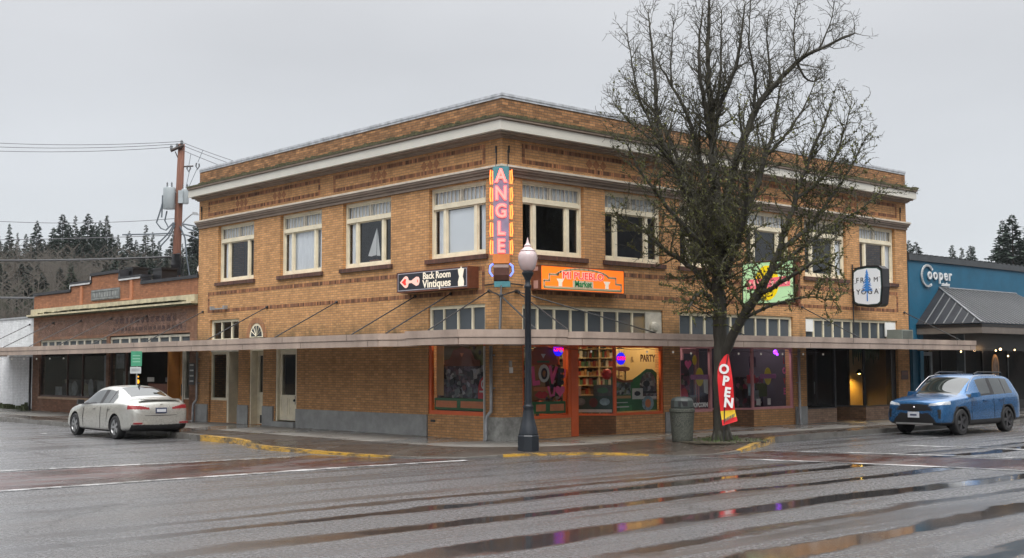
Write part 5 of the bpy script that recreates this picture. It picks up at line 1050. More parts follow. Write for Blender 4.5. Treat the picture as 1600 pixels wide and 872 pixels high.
# ------------------------------------------------------------------ white painted building at the far left
Wb = thing('white_building', 'plain white painted brick building at the left edge', 'building', (-40, 0, .1))
MB().wall(FA, -60, LX0 - .03, .1, 4.07, [], .2, d=-.02).box(-60, LX0 - .03, .3, 12, .1, 4.06).build('wall', WHB, Wb)
MB().fb(FA, -60, LX0 - .03, -.3, .02, 4.071, 4.14).build('coping', mk('grey_coping', (.3, .31, .33), .5), Wb)
m = MB()
for k in range(300): u = rnd.uniform(-45, LX0 - .1); m.fb(FA, u, u + rnd.uniform(.03, .12), .0, rnd.uniform(.05, .3), .12, .14 + rnd.uniform(.05, .35) * rnd.random())
o = m.build('weeds', mk('weed_green', (.07, .085, .035), .9, .5, 6, .2)); o['kind'] = 'stuff'; o['label'] = 'mossy weeds along the foot of the white wall'; o['category'] = 'weeds'
v = thing('downpipe', 'dark downpipe between the white building and the low brick building', 'pipe', (-30.1, -.1, .15)); MB().tube([(-30.08, -.12, 2.4), (-30.08, -.12, .9), (-30.0, -.14, .7), (-30.0, -.14, .16)], .05).build('pipe', BLK, v)

# ------------------------------------------------------------------ blue building on the right
Bb = thing('blue_building', 'low teal blue stucco building with dark metal hipped awning and ribbed roof edge', 'building', (0, 24, .1))
m = MB(); m.wall(FB, 18.78, 42, .1, 5.58, [(19.55, 40, .15, 3.2)], .3); m.face([(0, 18.78, .1), (-12, 18.78, .1), (-12, 18.78, 5.58), (0, 18.78, 5.58)]); m.build('wall', BLUE, Bb)
m = MB(); m.fb(FB, 18.76, 42, -.35, .06, 5.58, 5.78); m.build('roof_edge', mk('slate_trim', (.045, .05, .055), .5, .2, 2, .1), Bb)
m = MB()
for k in range(64): m.fb(FB, 18.8 + k * .36, 18.98 + k * .36, -.6, .05, 5.781, 5.83)
m.box(-9, -.6, 18.8, 42, 5.7, 5.81); m.build('ribbed_roof', mk('dark_ribbed_roof', (.03, .035, .038), .5), Bb)
# hipped standing seam awning
ax, zt, ze = 2.42, 4.68, 3.34; ya, yb, yc, ydd = 19.15, 20.82, 26.7, 28.4
MTL = mk('awning_metal', (.026, .028, .033), .6, .25, 1.5, .05, spec=.15)
m = MB(); m.face([(0.01, ya, ze), (ax, ya, ze), (.01, yb, zt)]); m.face([(ax, ya, ze), (ax, ydd, ze), (.01, yc, zt), (.01, yb, zt)]); m.face([(ax, ydd, ze), (.01, ydd, ze), (.01, yc, zt)])
m.build('awning', MTL, Bb)
m = MB()
def seam(p, q, r=.022): m.tube([p, q], r, 5)
n1 = 7
for k in range(1, n1):   # seams on the hip facing the brick building
    x = ax * k / n1; f = x / ax; top = Vector((.01, yb, zt)) + (Vector((ax, ya, ze)) - Vector((.01, yb, zt))) * f
    seam((x, ya, ze + .01), (x, top.y, top.z + .01))
m.build('awning_seams', mk('awning_seam_metal', (.13, .135, .14), .5, .1, 2, 0), Bb); m = MB()
y = ya + .22
while y < ydd:
    if y < yb: f = (y - ya) / (yb - ya); e2 = (ax * (1 - f), y, ze + (zt - ze) * f)
    elif y > yc: f = (ydd - y) / (ydd - yc); e2 = (ax * (1 - f), y, ze + (zt - ze) * f)
    else: e2 = (.02, y, zt)
    seam((ax, y, ze + .012), (e2[0], e2[1], e2[2] + .012)); y += .30
m.build('awning_seams', mk('awning_seam_metal', (.13, .135, .14), .5, .1, 2, 0), Bb)
m = MB(); m.tube([(ax, ya, ze + .02), (.01, yb, zt + .02)], .035, 5); m.tube([(.01, yb, zt + .02), (.01, yc, zt + .02)], .035, 5); m.build('awning_ridge', mk('ridge_grey', (.16, .165, .175), .4, metal=.3), Bb)
m = MB(); m.box(.02, ax - .02, ya + .02, ydd - .02, ze - .12, ze - .02); m.build('awning_soffit', BLK, Bb)
m = MB(); m.box(ax - .1, ax - .03, ya + .04, ydd, ze - .34, ze - .125); m.box(.02, ax - .1, ya + .04, ya + .1, ze - .34, ze - .125); m.build('awning_beam', mk('taupe_beam', (.13, .11, .095), .6), Bb)
m = MB(); m.box(-.32, .05, 18.82, 19.0, .15, 3.2); m.box(-.3, .08, 19.28, 19.5, .15, 3.2); m.build('pilaster', BLUE, Bb)
# recessed shop front
m = MB(); m.box(-1.4, -1.3, 19.5, 40, .15, .5); m.box(-1.36, -1.3, 19.5, 40, 2.5, 3.2)
for y in (19.6, 21.0, 22.3, 23.2, 24.9, 26.4, 28.5): m.box(-1.36, -1.3, y, y + .07, .5, 2.5)
m.build('shop_front', BLK, Bb); MB().face([(-1.34, 19.5, .5), (-1.34, 40, .5), (-1.34, 40, 2.5), (-1.34, 19.5, 2.5)]).build('pane', GLASSD, Bb)
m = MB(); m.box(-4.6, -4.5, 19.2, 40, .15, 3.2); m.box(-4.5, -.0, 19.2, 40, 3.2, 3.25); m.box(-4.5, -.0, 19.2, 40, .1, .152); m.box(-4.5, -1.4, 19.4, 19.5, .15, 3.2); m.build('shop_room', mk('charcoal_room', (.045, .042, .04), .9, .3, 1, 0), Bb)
fdr = Fr((-1.28, 0, 0), (0, 1, 0), (1, 0, 0)); m = MB()
for u0, u1, z0, z1 in ((21.2, 21.34, .15, 2.42), (22.3, 22.44, .15, 2.42), (21.34, 22.3, 2.28, 2.42)): m.fb(fdr, u0, u1, 0, .05, z0, z1)
m.build('door_frame', mk('grey_door_paint', (.16, .18, .19), .5), Bb)
MB().fb(Fr((0, 0, 0), (0, 1, 0), (1, 0, 0)), 24.2, 24.3, -1.2, -.9, .15, 3.1).build('post', mk('grey_door_paint', (.16, .18, .19), .5), Bb)
v = thing('wall_mirror', 'round lit mirror on an easel inside the dark front of the blue building', 'mirror', (-1.0, 26.9, .15))
fm_ = Fr((-1.05, 0, 0), (0, 1, 0), (1, 0, 0)); MB().pr(fm_, circ(26.9, 1.85, .30, .5, 20), 0, .03).build('frame', PTN, v); MB().pr(fm_, circ(26.9, 1.85, .23, .4, 20), .031, .036).build('mirror_glass', mk('dull_mirror', (.2, .15, .12), .2, .4, 4, 0), v); MB().tube([(-1.1, 26.8, 1.4), (-1.0, 26.6, .16)], .015).tube([(-1.1, 27.0, 1.4), (-1.0, 27.2, .16)], .015).build('leg', BLK, v)
l = bpy.data.lights.new('wall_lamp_glow', 'POINT'); l.energy = 9; l.color = (1, .6, .3); l.shadow_soft_size = .08; v = thing('wall_lamp', 'small warm lamp above the mirror in the blue building', 'lamp', (-.8, 26.9, 2.55)); o = bpy.data.objects.new('wall_lamp_glow', l); COL.objects.link(o); o.parent = v
MB().ball((-.8, 26.9, 2.55), .05, 8).build('bulb', BULBW, v)
# channel letters
Ch = mk('white_letter_metal', (.62, .63, .64), .4, .05, 2, 0)
v = thing('shop_sign', 'raised white rounded letters with a large curled initial on the blue wall', 'sign', (.05, 20.6, 4.8))
m = MB(); pts = [(19.98 + .40 * math.cos(R(a)), 5.08 + .37 * math.sin(R(a))) for a in range(38, 318, 14)]; line(m, FB, pts, .07, .03, .07); m.build('letter', Ch, v)
for ch, u in zip('ooper', (20.12, 20.50, 20.88, 21.23, 21.54)): MB().text(FB, ch, u, 5.14, .05, .56, offset=.008, ext=.02, sx=.95).build('letter', Ch, v)
MB().text(FB, 'studios', 21.2, 4.82, .05, .2, offset=.003, ext=.012, shear=.3).build('lettering', Ch, v)

# ------------------------------------------------------------------ unseen buildings added to darken window reflections and block low sky
for nm, lab, x0, x1, y0, y1, h, mt in (('unseen_building', 'unseen two storey tan building added across the side street', -60, -36, -30, -22, 7.5, 'tan'), ('unseen_building', 'white single storey building across the side street', -35, -12, -32, -22.5, 5, 'white'), ('unseen_building', 'unseen dark two storey building added across the side street nearest the crossing', -11, 12, -34, -23, 7.5, 'grey'),
        ('unseen_building', 'unseen grey three storey building across the main street, added tall to darken reflections', 27, 38, 14, 46, 14, 'grey'), ('unseen_building', 'unseen brown low building added across the main street', 27, 38, 46, 90, 6, 'brown'), ('unseen_building', 'unseen brown two storey building added behind the viewpoint to block low sky', 27, 38, -22, 13, 8, 'brown')):
    t = thing(nm, lab, 'building', ((x0 + x1) / 2, (y0 + y1) / 2, 0)); c = {'tan': (.2, .15, .1), 'white': (.45, .46, .48), 'grey': (.14, .14, .15), 'brown': (.12, .07, .05)}[mt]
    MB().box(x0, x1, y0, y1, 0, h).build('wall', mk('far_wall_' + mt, c, .8), t)
    m = MB()
    if y1 < 0:
        for k in range(int((x1 - x0) / 3)): m.box(x0 + 1 + k * 3, x0 + 3 + k * 3, y1, y1 + .03, .8, 2.6)
    else:
        for k in range(int((y1 - y0) / 3)): m.box(x0 - .03, x0, y0 + 1 + k * 3, y0 + 3 + k * 3, .8, 2.6)
    m.build('window', BLK, t)
# ------------------------------------------------------------------ hills and far trees
def hh(x, y):
    dx, dy = x - CAMP.x, y - CAMP.y; d = math.hypot(dx, dy); f = dx * Fh.x + dy * Fh.y; r = dx * Rh.x + dy * Rh.y; an = math.degrees(math.atan2(r, f))
    H = 15.5 if an < -13 else (15.5 - 8 * min(1, (an + 13) / 14)); H = H if abs(an) < 90 else 9
    t = max(0, min(1, (d - 85) / 120)); t = t * t * (3 - 2 * t)
    return t * H * (.85 + .3 * noise.noise(Vector((x * .012, y * .012, 0)))) + t * 1.5 * noise.noise(Vector((x * .05, y * .05, 3)))
m = MB(); NA, ND = 120, 26; vs_ = []
for k in range(ND):
    d = 80 + (k / (ND - 1)) ** 1.5 * 620
    for a in range(NA):
        an = 2 * math.pi * a / NA; x = CAMP.x + d * math.cos(an); y = CAMP.y + d * math.sin(an); vs_.append((x, y, hh(x, y) - .15 if k else -.2))
m.v = vs_
for k in range(ND - 1):
    for a in range(NA): b = (a + 1) % NA; m.f.append((k * NA + a, k * NA + b, (k + 1) * NA + b, (k + 1) * NA + a)); m.m.append(0)
struct(m.build('hills', HILLM, smooth=True, org=(0, 0, 0)))
def campt(px, depth):     # a ground spot by bearing and distance
    r = (px - 800) / 1908 * depth; return CAMP.x + Fh.x * depth + Rh.x * r, CAMP.y + Fh.y * depth + Rh.y * r
FOL = [mk('fir_needles_a', (.045, .068, .050), .9, .4, .8, 0), mk('fir_needles_b', (.032, .050, .038), .9, .5, .8, 0), mk('fir_needles_c', (.055, .068, .048), .9, .5, .8, 0)]
BARK = mk('fir_bark', (.06, .045, .035), .9, .3, 3, 0)
def conifer_mesh(seed, H=15.0, wid=.21, gap=.0, ragged=.35):
    r = random.Random(seed); m = MB(); n = int(H * 4.2)
    for k in range(n):
        f = k / n; z = H * (.10 + .9 * f); R0 = 1.4 * H * wid * (1 - f) ** .8 * (.75 + .5 * r.random()) + .12
        nb = max(5, int(10 * (1 - f) + 4))
        for q in range(nb):
            if r.random() < gap: continue
            a = r.uniform(0, 6.28); L = R0 * r.uniform(1 - ragged, 1.15); dr = -.25 * L * r.uniform(.3, 1.2) + .1 * L; c, s = math.cos(a), math.sin(a); w = .085 * L + .13
            tip = Vector((c * L, s * L, z + dr)); mid = Vector((c * L * .5, s * L * .5, z + dr * .3 + .1)); o = Vector((0, 0, z)); px = Vector((-s, c, 0))
            m.face([o, mid - px * w * 1.3, tip, mid + px * w * 1.3])
            for h in range(6):
                g = r.uniform(.25, .95); p = o.lerp(tip, g) + Vector((0, 0, .05)); ww = w * (1.5 - g) * r.uniform(.8, 1.7); sgn = r.choice((-1, 1))
                m.face([p, p + px * sgn * ww + Vector((c, s, 0)) * ww * .5 + Vector((0, 0, -.1)), p + Vector((c, s, -.3)) * ww * .7]); m.face([p, p + Vector((0, 0, -ww * .8)) + px * .1, p + Vector((c, s, 0)) * ww * .7 + Vector((0, 0, -ww * .2))])
    t = MB(); t.tube([(0, 0, -1), (0, 0, H * .5), (0, 0, H)], [H * .014, H * .009, .02], 6)
    return m, t
CV = []
for k, (sd_, wd_, gp_, rg_) in enumerate(((1, .20, 0, .35), (2, .16, .05, .5), (3, .24, 0, .4), (4, .13, .25, .6))):
    cm, tm = conifer_mesh(sd_, 15, wd_, gp_, rg_); CV.append((cm, tm))
PROTO = {}
def conifer(px, depth, ytop, v, label, grp='conifers on the ridge', mat=0, wide=1.0):
    x, y = campt(px, depth); zb = hh(x, y) - .3; horiz = 572; zt = 1.95 + (horiz - ytop) / 1908 * depth; H = max(5, zt - zb); s = H / 15
    key = (v, mat)
    if key not in PROTO:
        t = thing('conifer_tree', label, 'tree', (0, 0, 0), grp); c = CV[v][0].build('crown', FOL[mat], t); tr = CV[v][1].build('trunk', BARK, t); PROTO[key] = (t, c, tr)
    else:
        t0, c0, tr0 = PROTO[key]; t = t0.copy(); COL.objects.link(t)
        for q in (c0, tr0): w = q.copy(); COL.objects.link(w); w.parent = t
        t['label'] = label
    t.location = (x, y, zb); t.scale = (s * wide, s * wide, s); t.rotation_euler.z = rnd.uniform(0, 6.28)
RG = 'dark conifer standing in the mixed row along the ridge behind the low brick building'
for i, (px, yt, v, mt, w, dp, lab) in enumerate([
    (11, 346, 1, 0, .9, 205, 'slim pointed conifer at the far left end of the ridge'), (24, 360, 3, 2, 1, 200, 'thin see-through conifer second from the left end of the ridge'), (37, 362, 1, 0, 1, 198, None),
    (54, 341, 0, 0, .95, 200, 'tall dark conifer just left of the dense clump on the ridge'), (66, 372, 2, 1, .8, 190, None), (80, 352, 2, 0, .9, 190, None), (94, 331, 2, 1, 1.1, 195, 'broad tall fir forming the left peak of the dense clump'),
    (104, 345, 0, 0, 1, 190, None), (114, 333, 3, 2, 1, 200, 'thin open conifer between the two tallest firs of the clump'), (124, 350, 2, 1, 1, 188, None), (134, 330, 2, 1, 1.05, 195, 'broad tall fir forming the right peak of the dense clump'), (145, 345, 0, 0, 1, 190, None),
    (153, 341, 2, 0, .8, 195, None), (164, 333, 1, 2, 1, 200, 'pointed fir at the right end of the dense clump'), (172, 362, 0, 0, 1, 195, None), (182, 364, 1, 2, .9, 200, 'small lone pointed conifer in the gap right of the clump'),
    (199, 358, 0, 1, .95, 190, 'medium dark fir halfway between the clump and the utility pole'), (210, 372, 2, 1, .8, 188, None), (225, 348, 3, 2, 1.1, 200, 'ragged half bare conifer left of the utility pole'), (236, 360, 3, 2, 1.2, 195, None), (246, 374, 0, 0, .8, 190, None),
    (268, 358, 1, 1, 1, 185, 'dark fir showing just behind the utility pole'), (283, 378, 3, 1, .9, 190, None), (301, 350, 2, 1, 1.0, 180, 'dark fir against the left edge of the tall brick building'), (308, 345, 0, 1, 1, 185, None),
    (-8, 362, 2, 0, 1.1, 190, None), (20, 384, 2, 0, 1.3, 176, None), (60, 380, 2, 1, 1.3, 176, None), (88, 366, 2, 0, 1.2, 184, None), (100, 372, 0, 1, 1.3, 180, None), (128, 366, 2, 0, 1.3, 180, None), (158, 372, 2, 1, 1.3, 180, None), (205, 392, 2, 0, 1.3, 172, None), (245, 396, 2, 1, 1.3, 170, None), (278, 394, 2, 0, 1.3, 168, None), (188, 392, 2, 1, 1.3, 170, None), (222, 400, 0, 0, 1.4, 165, None), (262, 402, 2, 2, 1.4, 165, None), (5, 375, 2, 1, .9, 180, None), (45, 372, 2, 0, .9, 178, None), (75, 378, 0, 1, 1, 178, None), (118, 372, 2, 1, 1, 176, None), (143, 368, 2, 0, 1, 176, None), (176, 385, 2, 1, .8, 175, None), (190, 380, 2, 0, .8, 175, None), (215, 385, 0, 1, .9, 172, None), (232, 388, 2, 1, .9, 172, None), (258, 388, 2, 1, .8, 172, None), (292, 385, 2, 1, .8, 170, None)]):
    conifer(px, dp, yt, v, lab or RG, mat=mt, wide=w)
for k in range(26):
    conifer(rnd.uniform(150, 312), rnd.uniform(128, 162), rnd.uniform(398, 424), rnd.choice((0, 2, 2)), 'small dark conifer low on the slope between the stepped parapet and the utility pole', 'young conifers low on the slope', rnd.choice((0, 1, 1)), 1.25)
for k in range(9):
    conifer(rnd.uniform(-10, 95), rnd.uniform(128, 150), rnd.uniform(425, 445), rnd.choice((0, 2)), 'small dark conifer low on the slope above the white building', 'young conifers low on the slope', 1, 1.4)
conifer(109, 120, 408, 2, 'single green conifer low on the scrubby slope above the stepped parapet', mat=2, wide=.8)
RR = 'conifers behind the blue building'
for px, yt, v, mt, w, dp, lab in [(1423, 376, 2, 1, .8, 200, 'dark tree touching the right edge of the tall brick building'), (1434, 379, 0, 1, 1.2, 205, 'small dark conifer right of the tall brick building'), (1491, 384, 1, 0, 1.1, 260, 'small distant conifer, leftmost of the trio over the blue roof'),
                                (1505, 388, 3, 2, 1.2, 260, 'small thin conifer in the middle of the trio over the blue roof'), (1519, 385, 1, 0, 1.1, 260, 'small twin topped conifer, rightmost of the trio over the blue roof'), (1523, 386, 1, 0, 1, 262, 'slim conifer pressed against the rightmost of the trio over the blue roof'), (1586, 336, 2, 0, 1.1, 150, 'large full conifer above the blue roof near the right edge'), (1571, 345, 2, 0, .9, 155, 'conifer partly merged with the left side of the large one near the right edge'), (1612, 350, 2, 1, 1.0, 150, 'conifer cut by the right edge of the photo')]:
    conifer(px, dp, yt, v, lab, RR, mt, w)
# scrub and bare saplings on the slope
SCR = [mk('bare_scrub', (.070, .058, .048), .95, .4, .6, 0), mk('dull_shrub', (.030, .036, .022), .95, .5, .6, 0)]
m = MB()
for k in range(22000):
    px = rnd.uniform(-25, 320) if k % 5 else rnd.uniform(1440, 1620); dp = rnd.uniform(100, 195 if px < 400 else 250); x, y = campt(px, dp); zb = hh(x, y) - .3; h = rnd.uniform(1.5, 5.0); mi = 0 if noise.noise(Vector((px * .03, dp * .05, 0))) > -.08 else 1
    if px > 400: h *= 1.3
    a = rnd.uniform(0, 6.28); c, s = math.cos(a), math.sin(a)
    if mi: 
        for q in range(2): zz = zb + rnd.uniform(0, h * .6); w = rnd.uniform(.3, .8); ox, oy = rnd.uniform(-1, 1), rnd.uniform(-1, 1); m.face([(x + ox - c * w, y + oy - s * w, zz), (x + ox + c * w, y + oy + s * w, zz + rnd.uniform(-.4, .4)), (x + ox, y + oy, zz + w * 1.3)], 1)
    else:
        lx, ly = rnd.uniform(-.8, .8), rnd.uniform(-.8, .8); w = rnd.uniform(.03, .08); m.face([(x - c * w, y - s * w, zb), (x + c * w, y + s * w, zb), (x + lx, y + ly, zb + h)], 0)
        for q in range(2): t = rnd.uniform(.3, .8); bx, by, bz = x + lx * t, y + ly * t, zb + h * t; m.face([(bx, by, bz - .05), (bx, by, bz + .06), (bx + rnd.uniform(-1, 1), by + rnd.uniform(-1, 1), bz + rnd.uniform(.3, 1.3))], 0)
for k in range(900):      # pale bare stems standing in the scrub
    px = rnd.uniform(-25, 320); dp = rnd.uniform(110, 185); x, y = campt(px, dp); zb = hh(x, y) - .3; h = rnd.uniform(3, 7.5); a = rnd.uniform(0, 6.28); c, s = math.cos(a), math.sin(a); w = rnd.uniform(.05, .10); lx, ly = rnd.uniform(-.8, .8), rnd.uniform(-.8, .8)
    m.face([(x - Rh.x * w, y - Rh.y * w, zb), (x + Rh.x * w, y + Rh.y * w, zb), (x + lx, y + ly, zb + h)], 2)
    for q in range(5): t = rnd.uniform(.35, .9); bx, by, bz = x + lx * t, y + ly * t, zb + h * t; r = rnd.uniform(.6, 1.5); sg = rnd.choice((-1, 1)); m.face([(bx, by, bz - .06), (bx, by, bz + .06), (bx + sg * Rh.x * r, by + sg * Rh.y * r, bz + rnd.uniform(.5, 1.4))], 2)
o = m.build('scrub', SCR + [mk('bare_stem', (.085, .075, .064), .95, .3, .6, 0)], org=(0, 0, 0)); o['kind'] = 'stuff'; o['label'] = 'brown bare scrub and dull shrubs covering the far slopes'; o['category'] = 'scrub'

# ------------------------------------------------------------------ thin damp air
HZ = bpy.data.materials.new('haze_air'); HZ.use_nodes = True; HZ.node_tree.nodes.clear(); o_ = HZ.node_tree.nodes.new('ShaderNodeOutputMaterial'); pv = HZ.node_tree.nodes.new('ShaderNodeVolumePrincipled')
pv.inputs['Density'].default_value = .00013; pv.inputs['Color'].default_value = (.85, .9, .95, 1); HZ.node_tree.links.new(pv.outputs[0], o_.inputs['Volume'])
o = MB().box(-400, 400, -400, 400, -1.3, 45).build('haze', HZ, org=(0, 0, 0)); o['kind'] = 'stuff'; o['label'] = 'faint damp air softening the far trees'; o['category'] = 'haze'

# ------------------------------------------------------------------ utility pole and wires
px0, py0 = campt(276, 54); fp = Fr((px0, py0, 0), Rh, -Fh); PP = lambda px, y, d=0: fp((px - 276) * .0283, d, 1.95 + (574 - y) * .0283)
Up_ = thing('utility_pole', 'wooden utility pole carrying grey transformers and looping cables', 'pole', (px0, py0, 0))
MB().tube([PP(271, 640), PP(273.5, 430), PP(276, 330), PP(279, 223)], [.2, .19, .17, .15], 10).build('pole', mk('pole_wood', (.155, .068, .045), .85, .35, 3, .3, stretch=(6, 6, .4)), Up_, smooth=True)
DWD = mk('dark_wood', (.06, .045, .04), .8)
m = MB(); m.tube([PP(264, 235, .2), PP(284.5, 226, .2)], .075, 5); m.tube([PP(271, 236, .2), PP(275, 248)], .03, 4); m.build('crossarm', DWD, Up_); MB().tube([PP(281, 259), PP(298, 258)], .035, 5).build('switch_arm', DWD, Up_)
for px, y in ((265, 229), (281, 221), (274, 226)): m = MB(); m.lathe(PP(px, y + 4, .2), [(.04, 0), (.07, .05), (.05, .1), (.07, .14), (.04, .2)], 8); m.build('insulator', mk('grey_porcelain', (.12, .13, .14), .3), Up_)
GT = mk('transformer_grey', (.34, .38, .40), .45, .1, 2, .05)
for px, y, r_, h_, d in ((262, 327, .27, .92, .1), (285.5, 318, .17, .6, .0)):
    m = MB(); p = PP(px, y, d); m.lathe(p, [(r_ * .9, 0), (r_, .04), (r_, h_), (r_ * .95, h_ + .05), (r_ * .2, h_ + .1)], 14); o = m.build('transformer', GT, Up_, smooth=True, auto=40)
    m = MB()
    for s in (-.1, .1): m.lathe(p + Rh * s + Vector((0, 0, h_ + .05)), [(.03, 0), (.05, .08), (.03, .12), (.045, .18), (.02, .25)], 6)
    m.build('bushing', mk('grey_porcelain', (.12, .13, .14), .3), o)
m = MB(); m.fb(fp, .05, .25, .1, .3, PP(0, 318).z, PP(0, 298).z); m.build('meter_box', GT, Up_)
m = MB(); m.tube([PP(274, 300, .1), PP(262, 300, .1)], .03, 4); m.tube([PP(274, 320, .1), PP(262, 320, .1)], .03, 4); m.build('bracket', STEEL, Up_)
for px, y in ((291, 262), (305, 258)): m = MB(); m.tube([PP(px - 2, y - 5), PP(px - 3, y), PP(px, y + 5), PP(px + 2.5, y), PP(px + 2, y - 4)], .035, 5); m.build('cutout_switch', mk('grey_porcelain', (.12, .13, .14), .3), Up_)
m = MB(); m.tube([PP(280, 352), PP(288, 342), PP(296, 335), PP(302, 333)], .03, 6); o = m.build('light_arm', STEEL, Up_); MB().hexa([PP(298, 335, -.1), PP(309, 336, -.1), PP(309, 336, .1), PP(298, 335, .1), PP(299, 331, -.1), PP(306, 332, -.1), PP(306, 332, .1), PP(299, 331, .1)]).build('light_head', STEEL, o)
def cable(pts, r, name='cable', mt=None, par=None): return MB().tube(pts, r, 5).build(name, mt or BLK, par)
GC = mk('grey_cable', (.10, .12, .14), .5)
for pl in ([(256, 299), (250, 325), (243, 348), (250, 357), (258, 360), (270, 348)], [(259, 330), (256, 345), (262, 356), (270, 350)], [(252, 305), (251, 340)], [(272, 348), (262, 365), (246, 381)], [(272, 352), (262, 372), (250, 385)], [(283, 350), (305, 354)], [(284, 352), (292, 358), (306, 362)], [(280, 354), (288, 372), (291, 400)], [(282, 366), (300, 370), (309, 374)], [(268, 365), (240, 366), (190, 367)]):
    cable([PP(a, b, .15) for a, b in pl], .035, mt=GC, par=Up_)
for pl in ([(291, 257), (294, 238)], [(305, 252), (313, 232)], [(292, 266), (286, 296)], [(304, 262), (292, 290)]): cable([PP(a, b, .0) for a, b in pl], .012, mt=GC, par=Up_)
m = MB()
for k in range(7): m.tube([PP(272 + k * 1.6, 398, .2 + .05 * k), PP(271 + k * 1.7, 415, .3), PP(273 + k * 1.4, 431, .2)], .09, 5)
m.build('splice_bundle', BLK, Up_)
for pl in ([(272, 430), (270, 446)], [(279, 432), (281, 455)], [(286, 404), (287, 450)], [(291, 400), (299, 445)], [(277, 400), (278, 450)]): cable([PP(a, b, .2) for a, b in pl], .03, mt=GC if pl[0][0] in (291, 277) else BLK, par=Up_)
def wire(a, b, sag, r, label, n=14):
    thick = r > .03
    pts = [a.lerp(b, k / n) - Vector((0, 0, sag * 4 * (k / n) * (1 - k / n))) for k in range(n + 1)]
    return tag(MB().tube(pts, r, 4).build('power_line', BLK if thick else mk('wire_grey', (.10, .10, .11), .6)), label, 'power line', 'overhead wires from the utility pole')
wire(PP(281, 220, .2), PP(-300, 182, -2), .4, .013, 'topmost overhead wire running left from the utility pole')
wire(PP(274, 224, .2), PP(-300, 190, -2), .4, .013, 'second highest overhead wire running left from the utility pole')
wire(PP(265, 229, .2), PP(-300, 198, -2), .4, .013, 'third overhead wire running left from the pole crossarm')
wire(PP(272, 342, .2), PP(-300, 305, -2), .5, .013, 'single thin wire running left above the conifers')
wire(PP(272, 402, .2), PP(-300, 395, -2), .15, .045, 'thick dark cable running left across the face of the conifers')
wire(PP(272, 368, .2), PP(-300, 366, -2), .1, .016, 'faint wire low across the conifer tops')
wire(PP(300, 449, -8), PP(-300, 455, -2), .1, .05, 'dark cable just above the left end of the low brick building')
for k, (y0, y1, lab) in enumerate(((221, 262, 'upper wire running right from the pole top behind the parapet'), (226, 270, 'middle wire running right from the pole top behind the parapet'), (234, 282, 'lower wire running right from the pole toward the parapet'))): wire(PP(281 + k, y0, .2), PP(440, y1, -3), .1, .012, lab)

# ------------------------------------------------------------------ street lamp on the corner
LB = (2.1, -1.1); lt = thing('street_lamp', 'black cast iron street lamp with acorn globe on the corner', 'street lamp', (*LB, .06))
BK = mk('lamp_post_paint', (.010, .014, .020), .38, .3, 3, .05)
MB().lathe((*LB, 0), [(.245, .05), (.25, .08), (.25, .40), (.235, .42), (.235, .45)], 8).build('base', BK, lt)
MB().lathe((*LB, 0), [(.215, .451), (.205, .52), (.17, .66), (.135, .80), (.118, .95), (.11, 1.0), (.12, 1.02), (.12, 1.06), (.085, 1.09), (.078, 1.2), (.07, 3.68), (.085, 3.70), (.085, 3.74), (.062, 3.78), (.06, 3.86), (.085, 3.93), (.13, 4.0), (.135, 4.04), (.11, 4.07)], 16).build('post', BK, lt, smooth=True, auto=40)
m = MB(); m.lathe((*LB, 0), [(.10, 4.071), (.155, 4.12), (.20, 4.22), (.222, 4.33), (.215, 4.42), (.19, 4.49), (.165, 4.52)], 20)
GLB = glassm('globe_glass', (.93, .80, .80), .06, .25, .12, (.74, .60, .60), .62)
m.build('globe', GLB, lt, smooth=True)
m = MB(); m.lathe((*LB, 0), [(.17, 4.521), (.175, 4.535), (.12, 4.57), (.075, 4.62), (.085, 4.65), (.05, 4.68), (.03, 4.72), (.012, 4.80), (.002, 4.84)], 16); m.build('finial', mk('globe_cap', (.55, .42, .42), .3, .1, 3, 0), lt, smooth=True, auto=40)
m = MB()
for z in (4.20, 4.26, 4.32): m.lathe((*LB, 0), [(.05, z), (.11, z + .012), (.11, z + .02), (.05, z + .03)], 14)
m.build('louvre', mk('louvre_white', (.85, .85, .85), .3, .02, 1, 0), lt)

# ------------------------------------------------------------------ litter bin
bt_ = thing('litter_bin', 'round pebbled concrete litter bin with faceted dark lid', 'bin', (2.78, 3.35, .12))
AGG, n_, b_n = newmat('pebble_concrete'); vo = n_.nodes.new('ShaderNodeTexVoronoi'); vo.inputs['Scale'].default_value = 42; n_.links.new(wpos(n_), vo.inputs['Vector'])
n_.links.new(mixc(n_, mrange(n_, vo.outputs['Distance'], .1, .6, 0, 1), (.13, .13, .105), (.035, .04, .032)), b_n.inputs['Base Color']); b_n.inputs['Roughness'].default_value = .7; bumpn(n_, b_n, vo.outputs['Distance'], -.5, .01)
m = MB(); m.lathe((2.78, 3.35, 0), [(.235, .11), (.25, .14), (.255, .2), (.295, .82), (.31, .83), (.31, .90), (.28, .91)], 22); m.build('body', AGG, bt_, smooth=True, auto=35)
m = MB(); m.lathe((2.78, 3.35, 0), [(.27, .911), (.285, .95), (.275, 1.10), (.235, 1.16), (.12, 1.19)], 10); lid = m.build('lid', mk('bin_lid', (.045, .055, .052), .45, .2, 6, .1), bt_)
MB().fb(Fr((2.78, 3.35, 0), (1, 1, 0), (1, -1, 0)), -.11, .11, .262, .272, .97, 1.09).build('flap', BLK, lid)

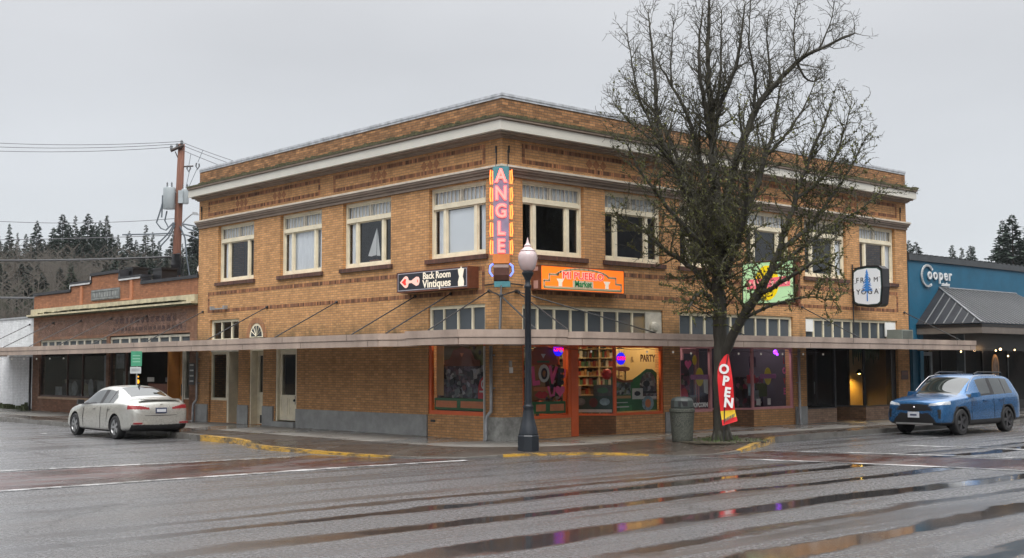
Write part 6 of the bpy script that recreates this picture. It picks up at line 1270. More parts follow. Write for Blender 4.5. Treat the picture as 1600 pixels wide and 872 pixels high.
# ------------------------------------------------------------------ OPEN feather flag
FBp = (3.75, 3.78); ff = Fr((*FBp, 0), Rh, -Fh); fl_ = thing('feather_flag', 'red feather flag with white letters OPEN leaning in front of the tree', 'flag', (*FBp, .12))
MB().tube([ff(-.04, 0, .12), ff(-.03, 0, .5), ff(.0, 0, 1.2), ff(.04, 0, 1.9), ff(.10, 0, 2.24)], .012, 6).build('pole', IRON, fl_)
L_ = [(.10, 2.24), (.0, 2.17), (-.10, 2.02), (-.165, 1.82), (-.175, 1.6), (-.155, 1.35), (-.125, 1.05), (-.085, .75)]; R_ = [(.115, 2.20), (.14, 2.0), (.165, 1.8), (.185, 1.6), (.205, 1.35), (.225, 1.05), (.25, .80)]
m = MB()
wv = lambda u, z: .03 * math.sin(z * 5) + .05 * (u) 
lft = L_ + [(-.06, .56)]; rgt = [(.115, 2.22)] + R_ + [(.29, .66)]
def samp(c, z):
    for (a, b), (a2, b2) in zip(c, c[1:]):
        if b >= z >= b2: t = (b - z) / (b - b2 + 1e-9); return a + (a2 - a) * t
    return c[-1][0] if z < c[-1][1] else c[0][0]
N_ = 30
for k in range(N_):
    z0_ = 2.22 - (2.22 - .62) * k / N_; z1_ = 2.22 - (2.22 - .62) * (k + 1) / N_
    for q in range(4):
        def P_(g, z):
            zz = z - .0 - (1 - g) * max(0, (1.0 - z)) * .28; u = samp(lft, z) * (1 - g) + samp(rgt, z) * g; return (u, zz)
        g0, g1 = q / 4, (q + 1) / 4; a_, b2_, c_, d_ = P_(g0, z0_), P_(g1, z0_), P_(g1, z1_), P_(g0, z1_); yel = z1_ < .86
        m.face([ff(a_[0], wv(*a_), a_[1]), ff(b2_[0], wv(*b2_), b2_[1]), ff(c_[0], wv(*c_), c_[1]), ff(d_[0], wv(*d_), d_[1])], 1 if (yel and z0_ < .90 and z1_ > .68) else 0)
fo = m.build('banner', [mk('flag_red', (.70, .012, .018), .6, .06, 3, 0), mk('flag_yellow', (.75, .50, .02), .6, .06, 3, 0)], fl_, smooth=True)
for ch, u, z, r_ in (('O', -.02, 1.85, -.12), ('P', .015, 1.57, -.14), ('E', .05, 1.30, -.14), ('N', .08, 1.05, -.12)): MB().text(ff, ch, u, z, .055, .31, offset=.014, sx=.95, rot=r_).build('letter', mk('flag_white', (.8, .8, .8), .6, .02, 3, 0), fl_)
m = MB()
for k in range(6): m.pr(ff, [(-.02 + k * .04, .60 + k * .022), (.01 + k * .04, .62 + k * .022), (.02 + k * .04, .70 + k * .022), (-.01 + k * .04, .68 + k * .022)], .055, .057)
m.build('small_print', mk('flag_print', (.10, .14, .10), .6), fl_)

# ------------------------------------------------------------------ parking sign by the curb
sp = (-12.9, -3.35); fs2 = Fr((*sp, 0), Rh, -Fh); ps = thing('parking_sign', 'small green and white street sign on a thin post behind the pale sedan', 'sign', (*sp, .14))
MB().tube([fs2(0, 0, .14), fs2(0.02, 0, 2.44)], .025, 6).build('post', STEEL, ps)
MB().fb(fs2, -.16, .17, .028, .04, 1.98, 2.43).build('sign_plate', mk('sign_green_plate', (.05, .26, .15), .5, .15, 5, 0), ps); MB().fb(fs2, -.18, .15, .028, .04, 1.76, 1.96).build('sign_plate', mk('sign_white_plate', (.45, .47, .47), .5, .1, 5, 0), ps)
m = MB(); 
for k in range(3): m.fb(fs2, -.11, .12, .041, .043, 2.10 + k * .09, 2.13 + k * .09)
m.build('sign_text_lines', mk('sign_pale_green', (.22, .42, .30), .5), ps); m = MB(); m.fb(fs2, -.14, .11, .041, .043, 1.83, 1.85); m.fb(fs2, -.14, .11, .041, .043, 1.88, 1.90); m.build('sign_text_lines', PGY, ps)

# ------------------------------------------------------------------ big bare street tree
TB = Vector((3.4, 4.1, .1)); tr_ = thing('bare_tree', 'large leafless mossy street tree rising over the roof in front of the building', 'tree', TB)
T_ = lambda px, y, d=0.0: TB + Rh * ((px - 1130) * .0148) + Fh * d + Vector((0, 0, max(0, (690 - y)) * .01478 if y > -9e9 else 0))
LIM = [
 [(1130, 694, 0, .27), (1129.5, 678, 0, .22), (1129, 650, 0, .19), (1129, 600, 0, .178), (1130, 550, 0, .18), (1129, 500, 0, .175), (1128, 440, 0, .155), (1126, 380, .1, .14), (1128, 300, .1, .125), (1124, 230, .1, .11), (1123, 160, .2, .09), (1118, 90, .2, .07), (1120, 0, .3, .05), (1124, -80, .3, .02)],
 [(1131, 560, 0, .13), (1144, 522, -.3, .12), (1160, 487, -.6, .105), (1188, 440, -.9, .09), (1213, 380, -1.1, .07), (1238, 300, -1.2, .055), (1262, 230, -1.4, .04), (1296, 150, -1.4, .02)],
 [(1129, 430, 0, .12), (1138, 340, .2, .11), (1155, 250, .3, .10), (1174, 190, .3, .095), (1197, 135, .3, .085), (1219, 106, .2, .07), (1264, 58, 0, .055), (1300, 38, -.2, .04), (1357, 14, -.3, .02)],
 [(1126, 400, 0, .10), (1100, 330, -.3, .09), (1068, 276, -.5, .085), (1052, 238, -.7, .075), (1033, 206, -.8, .065), (1023, 161, -.8, .055), (1022, 96, -.7, .04), (1017, 48, -.7, .03), (1012, -20, -.6, .012)],
 [(1126, 370, 0, .09), (1108, 320, .5, .08), (1090, 276, .7, .07), (1075, 225, .8, .06), (1057, 180, .9, .045), (1035, 130, 1.1, .03), (990, 80, 1.2, .012)],
 [(1125, 330, .1, .09), (1110, 257, .3, .075), (1100, 193, .5, .06), (1084, 135, .6, .05), (1062, 90, .7, .035), (1035, 40, .7, .015)],
 [(1123, 200, .2, .07), (1110, 138, -.1, .06), (1100, 96, -.3, .05), (1096, 48, -.4, .035), (1104, -30, -.4, .015)],
 [(1123, 180, .2, .075), (1136, 128, 0, .065), (1152, 90, -.2, .05), (1166, 32, -.3, .04), (1176, -40, -.3, .015)],
 [(1135, 390, 0, .09), (1165, 320, -.2, .08), (1187, 276, -.4, .07), (1200, 225, -.5, .06), (1213, 193, -.5, .045), (1222, 140, -.5, .03), (1236, 70, -.5, .012)],
 [(1150, 508, -.4, .075), (1182, 452, -.2, .07), (1225, 405, .3, .055), (1275, 368, .6, .045), (1330, 330, .8, .03), (1385, 296, .9, .018), (1425, 262, 1, .008)],
 [(1128, 450, 0, .085), (1092, 402, .6, .07), (1050, 368, 1.0, .05), (1010, 330, 1.3, .03), (968, 300, 1.4, .012)],
 [(1128, 480, 0, .065), (1100, 448, -.5, .05), (1080, 455, -.9, .035), (1064, 480, -1.1, .015)],
 [(1129, 440, 0, .085), (1140, 380, -1.2, .07), (1150, 320, -2.0, .05), (1140, 250, -2.6, .035), (1130, 180, -2.9, .015)],
 [(1127, 420, 0, .085), (1118, 360, 1.2, .07), (1105, 300, 2.0, .05), (1110, 230, 2.5, .035), (1120, 150, 2.9, .015)],
 [(1213, 380, -1.1, .06), (1262, 345, -.9, .045), (1300, 300, -.7, .035), (1335, 250, -.6, .022), (1368, 190, -.5, .01)],
 [(1158, 490, -.6, .05), (1200, 470, -1.0, .035), (1245, 458, -1.2, .022), (1300, 462, -1.2, .008)],
 [(1185, 450, -.9, .06), (1225, 425, -1.6, .045), (1262, 405, -2.0, .03), (1290, 420, -2.2, .012)],
 [(1125, 390, 0, .08), (1070, 350, -1.0, .06), (1030, 310, -1.4, .045), (990, 260, -1.6, .03), (965, 210, -1.6, .012)],
 [(1052, 238, -.7, .05), (1010, 200, -1.0, .035), (978, 175, -1.1, .022), (950, 140, -1.1, .01)],
 [(1219, 106, .2, .045), (1225, 60, .4, .03), (1222, 10, .5, .02), (1226, -40, .5, .01)],
 [(1238, 300, -1.2, .045), (1290, 260, -1.0, .03), (1320, 200, -.9, .02), (1338, 140, -.9, .01)],
 [(1033, 206, -.8, .04), (1000, 150, -.9, .03), (985, 90, -.9, .02), (975, 20, -.8, .01)],
 [(1062, 90, .7, .03), (1060, 40, .8, .02), (1066, -30, .9, .01)],
 [(1123, 150, .2, .05), (1140, 90, .5, .035), (1145, 30, .7, .025), (1150, -50, .8, .012)],
 [(1197, 135, .3, .05), (1195, 80, .2, .035), (1188, 20, .2, .022), (1192, -50, .2, .01)],
 [(1264, 58, 0, .03), (1262, 10, .1, .02), (1270, -50, .1, .01)],
 [(1300, 38, -.2, .025), (1318, 0, -.2, .015), (1325, -40, -.2, .008)],
 [(1200, 225, -.5, .045), (1240, 185, -.3, .032), (1270, 140, -.2, .022), (1290, 95, -.2, .01)],
 [(1264, 58, 0, .035), (1290, 80, .5, .025), (1325, 70, .8, .012)],
]
TBK = mk('tree_bark', (.036, .033, .025), .9, .4, 6, .8, 30, stretch=(3, 3, .6)); TWG = mk('twig_bark', (.046, .042, .027), .9, .35, 3, 0); MSS = mk('tree_moss', (.085, .088, .024), .95, .55, 5, 0)
tm = MB(); br = MB(); tw = MB(); ms = MB(); tr2 = random.Random(5)
def rv(s): return Vector((tr2.gauss(0, s), tr2.gauss(0, s), tr2.gauss(0, s)))
def grow(p, d, L, r, lvl, up):
    n = max(2, int(L / (.16 if lvl < 2 else .13))) if lvl < 3 else 2
    pts = [p]; q = p.copy(); dd = d.copy()
    for k in range(n):
        dd = (dd + rv(.18 if lvl < 3 else .22) + Vector((0, 0, up))).normalized(); q = q + dd * (L / n); pts.append(q.copy())
    rs = [max(.0046, r * (1 - .8 * k / n)) for k in range(n + 1)]
    (br if lvl < 2 else tw).tube(pts, rs, 5 if lvl < 2 else 3, cap=False)
    if lvl >= 3: return
    step = (.10, .10, .10)[lvl - 1] if lvl else .13
    cnt = int(L / step)
    for k in range(cnt):
        t = (k + tr2.random()) / cnt
        if t < .12: continue
        i = min(n - 1, int(t * n)); f = t * n - i; pos = pts[i].lerp(pts[i + 1], f); ax = (pts[i + 1] - pts[i]).normalized()
        sd_ = ax.cross(rv(1)).normalized(); nd = (ax * tr2.uniform(.35, .9) + sd_).normalized()
        nl = (L * .36 * (1.15 - t * .7) * tr2.uniform(.6, 1.2)) if lvl == 1 else tr2.uniform(.09, .22) * (1 if lvl == 2 else 1)
        if lvl == 1: nl = min(.7, max(.16, nl))
        grow(pos, nd, nl, max(.0048, rs[i] * .5), lvl + 1, .10)
    # moss and spurs
    dens = max(0, min(1, (9.2 - p.z) / 5)) if lvl == 1 else max(0, min(.9, (7.5 - p.z) / 4.5))
    for k in range(int(L * (60 if lvl == 1 else 26) * dens)):
        i = tr2.randrange(n); pos = pts[i].lerp(pts[i + 1], tr2.random()) + rv(.012); s = tr2.uniform(.014, .042); a = rv(1).normalized() * s; b = rv(1).normalized() * s; ms.face([pos - a, pos + b, pos + a + Vector((0, 0, s * .3)), pos - b * .6])
for li, lim in enumerate(LIM):
    P0 = [T_(a, b, c) for a, b, c, r_ in lim]; RR_ = [q[3] for q in lim]
    pts = []; rs = []
    for k in range(len(P0) - 1):      # Catmull-Rom
        a, b, c, d = P0[max(0, k - 1)], P0[k], P0[k + 1], P0[min(len(P0) - 1, k + 2)]; n = max(2, int((c - b).length / .16))
        for q in range(n):
            t = q / n; v = .5 * ((2 * b) + (c - a) * t + (2 * a - 5 * b + 4 * c - d) * t * t + (3 * b - a - 3 * c + d) * t ** 3); jit = rv(.012) if not (li == 0 and k < 3) else Vector((0, 0, 0)); pts.append(v + jit); rs.append(RR_[k] + (RR_[k + 1] - RR_[k]) * t)
    pts.append(P0[-1]); rs.append(RR_[-1])
    tm.tube(pts, rs, 10 if li == 0 else 7)
    tot = sum((a - b).length for a, b in zip(pts, pts[1:])); acc = 0
    for k in range(1, len(pts)):
        seg = (pts[k] - pts[k - 1]).length; acc += seg; z = pts[k].z
        if z < 2.75: continue
        if z > 11.2: continue
        prob = seg / (.095 if z > 3.2 else .3)
        while prob > 0:
            lr = (pts[k] - TB).dot(Rh); thin = .45 < lr < 1.75 and 3.0 < z < 4.35 and li > 0
            if tr2.random() < prob * (.22 if thin else 1):
                ax = (pts[k] - pts[k - 1]).normalized(); sd_ = ax.cross(rv(1)).normalized(); nd = (ax * tr2.uniform(.3, .9) + sd_ + Vector((0, 0, .15))).normalized()
                fr_ = acc / tot; L = tr2.uniform(.5, 1.45) * (1.15 - .5 * fr_) * (1.0 if z < 8 else .85) * (.75 if z < 3.6 else 1)
                grow(pts[k], nd, L, max(.010, min(.026, rs[k] * .35)), 1, .09 if z < 6 else .16)
            prob -= 1
        dm = max(0, min(1, (8.5 - z) / 5))
        for q in range(int(seg * 260 * dm)): s = tr2.uniform(.015, .04); a = rv(1).normalized(); ps_ = pts[k] + (a - (pts[k] - pts[k - 1]).normalized() * a.dot((pts[k] - pts[k - 1]).normalized())).normalized() * rs[k]; a2 = rv(1).normalized() * s; b2 = rv(1).normalized() * s; ms.face([ps_ - a2, ps_ + b2, ps_ + a2, ps_ - b2 * .6])
tk = tm.build('trunk', TBK, tr_, smooth=True); br.build('branches', TWG, tr_); tw.build('twigs', TWG, tr_); ms.build('moss', MSS, tr_)
m = MB()
for k in range(8): a = k * .8 + .3; c, s = math.cos(a), math.sin(a); m.tube([TB + Vector((c * .14, s * .14, .26)), TB + Vector((c * .20, s * .20, .10)), TB + Vector((c * .29, s * .29, -.02))], [.08, .07, .04], 6)
m.build('root_flare', TBK, tr_, smooth=True)
print('TREE faces', len(tw.f), len(br.f), len(ms.f), len(tm.f))
# ------------------------------------------------------------------ cars
def paint(name, c, metal=.5, rough=.32):
    m, n, b = newmat(name); b.inputs['Base Color'].default_value = (*c, 1); b.inputs['Metallic'].default_value = metal; b.inputs['Roughness'].default_value = rough
    b.inputs['Coat Weight'].default_value = .8; b.inputs['Coat Roughness'].default_value = .04
    z = ntex(n, wpos(n), 9, 4); n.links.new(mixc(n, mrange(n, z, .3, .7, 0, 1), tuple(x * .93 for x in c), tuple(min(1, x * 1.05) for x in c)), b.inputs['Base Color'])
    n.links.new(mrange(n, ntex(n, wpos(n), 60, 3), .3, .7, rough - .05, rough + .1), b.inputs['Roughness']); return m
CGL, _n, _b = newmat('car_glass'); _b.inputs['Base Color'].default_value = (.012, .018, .018, 1); _b.inputs['Roughness'].default_value = .03; _b.inputs['Specular IOR Level'].default_value = .6; _b.inputs['Coat Weight'].default_value = .6; _b.inputs['Coat IOR'].default_value = 1.55
CBLK = mk('car_black_trim', (.012, .012, .013), .5, .2, 5, .05); RUB = mk('tyre_rubber', (.014, .014, .015), .75, .2, 6, .1); ALU = mk('wheel_alloy', (.42, .43, .44), .3, .1, 5, 0, metal=.7); DAL = mk('dark_alloy', (.07, .07, .075), .35, .1, 5, 0, metal=.6)
TLR = emit('tail_lamp_red', (.5, .0, .01), .04, (.20, .008, .012)); HLW = mk('head_lamp', (.42, .45, .48), .08, .3, 9, 0, spec=1); PLT = mk('licence_plate', (.5, .52, .56), .4, .1, 12, 0); CHR = mk('car_chrome', (.6, .6, .62), .12, .05, 2, 0, metal=1)
def car(name, label, loc, head, st, xs_glass, wheels, wr, ww, paintm, classify, mats, rimm, spokes, extras, group=None, creases=True):
    # st: stations (x, zb, zbelt, ztop, wl, wb, wt); x forward from the rear bumper
    root = thing(name, label, 'car', loc, group)
    rows = []
    for (x, zb, zB, zt, wl, wb, wt) in st:
        mid = zb + .52 * (zB - zb)
        rows.append([(x, 0, zb), (x, wl * .55, zb), (x, wl * .92, zb + .005), (x, wl, zb + .10), (x, wl + .012, mid), (x, wb + .004, zB - .09), (x, wb - .02, zB), (x, wt + (wb - wt) * .12, zt - .085 * min(1, (zt - zB) / .25 + .1)), (x, wt - .05, zt - .018), (x, wt * .5, zt + .005), (x, 0, zt + .012)])
    nr = len(rows[0]); bm = bmesh.new(); V = []
    for r in rows:
        l = [bm.verts.new(p) for p in r]; rr = [l[0]] + [bm.verts.new((p[0], -p[1], p[2])) for p in r[1:-1]] + [l[-1]]; V.append((l, rr))
    cl = bm.edges.layers.float.get('crease_edge') or bm.edges.layers.float.new('crease_edge')
    for i in range(len(rows) - 1):
        for s in (0, 1):
            for k in range(nr - 1):
                q = [V[i][s][k], V[i + 1][s][k], V[i + 1][s][k + 1], V[i][s][k + 1]]
                f = bm.faces.new(q if s else q[::-1]); xm = (rows[i][0][0] + rows[i + 1][0][0]) / 2
                f.material_index = xs_glass(xm, k, i)
    for i in (0, len(rows) - 1):
        loop = V[i][0] + V[i][1][1:-1][::-1]; bm.faces.new(loop if i == 0 else loop[::-1])
    for e in bm.edges:
        ks = []
        for v in e.verts:
            for i, (l, rr) in enumerate(V):
                if v in l: ks.append(l.index(v)); break
                if v in rr: ks.append(rr.index(v)); break
        if ks[0] == ks[1] and ks[0] in (6, 3): e[cl] = .45
        if ks[0] == ks[1] == 7: e[cl] = .35
    bmesh.ops.recalc_face_normals(bm, faces=bm.faces)
    me = bpy.data.meshes.new('tmp'); bm.to_mesh(me); bm.free()
    for mt in mats: me.materials.append(mt)
    ob = bpy.data.objects.new('tmp', me); COL.objects.link(ob); sm = ob.modifiers.new('s', 'SUBSURF'); sm.levels = sm.render_levels = 3
    c = MB()
    for wx, wy in wheels:
        c.lathe((wx, wy * 1.0 - (.24 if wy > 0 else -.24) * 0 + (-.26 if wy > 0 else .26), wr), [(wr + .065, 0), (wr + .065, .6)], 36, ax=(0, 1 if wy > 0 else -1, 0))
    cm_ = bpy.data.meshes.new('cut'); cm_.from_pydata(c.v, [], c.f)
    for mt in mats: cm_.materials.append(mt)
    cm_.polygons.foreach_set('material_index', [2] * len(c.f)); bm = bmesh.new(); bm.from_mesh(cm_); bmesh.ops.recalc_face_normals(bm, faces=bm.faces); bm.to_mesh(cm_); bm.free()
    co = bpy.data.objects.new('cut', cm_); COL.objects.link(co)
    bo = ob.modifiers.new('b', 'BOOLEAN'); bo.object = co; bo.operation = 'DIFFERENCE'; bo.solver = 'EXACT'
    bpy.context.view_layer.update(); dg = bpy.context.evaluated_depsgraph_get(); ev = bpy.data.meshes.new_from_object(ob.evaluated_get(dg))
    bpy.data.objects.remove(ob); bpy.data.objects.remove(co)
    lbl = ['body', 'windows', 'trim', 'lamps', 'lamps', 'lower_cladding']
    groups = {}
    for p in ev.polygons:
        mi = p.material_index; ce = p.center
        if mi == 0 or mi == 2 and False: mi = classify(ce, p.normal, mi)
        elif mi == 1: mi = classify(ce, p.normal, 1)
        groups.setdefault(mi, []).append(p)
    rot = Matrix.Rotation(head, 3, 'Z')
    names = mats_names[name]
    def loose(ps):
        par = {}
        def find(a):
            while par.setdefault(a, a) != a: par[a] = par[par[a]]; a = par[a]
            return a
        for p in ps:
            r0 = find(p.vertices[0])
            for v in p.vertices[1:]:
                r1 = find(v)
                if r1 != r0: par[r1] = r0
        g = {}
        for p in ps: g.setdefault(find(p.vertices[0]), []).append(p)
        big = sorted(g.values(), key=len, reverse=True); return [q for q in big if len(q) >= 6] + ([sum([q for q in big if len(q) < 6], [])] if any(len(q) < 6 for q in big) else [])
    for mi, ps0 in sorted(groups.items()):
      for ps_ in ([ps0] if mi in (0,) else loose(ps0)):
        idx = {}; vv = []; ff_ = []
        for p in ps_:
            t = []
            for vi in p.vertices:
                if vi not in idx: idx[vi] = len(vv); vv.append(tuple(ev.vertices[vi].co))
                t.append(idx[vi])
            ff_.append(tuple(t))
        me = bpy.data.meshes.new(names[mi]); me.from_pydata(vv, [], ff_); me.materials.append(mats[mi]); me.polygons.foreach_set('use_smooth', [True] * len(ff_)); me.update()
        try: me.set_sharp_from_angle(angle=R(38))
        except Exception: pass
        o = bpy.data.objects.new(names[mi], me); COL.objects.link(o); o.parent = root; OFF[o.name] = Vector((0, 0, 0))
    for wx, wy in wheels:       # wheel > tyre, rim
        s = 1 if wy > 0 else -1; ax = (0, s, 0); y0 = wy - s * ww
        t = MB().lathe((wx, y0, wr), [(wr * .62, 0), (wr * .92, .0), (wr, .03), (wr, ww - .03), (wr * .93, ww), (wr * .70, ww + .004), (wr * .68, ww - .03), (wr * .62, ww - .06)], 32, ax=ax)
        w = wp(t, 'wheel', RUB, root)
        m = MB().lathe((wx, y0, wr), [(wr * .69, .02), (wr * .69, ww - .012), (wr * .655, ww - .006), (wr * .63, ww - .03), (wr * .60, ww - .1)], 32, ax=ax)
        hub = Vector((wx, wy - s * .045, wr))
        for k in range(spokes):
            a = 2 * math.pi * k / spokes; d = Vector((math.cos(a), 0, math.sin(a))); pz = Vector((-math.sin(a), 0, math.cos(a)))
            w0, w1 = wr * .085, wr * .14; h = Vector((0, s * .02, 0)); p0 = hub; p1 = hub + d * wr * .64 + Vector((0, s * .02, 0))
            m.hexa([p0 - pz * w0 - h, p1 - pz * w1 - h, p1 + pz * w1 - h, p0 + pz * w0 - h, p0 - pz * w0 + h, p1 - pz * w1 + h, p1 + pz * w1 + h, p0 + pz * w0 + h])
        m.lathe(hub - Vector((0, s * .02, 0)), [(wr * .16, 0), (wr * .16, .03), (wr * .1, .045)], 14, ax=ax)
        wp(m, 'rim', rimm, w); wp(MB().lathe((wx, wy - s * .13, wr), [(wr * .60, 0), (wr * .60, .01)], 24, ax=ax), 'brake_disc', CBLK, w)
    extras(root)
    root.rotation_euler.z = head
    return root
def wp(mb, name, mt, parent, smooth=False):
    me = bpy.data.meshes.new(name); me.from_pydata(mb.v, [], mb.f); me.materials.append(mt); me.polygons.foreach_set('material_index', mb.m if False else [0] * len(mb.f)); me.update()
    if name in ('wheel', 'rim') or smooth:
        me.polygons.foreach_set('use_smooth', [True] * len(mb.f))
        try: me.set_sharp_from_angle(angle=R(35))
        except Exception: pass
    o = bpy.data.objects.new(name, me); COL.objects.link(o); o.parent = parent; OFF[o.name] = Vector((0, 0, 0)); return o
mats_names = {'sedan': ['body', 'window', 'trim', 'tail_lamp', 'bumper_insert', 'pillar_trim'], 'suv': ['body', 'window', 'trim', 'headlamp', 'lower_cladding', 'pillar_trim']}
# --- sedan (x = 0 at the rear bumper, forward +x)
ST = [(0.03, .36, .62, .80, .60, .62, .50), (0.10, .26, .80, 1.00, .76, .78, .66), (0.24, .22, .93, 1.085, .84, .85, .72), (.50, .20, .96, 1.085, .88, .885, .70), (.74, .19, .965, 1.13, .892, .89, .64), (1.10, .18, .96, 1.30, .898, .893, .585), (1.45, .17, .95, 1.405, .90, .893, .565), (1.90, .165, .935, 1.435, .90, .89, .575), (2.0, .165, .93, 1.436, .90, .89, .577), (2.45, .165, .915, 1.42, .90, .888, .575), (2.80, .17, .90, 1.345, .90, .886, .57), (3.15, .17, .885, 1.18, .90, .884, .61), (3.45, .175, .87, 1.0, .898, .88, .68), (3.62, .18, .855, .935, .896, .875, .74), (3.95, .18, .80, .875, .89, .86, .72), (4.28, .19, .70, .79, .85, .81, .66), (4.47, .22, .62, .70, .76, .73, .56), (4.57, .32, .52, .60, .58, .56, .42)]
def xg_s(x, k, i):
    if k == 6 and .98 < x < 3.42: return 5 if 1.9 < x < 2.0 else 1
    if k in (7, 8, 9) and (.74 < x < 1.42 or 2.8 < x < 3.58): return 1 if k > 7 or True else 0
    return 0
def cls_s(c, n, mi):
    x, y, z = c; ay = abs(y)
    if mi == 1:
        if ay > .55 and 1.0 < x < 3.4 and n.z < .75:
            # side glass outline
            if z > 1.385 or (x < 1.50 and z > 1.12 + (x - 1.16) * .75) or (x > 2.55 and z > 1.37 - (x - 2.55) * .50): return 0
            if x < 1.16: return 0
            return 5 if z < .955 or 1.40 < x < 1.45 or 1.87 < x < 1.97 or z > 1.365 else 1
        if n.z > .3 and ay > (.50 + .05 * (1.4 - x) if x < 2 else .60): return 0
        return 1
    if x < .30 and .80 < z < .925 and ay > .34: return 3 if z < .86 + (ay - .34) * .20 and z > .815 else 0
    if x < .34 and z < .40 and ay < .80 and z > .2: return 4
    if z < .235: return 4
    if x > 4.3 and .55 < z < .68 and ay > .5: return 2
    if x > 4.4 and .3 < z < .6 and ay < .5: return 2
    return mi
def ex_s(root):
    f = Fr((0, 0, 0), (0, -1, 0), (-1, 0, 0))    # rear face: right, outward
    wp(MB().fb(f, -.16, .16, -.045, -.025, .70, .85), 'licence_plate', mk('plate_navy', (.05, .06, .11), .4), root); wp(MB().fb(f, -.13, .13, -.02, -.015, .735, .815), 'plate_number', PLT, root)
    wp(MB().tube([(-.01 + .04, -.04, .925), (.045, 0, .945), (.03, .04, .925)], .008, 5), 'emblem', CHR, root)
    wp(MB().pr(f, [(-.60, 1.055), (.60, 1.055), (.55, 1.085), (-.55, 1.085)], -.20, -.10), 'spoiler', mats_sedan[0], root)
    wp(MB().tube([(.10, -.66, .66), (.045, -.45, .645), (.03, 0, .64), (.045, .45, .645), (.10, .66, .66)], .008, 4), 'boot_seam', CBLK, root)
    for s in (-1, 1):
        for pts in ([(1.52, .893, .30), (1.50, .910, .55), (1.42, .899, .86)], [(1.92, .903, .27), (1.92, .914, .55), (1.92, .896, .86)], [(3.06, .903, .30), (3.10, .914, .55), (3.06, .892, .80)]): wp(MB().tube([(a, s * b, c) for a, b, c in pts], .007, 4), 'door_seam', CBLK, root)
        wp(MB().hexa([(3.05, s * .885, .92), (3.22, s * .885, .90), (3.22, s * 1.05, .90), (3.05, s * 1.07, .92), (3.05, s * .885, 1.03), (3.20, s * .885, 1.03), (3.18, s * 1.03, 1.04), (3.05, s * 1.06, 1.04)]), 'mirror', CBLK, root)
        for x in (1.30, 2.25): wp(MB().box(x, x + .20, s * .895 - .012, s * .895 + .025, .80, .83), 'door_handle', mats_sedan[0], root)
        wp(MB().box(.02, .08, s * .66 - .12, s * .66 + .12, .42, .46), 'reflector', TLR, root)
    wp(MB().hexa([(1.38, -.01, 1.40), (1.50, -.01, 1.41), (1.50, .01, 1.41), (1.38, .01, 1.40), (1.34, -.006, 1.48), (1.37, -.006, 1.48), (1.37, .006, 1.48), (1.34, .006, 1.48)]), 'roof_antenna', CBLK, root)
mats_sedan = [paint('champagne_paint', (.50, .50, .465), .55, .28), CGL, CBLK, TLR, CBLK, CBLK]
car('sedan', 'champagne silver sedan parked at the curb seen from behind on the left', (-8.98, -4.42, 0), math.pi, ST, xg_s, [(.99, .90), (.99, -.90), (3.69, .90), (3.69, -.90)], .315, .215, None, cls_s, mats_sedan, ALU, 5, ex_s)
# --- compact suv (x = 0 at the rear bumper, forward +x)
SU = [(0.02, .42, .80, .95, .68, .70, .58), (.08, .34, 1.02, 1.25, .84, .84, .66), (.20, .30, 1.10, 1.48, .90, .885, .66), (.38, .28, 1.11, 1.62, .915, .90, .635), (.75, .25, 1.10, 1.655, .92, .905, .64), (1.25, .23, 1.085, 1.675, .922, .905, .65), (1.75, .23, 1.07, 1.68, .922, .905, .655), (1.82, .23, 1.068, 1.68, .922, .905, .655), (2.30, .23, 1.055, 1.67, .922, .905, .65), (2.62, .23, 1.045, 1.60, .922, .905, .645), (2.92, .23, 1.035, 1.42, .922, .90, .67), (3.22, .24, 1.025, 1.19, .92, .90, .73), (3.40, .24, 1.015, 1.11, .918, .895, .78), (3.75, .25, .99, 1.08, .915, .885, .77), (4.15, .26, .96, 1.04, .905, .87, .74), (4.40, .28, .93, 1.00, .885, .85, .70), (4.54, .30, .88, .95, .84, .80, .64), (4.61, .34, .80, .88, .76, .72, .54)]
def xg_u(x, k, i):
    if k == 6 and .3 < x < 3.2: return 5 if (1.75 < x < 1.82) else 1
    if k in (7, 8, 9) and 2.62 < x < 3.35: return 1
    if k in (7, 8, 9) and .1 < x < .38: return 1
    return 0
def cls_u(c, n, mi):
    x, y, z = c; ay = abs(y)
    arch = any(math.hypot(x - wx, z - .36) < .495 for wx in (.97, 3.66))
    if mi == 1:
        if ay > .60 and n.z < .7 and .3 < x < 3.3:
            if z < 1.115: return 5
            if x < .62 or .98 < x < 1.05: return 0 if z < 1.9 and x < .55 + (z - 1.1) * .35 else (5 if x > .9 else 1)
            if z > 1.575: return 0
        if ay > .64 and n.z > .25 and x > 2.5: return 0
        return 1
    if ay > .70 and arch and z < .80: return 4
    if z < .40 and x < 4.2: return 4
    if x > 4.15:
        if .815 + (ay - .45) * .10 < z < .875 + (ay - .45) * .17 and ay > .45: return 3
        if .68 < z < .86 and ay < .40 + (.86 - z) * .9: return 2
        if .36 < z < .62 and ay < .46 + (.62 - z) * .75: return 2
        if z < .36: return 4
        if .48 < z < .72 and .70 < ay < .79: return 2
    return mi
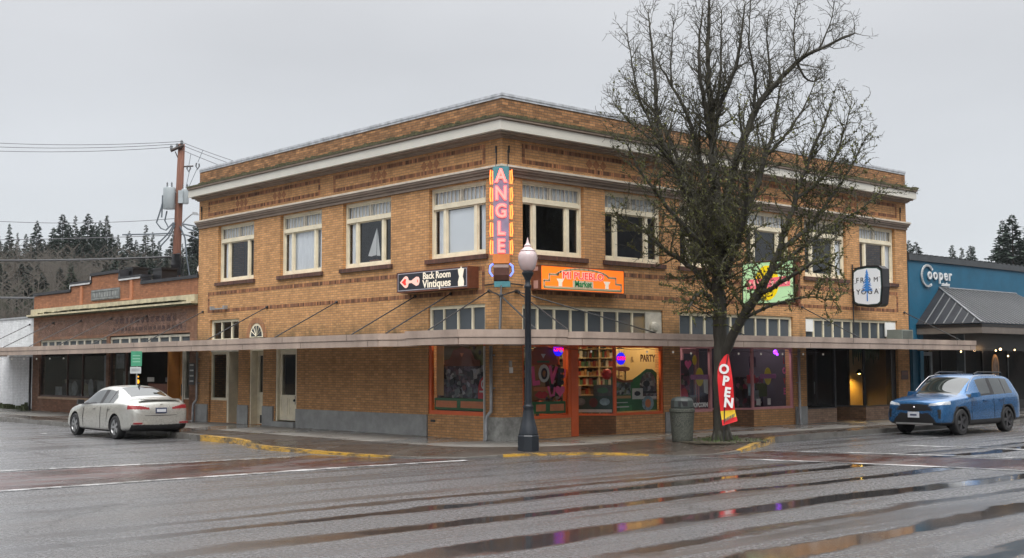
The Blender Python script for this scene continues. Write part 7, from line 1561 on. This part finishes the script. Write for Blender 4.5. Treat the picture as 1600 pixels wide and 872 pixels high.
def ex_u(root):
    f = Fr((4.61, 0, 0), (0, 1, 0), (1, 0, 0))
    wp(MB().fb(f, -.17, .17, .02, .035, .49, .65), 'licence_plate', PLT, root); wp(MB().fb(f, -.1, .1, .036, .038, .54, .59), 'plate_number', mk('plate_navy', (.05, .06, .11), .4), root)
    wp(MB().fb(f, -.55, .55, -.02, .02, .30, .345), 'skid_plate', ALU, root)
    m = MB(); m.tube([(4.57, -.07, .755), (4.60, 0, .785), (4.57, .07, .755), (4.59, 0, .73), (4.57, -.07, .755)], .012, 5); wp(m, 'emblem', CHR, root)
    for s in (-1, 1):
        for pts in ([(1.36, .925, .42), (1.32, .934, .66), (1.15, .915, .98)], [(1.80, .925, .42), (1.80, .934, .66), (1.80, .912, .98)], [(3.08, .925, .42), (3.12, .932, .66), (3.06, .905, .94)]): wp(MB().tube([(a, s * b, c) for a, b, c in pts], .007, 4), 'door_seam', CBLK, root)
        wp(MB().hexa([(2.88, s * .90, 1.04), (3.10, s * .90, 1.04), (3.07, s * 1.09, 1.04), (2.92, s * 1.10, 1.05), (2.88, s * .90, 1.16), (3.08, s * .90, 1.15), (3.05, s * 1.07, 1.17), (2.92, s * 1.08, 1.18)]), 'mirror', mats_suv[0], root)
        for x in (1.25, 2.20): wp(MB().box(x, x + .22, s * .915 - .01, s * .915 + .025, .92, .955), 'door_handle', mats_suv[0], root)
        wp(MB().tube([(.65, s * .60, 1.655), (.72, s * .60, 1.72), (2.1, s * .60, 1.735), (2.35, s * .60, 1.67)], .022, 6), 'roof_rail', CBLK, root)
        wp(MB().hexa([(.03, s * .62, 1.0), (.25, s * .86, 1.0), (.27, s * .88, 1.0), (.03, s * .66, 1.0), (.06, s * .62, 1.08), (.25, s * .84, 1.08), (.27, s * .87, 1.08), (.06, s * .66, 1.08)]), 'tail_lamp', TLR, root)
        wp(MB().tube([(3.12, s * .78, 1.20), (2.86, s * .72, 1.42), (2.56, s * .675, 1.60), (2.2, s * .67, 1.645), (1.2, s * .665, 1.65)], .010, 5), 'window_trim', CHR if s < 0 else CHR, root)
mats_suv = [paint('blue_metallic_paint', (.028, .12, .28), .5, .25), CGL, CBLK, HLW, CBLK, CBLK]
car('suv', 'bright blue compact suv with roof rails parked facing the crossing on the right', (4.28, 16.07, 0), -math.pi / 2, SU, xg_u, [(.97, .92), (.97, -.92), (3.66, .92), (3.66, -.92)], .36, .23, None, cls_u, mats_suv, DAL, 5, ex_u)
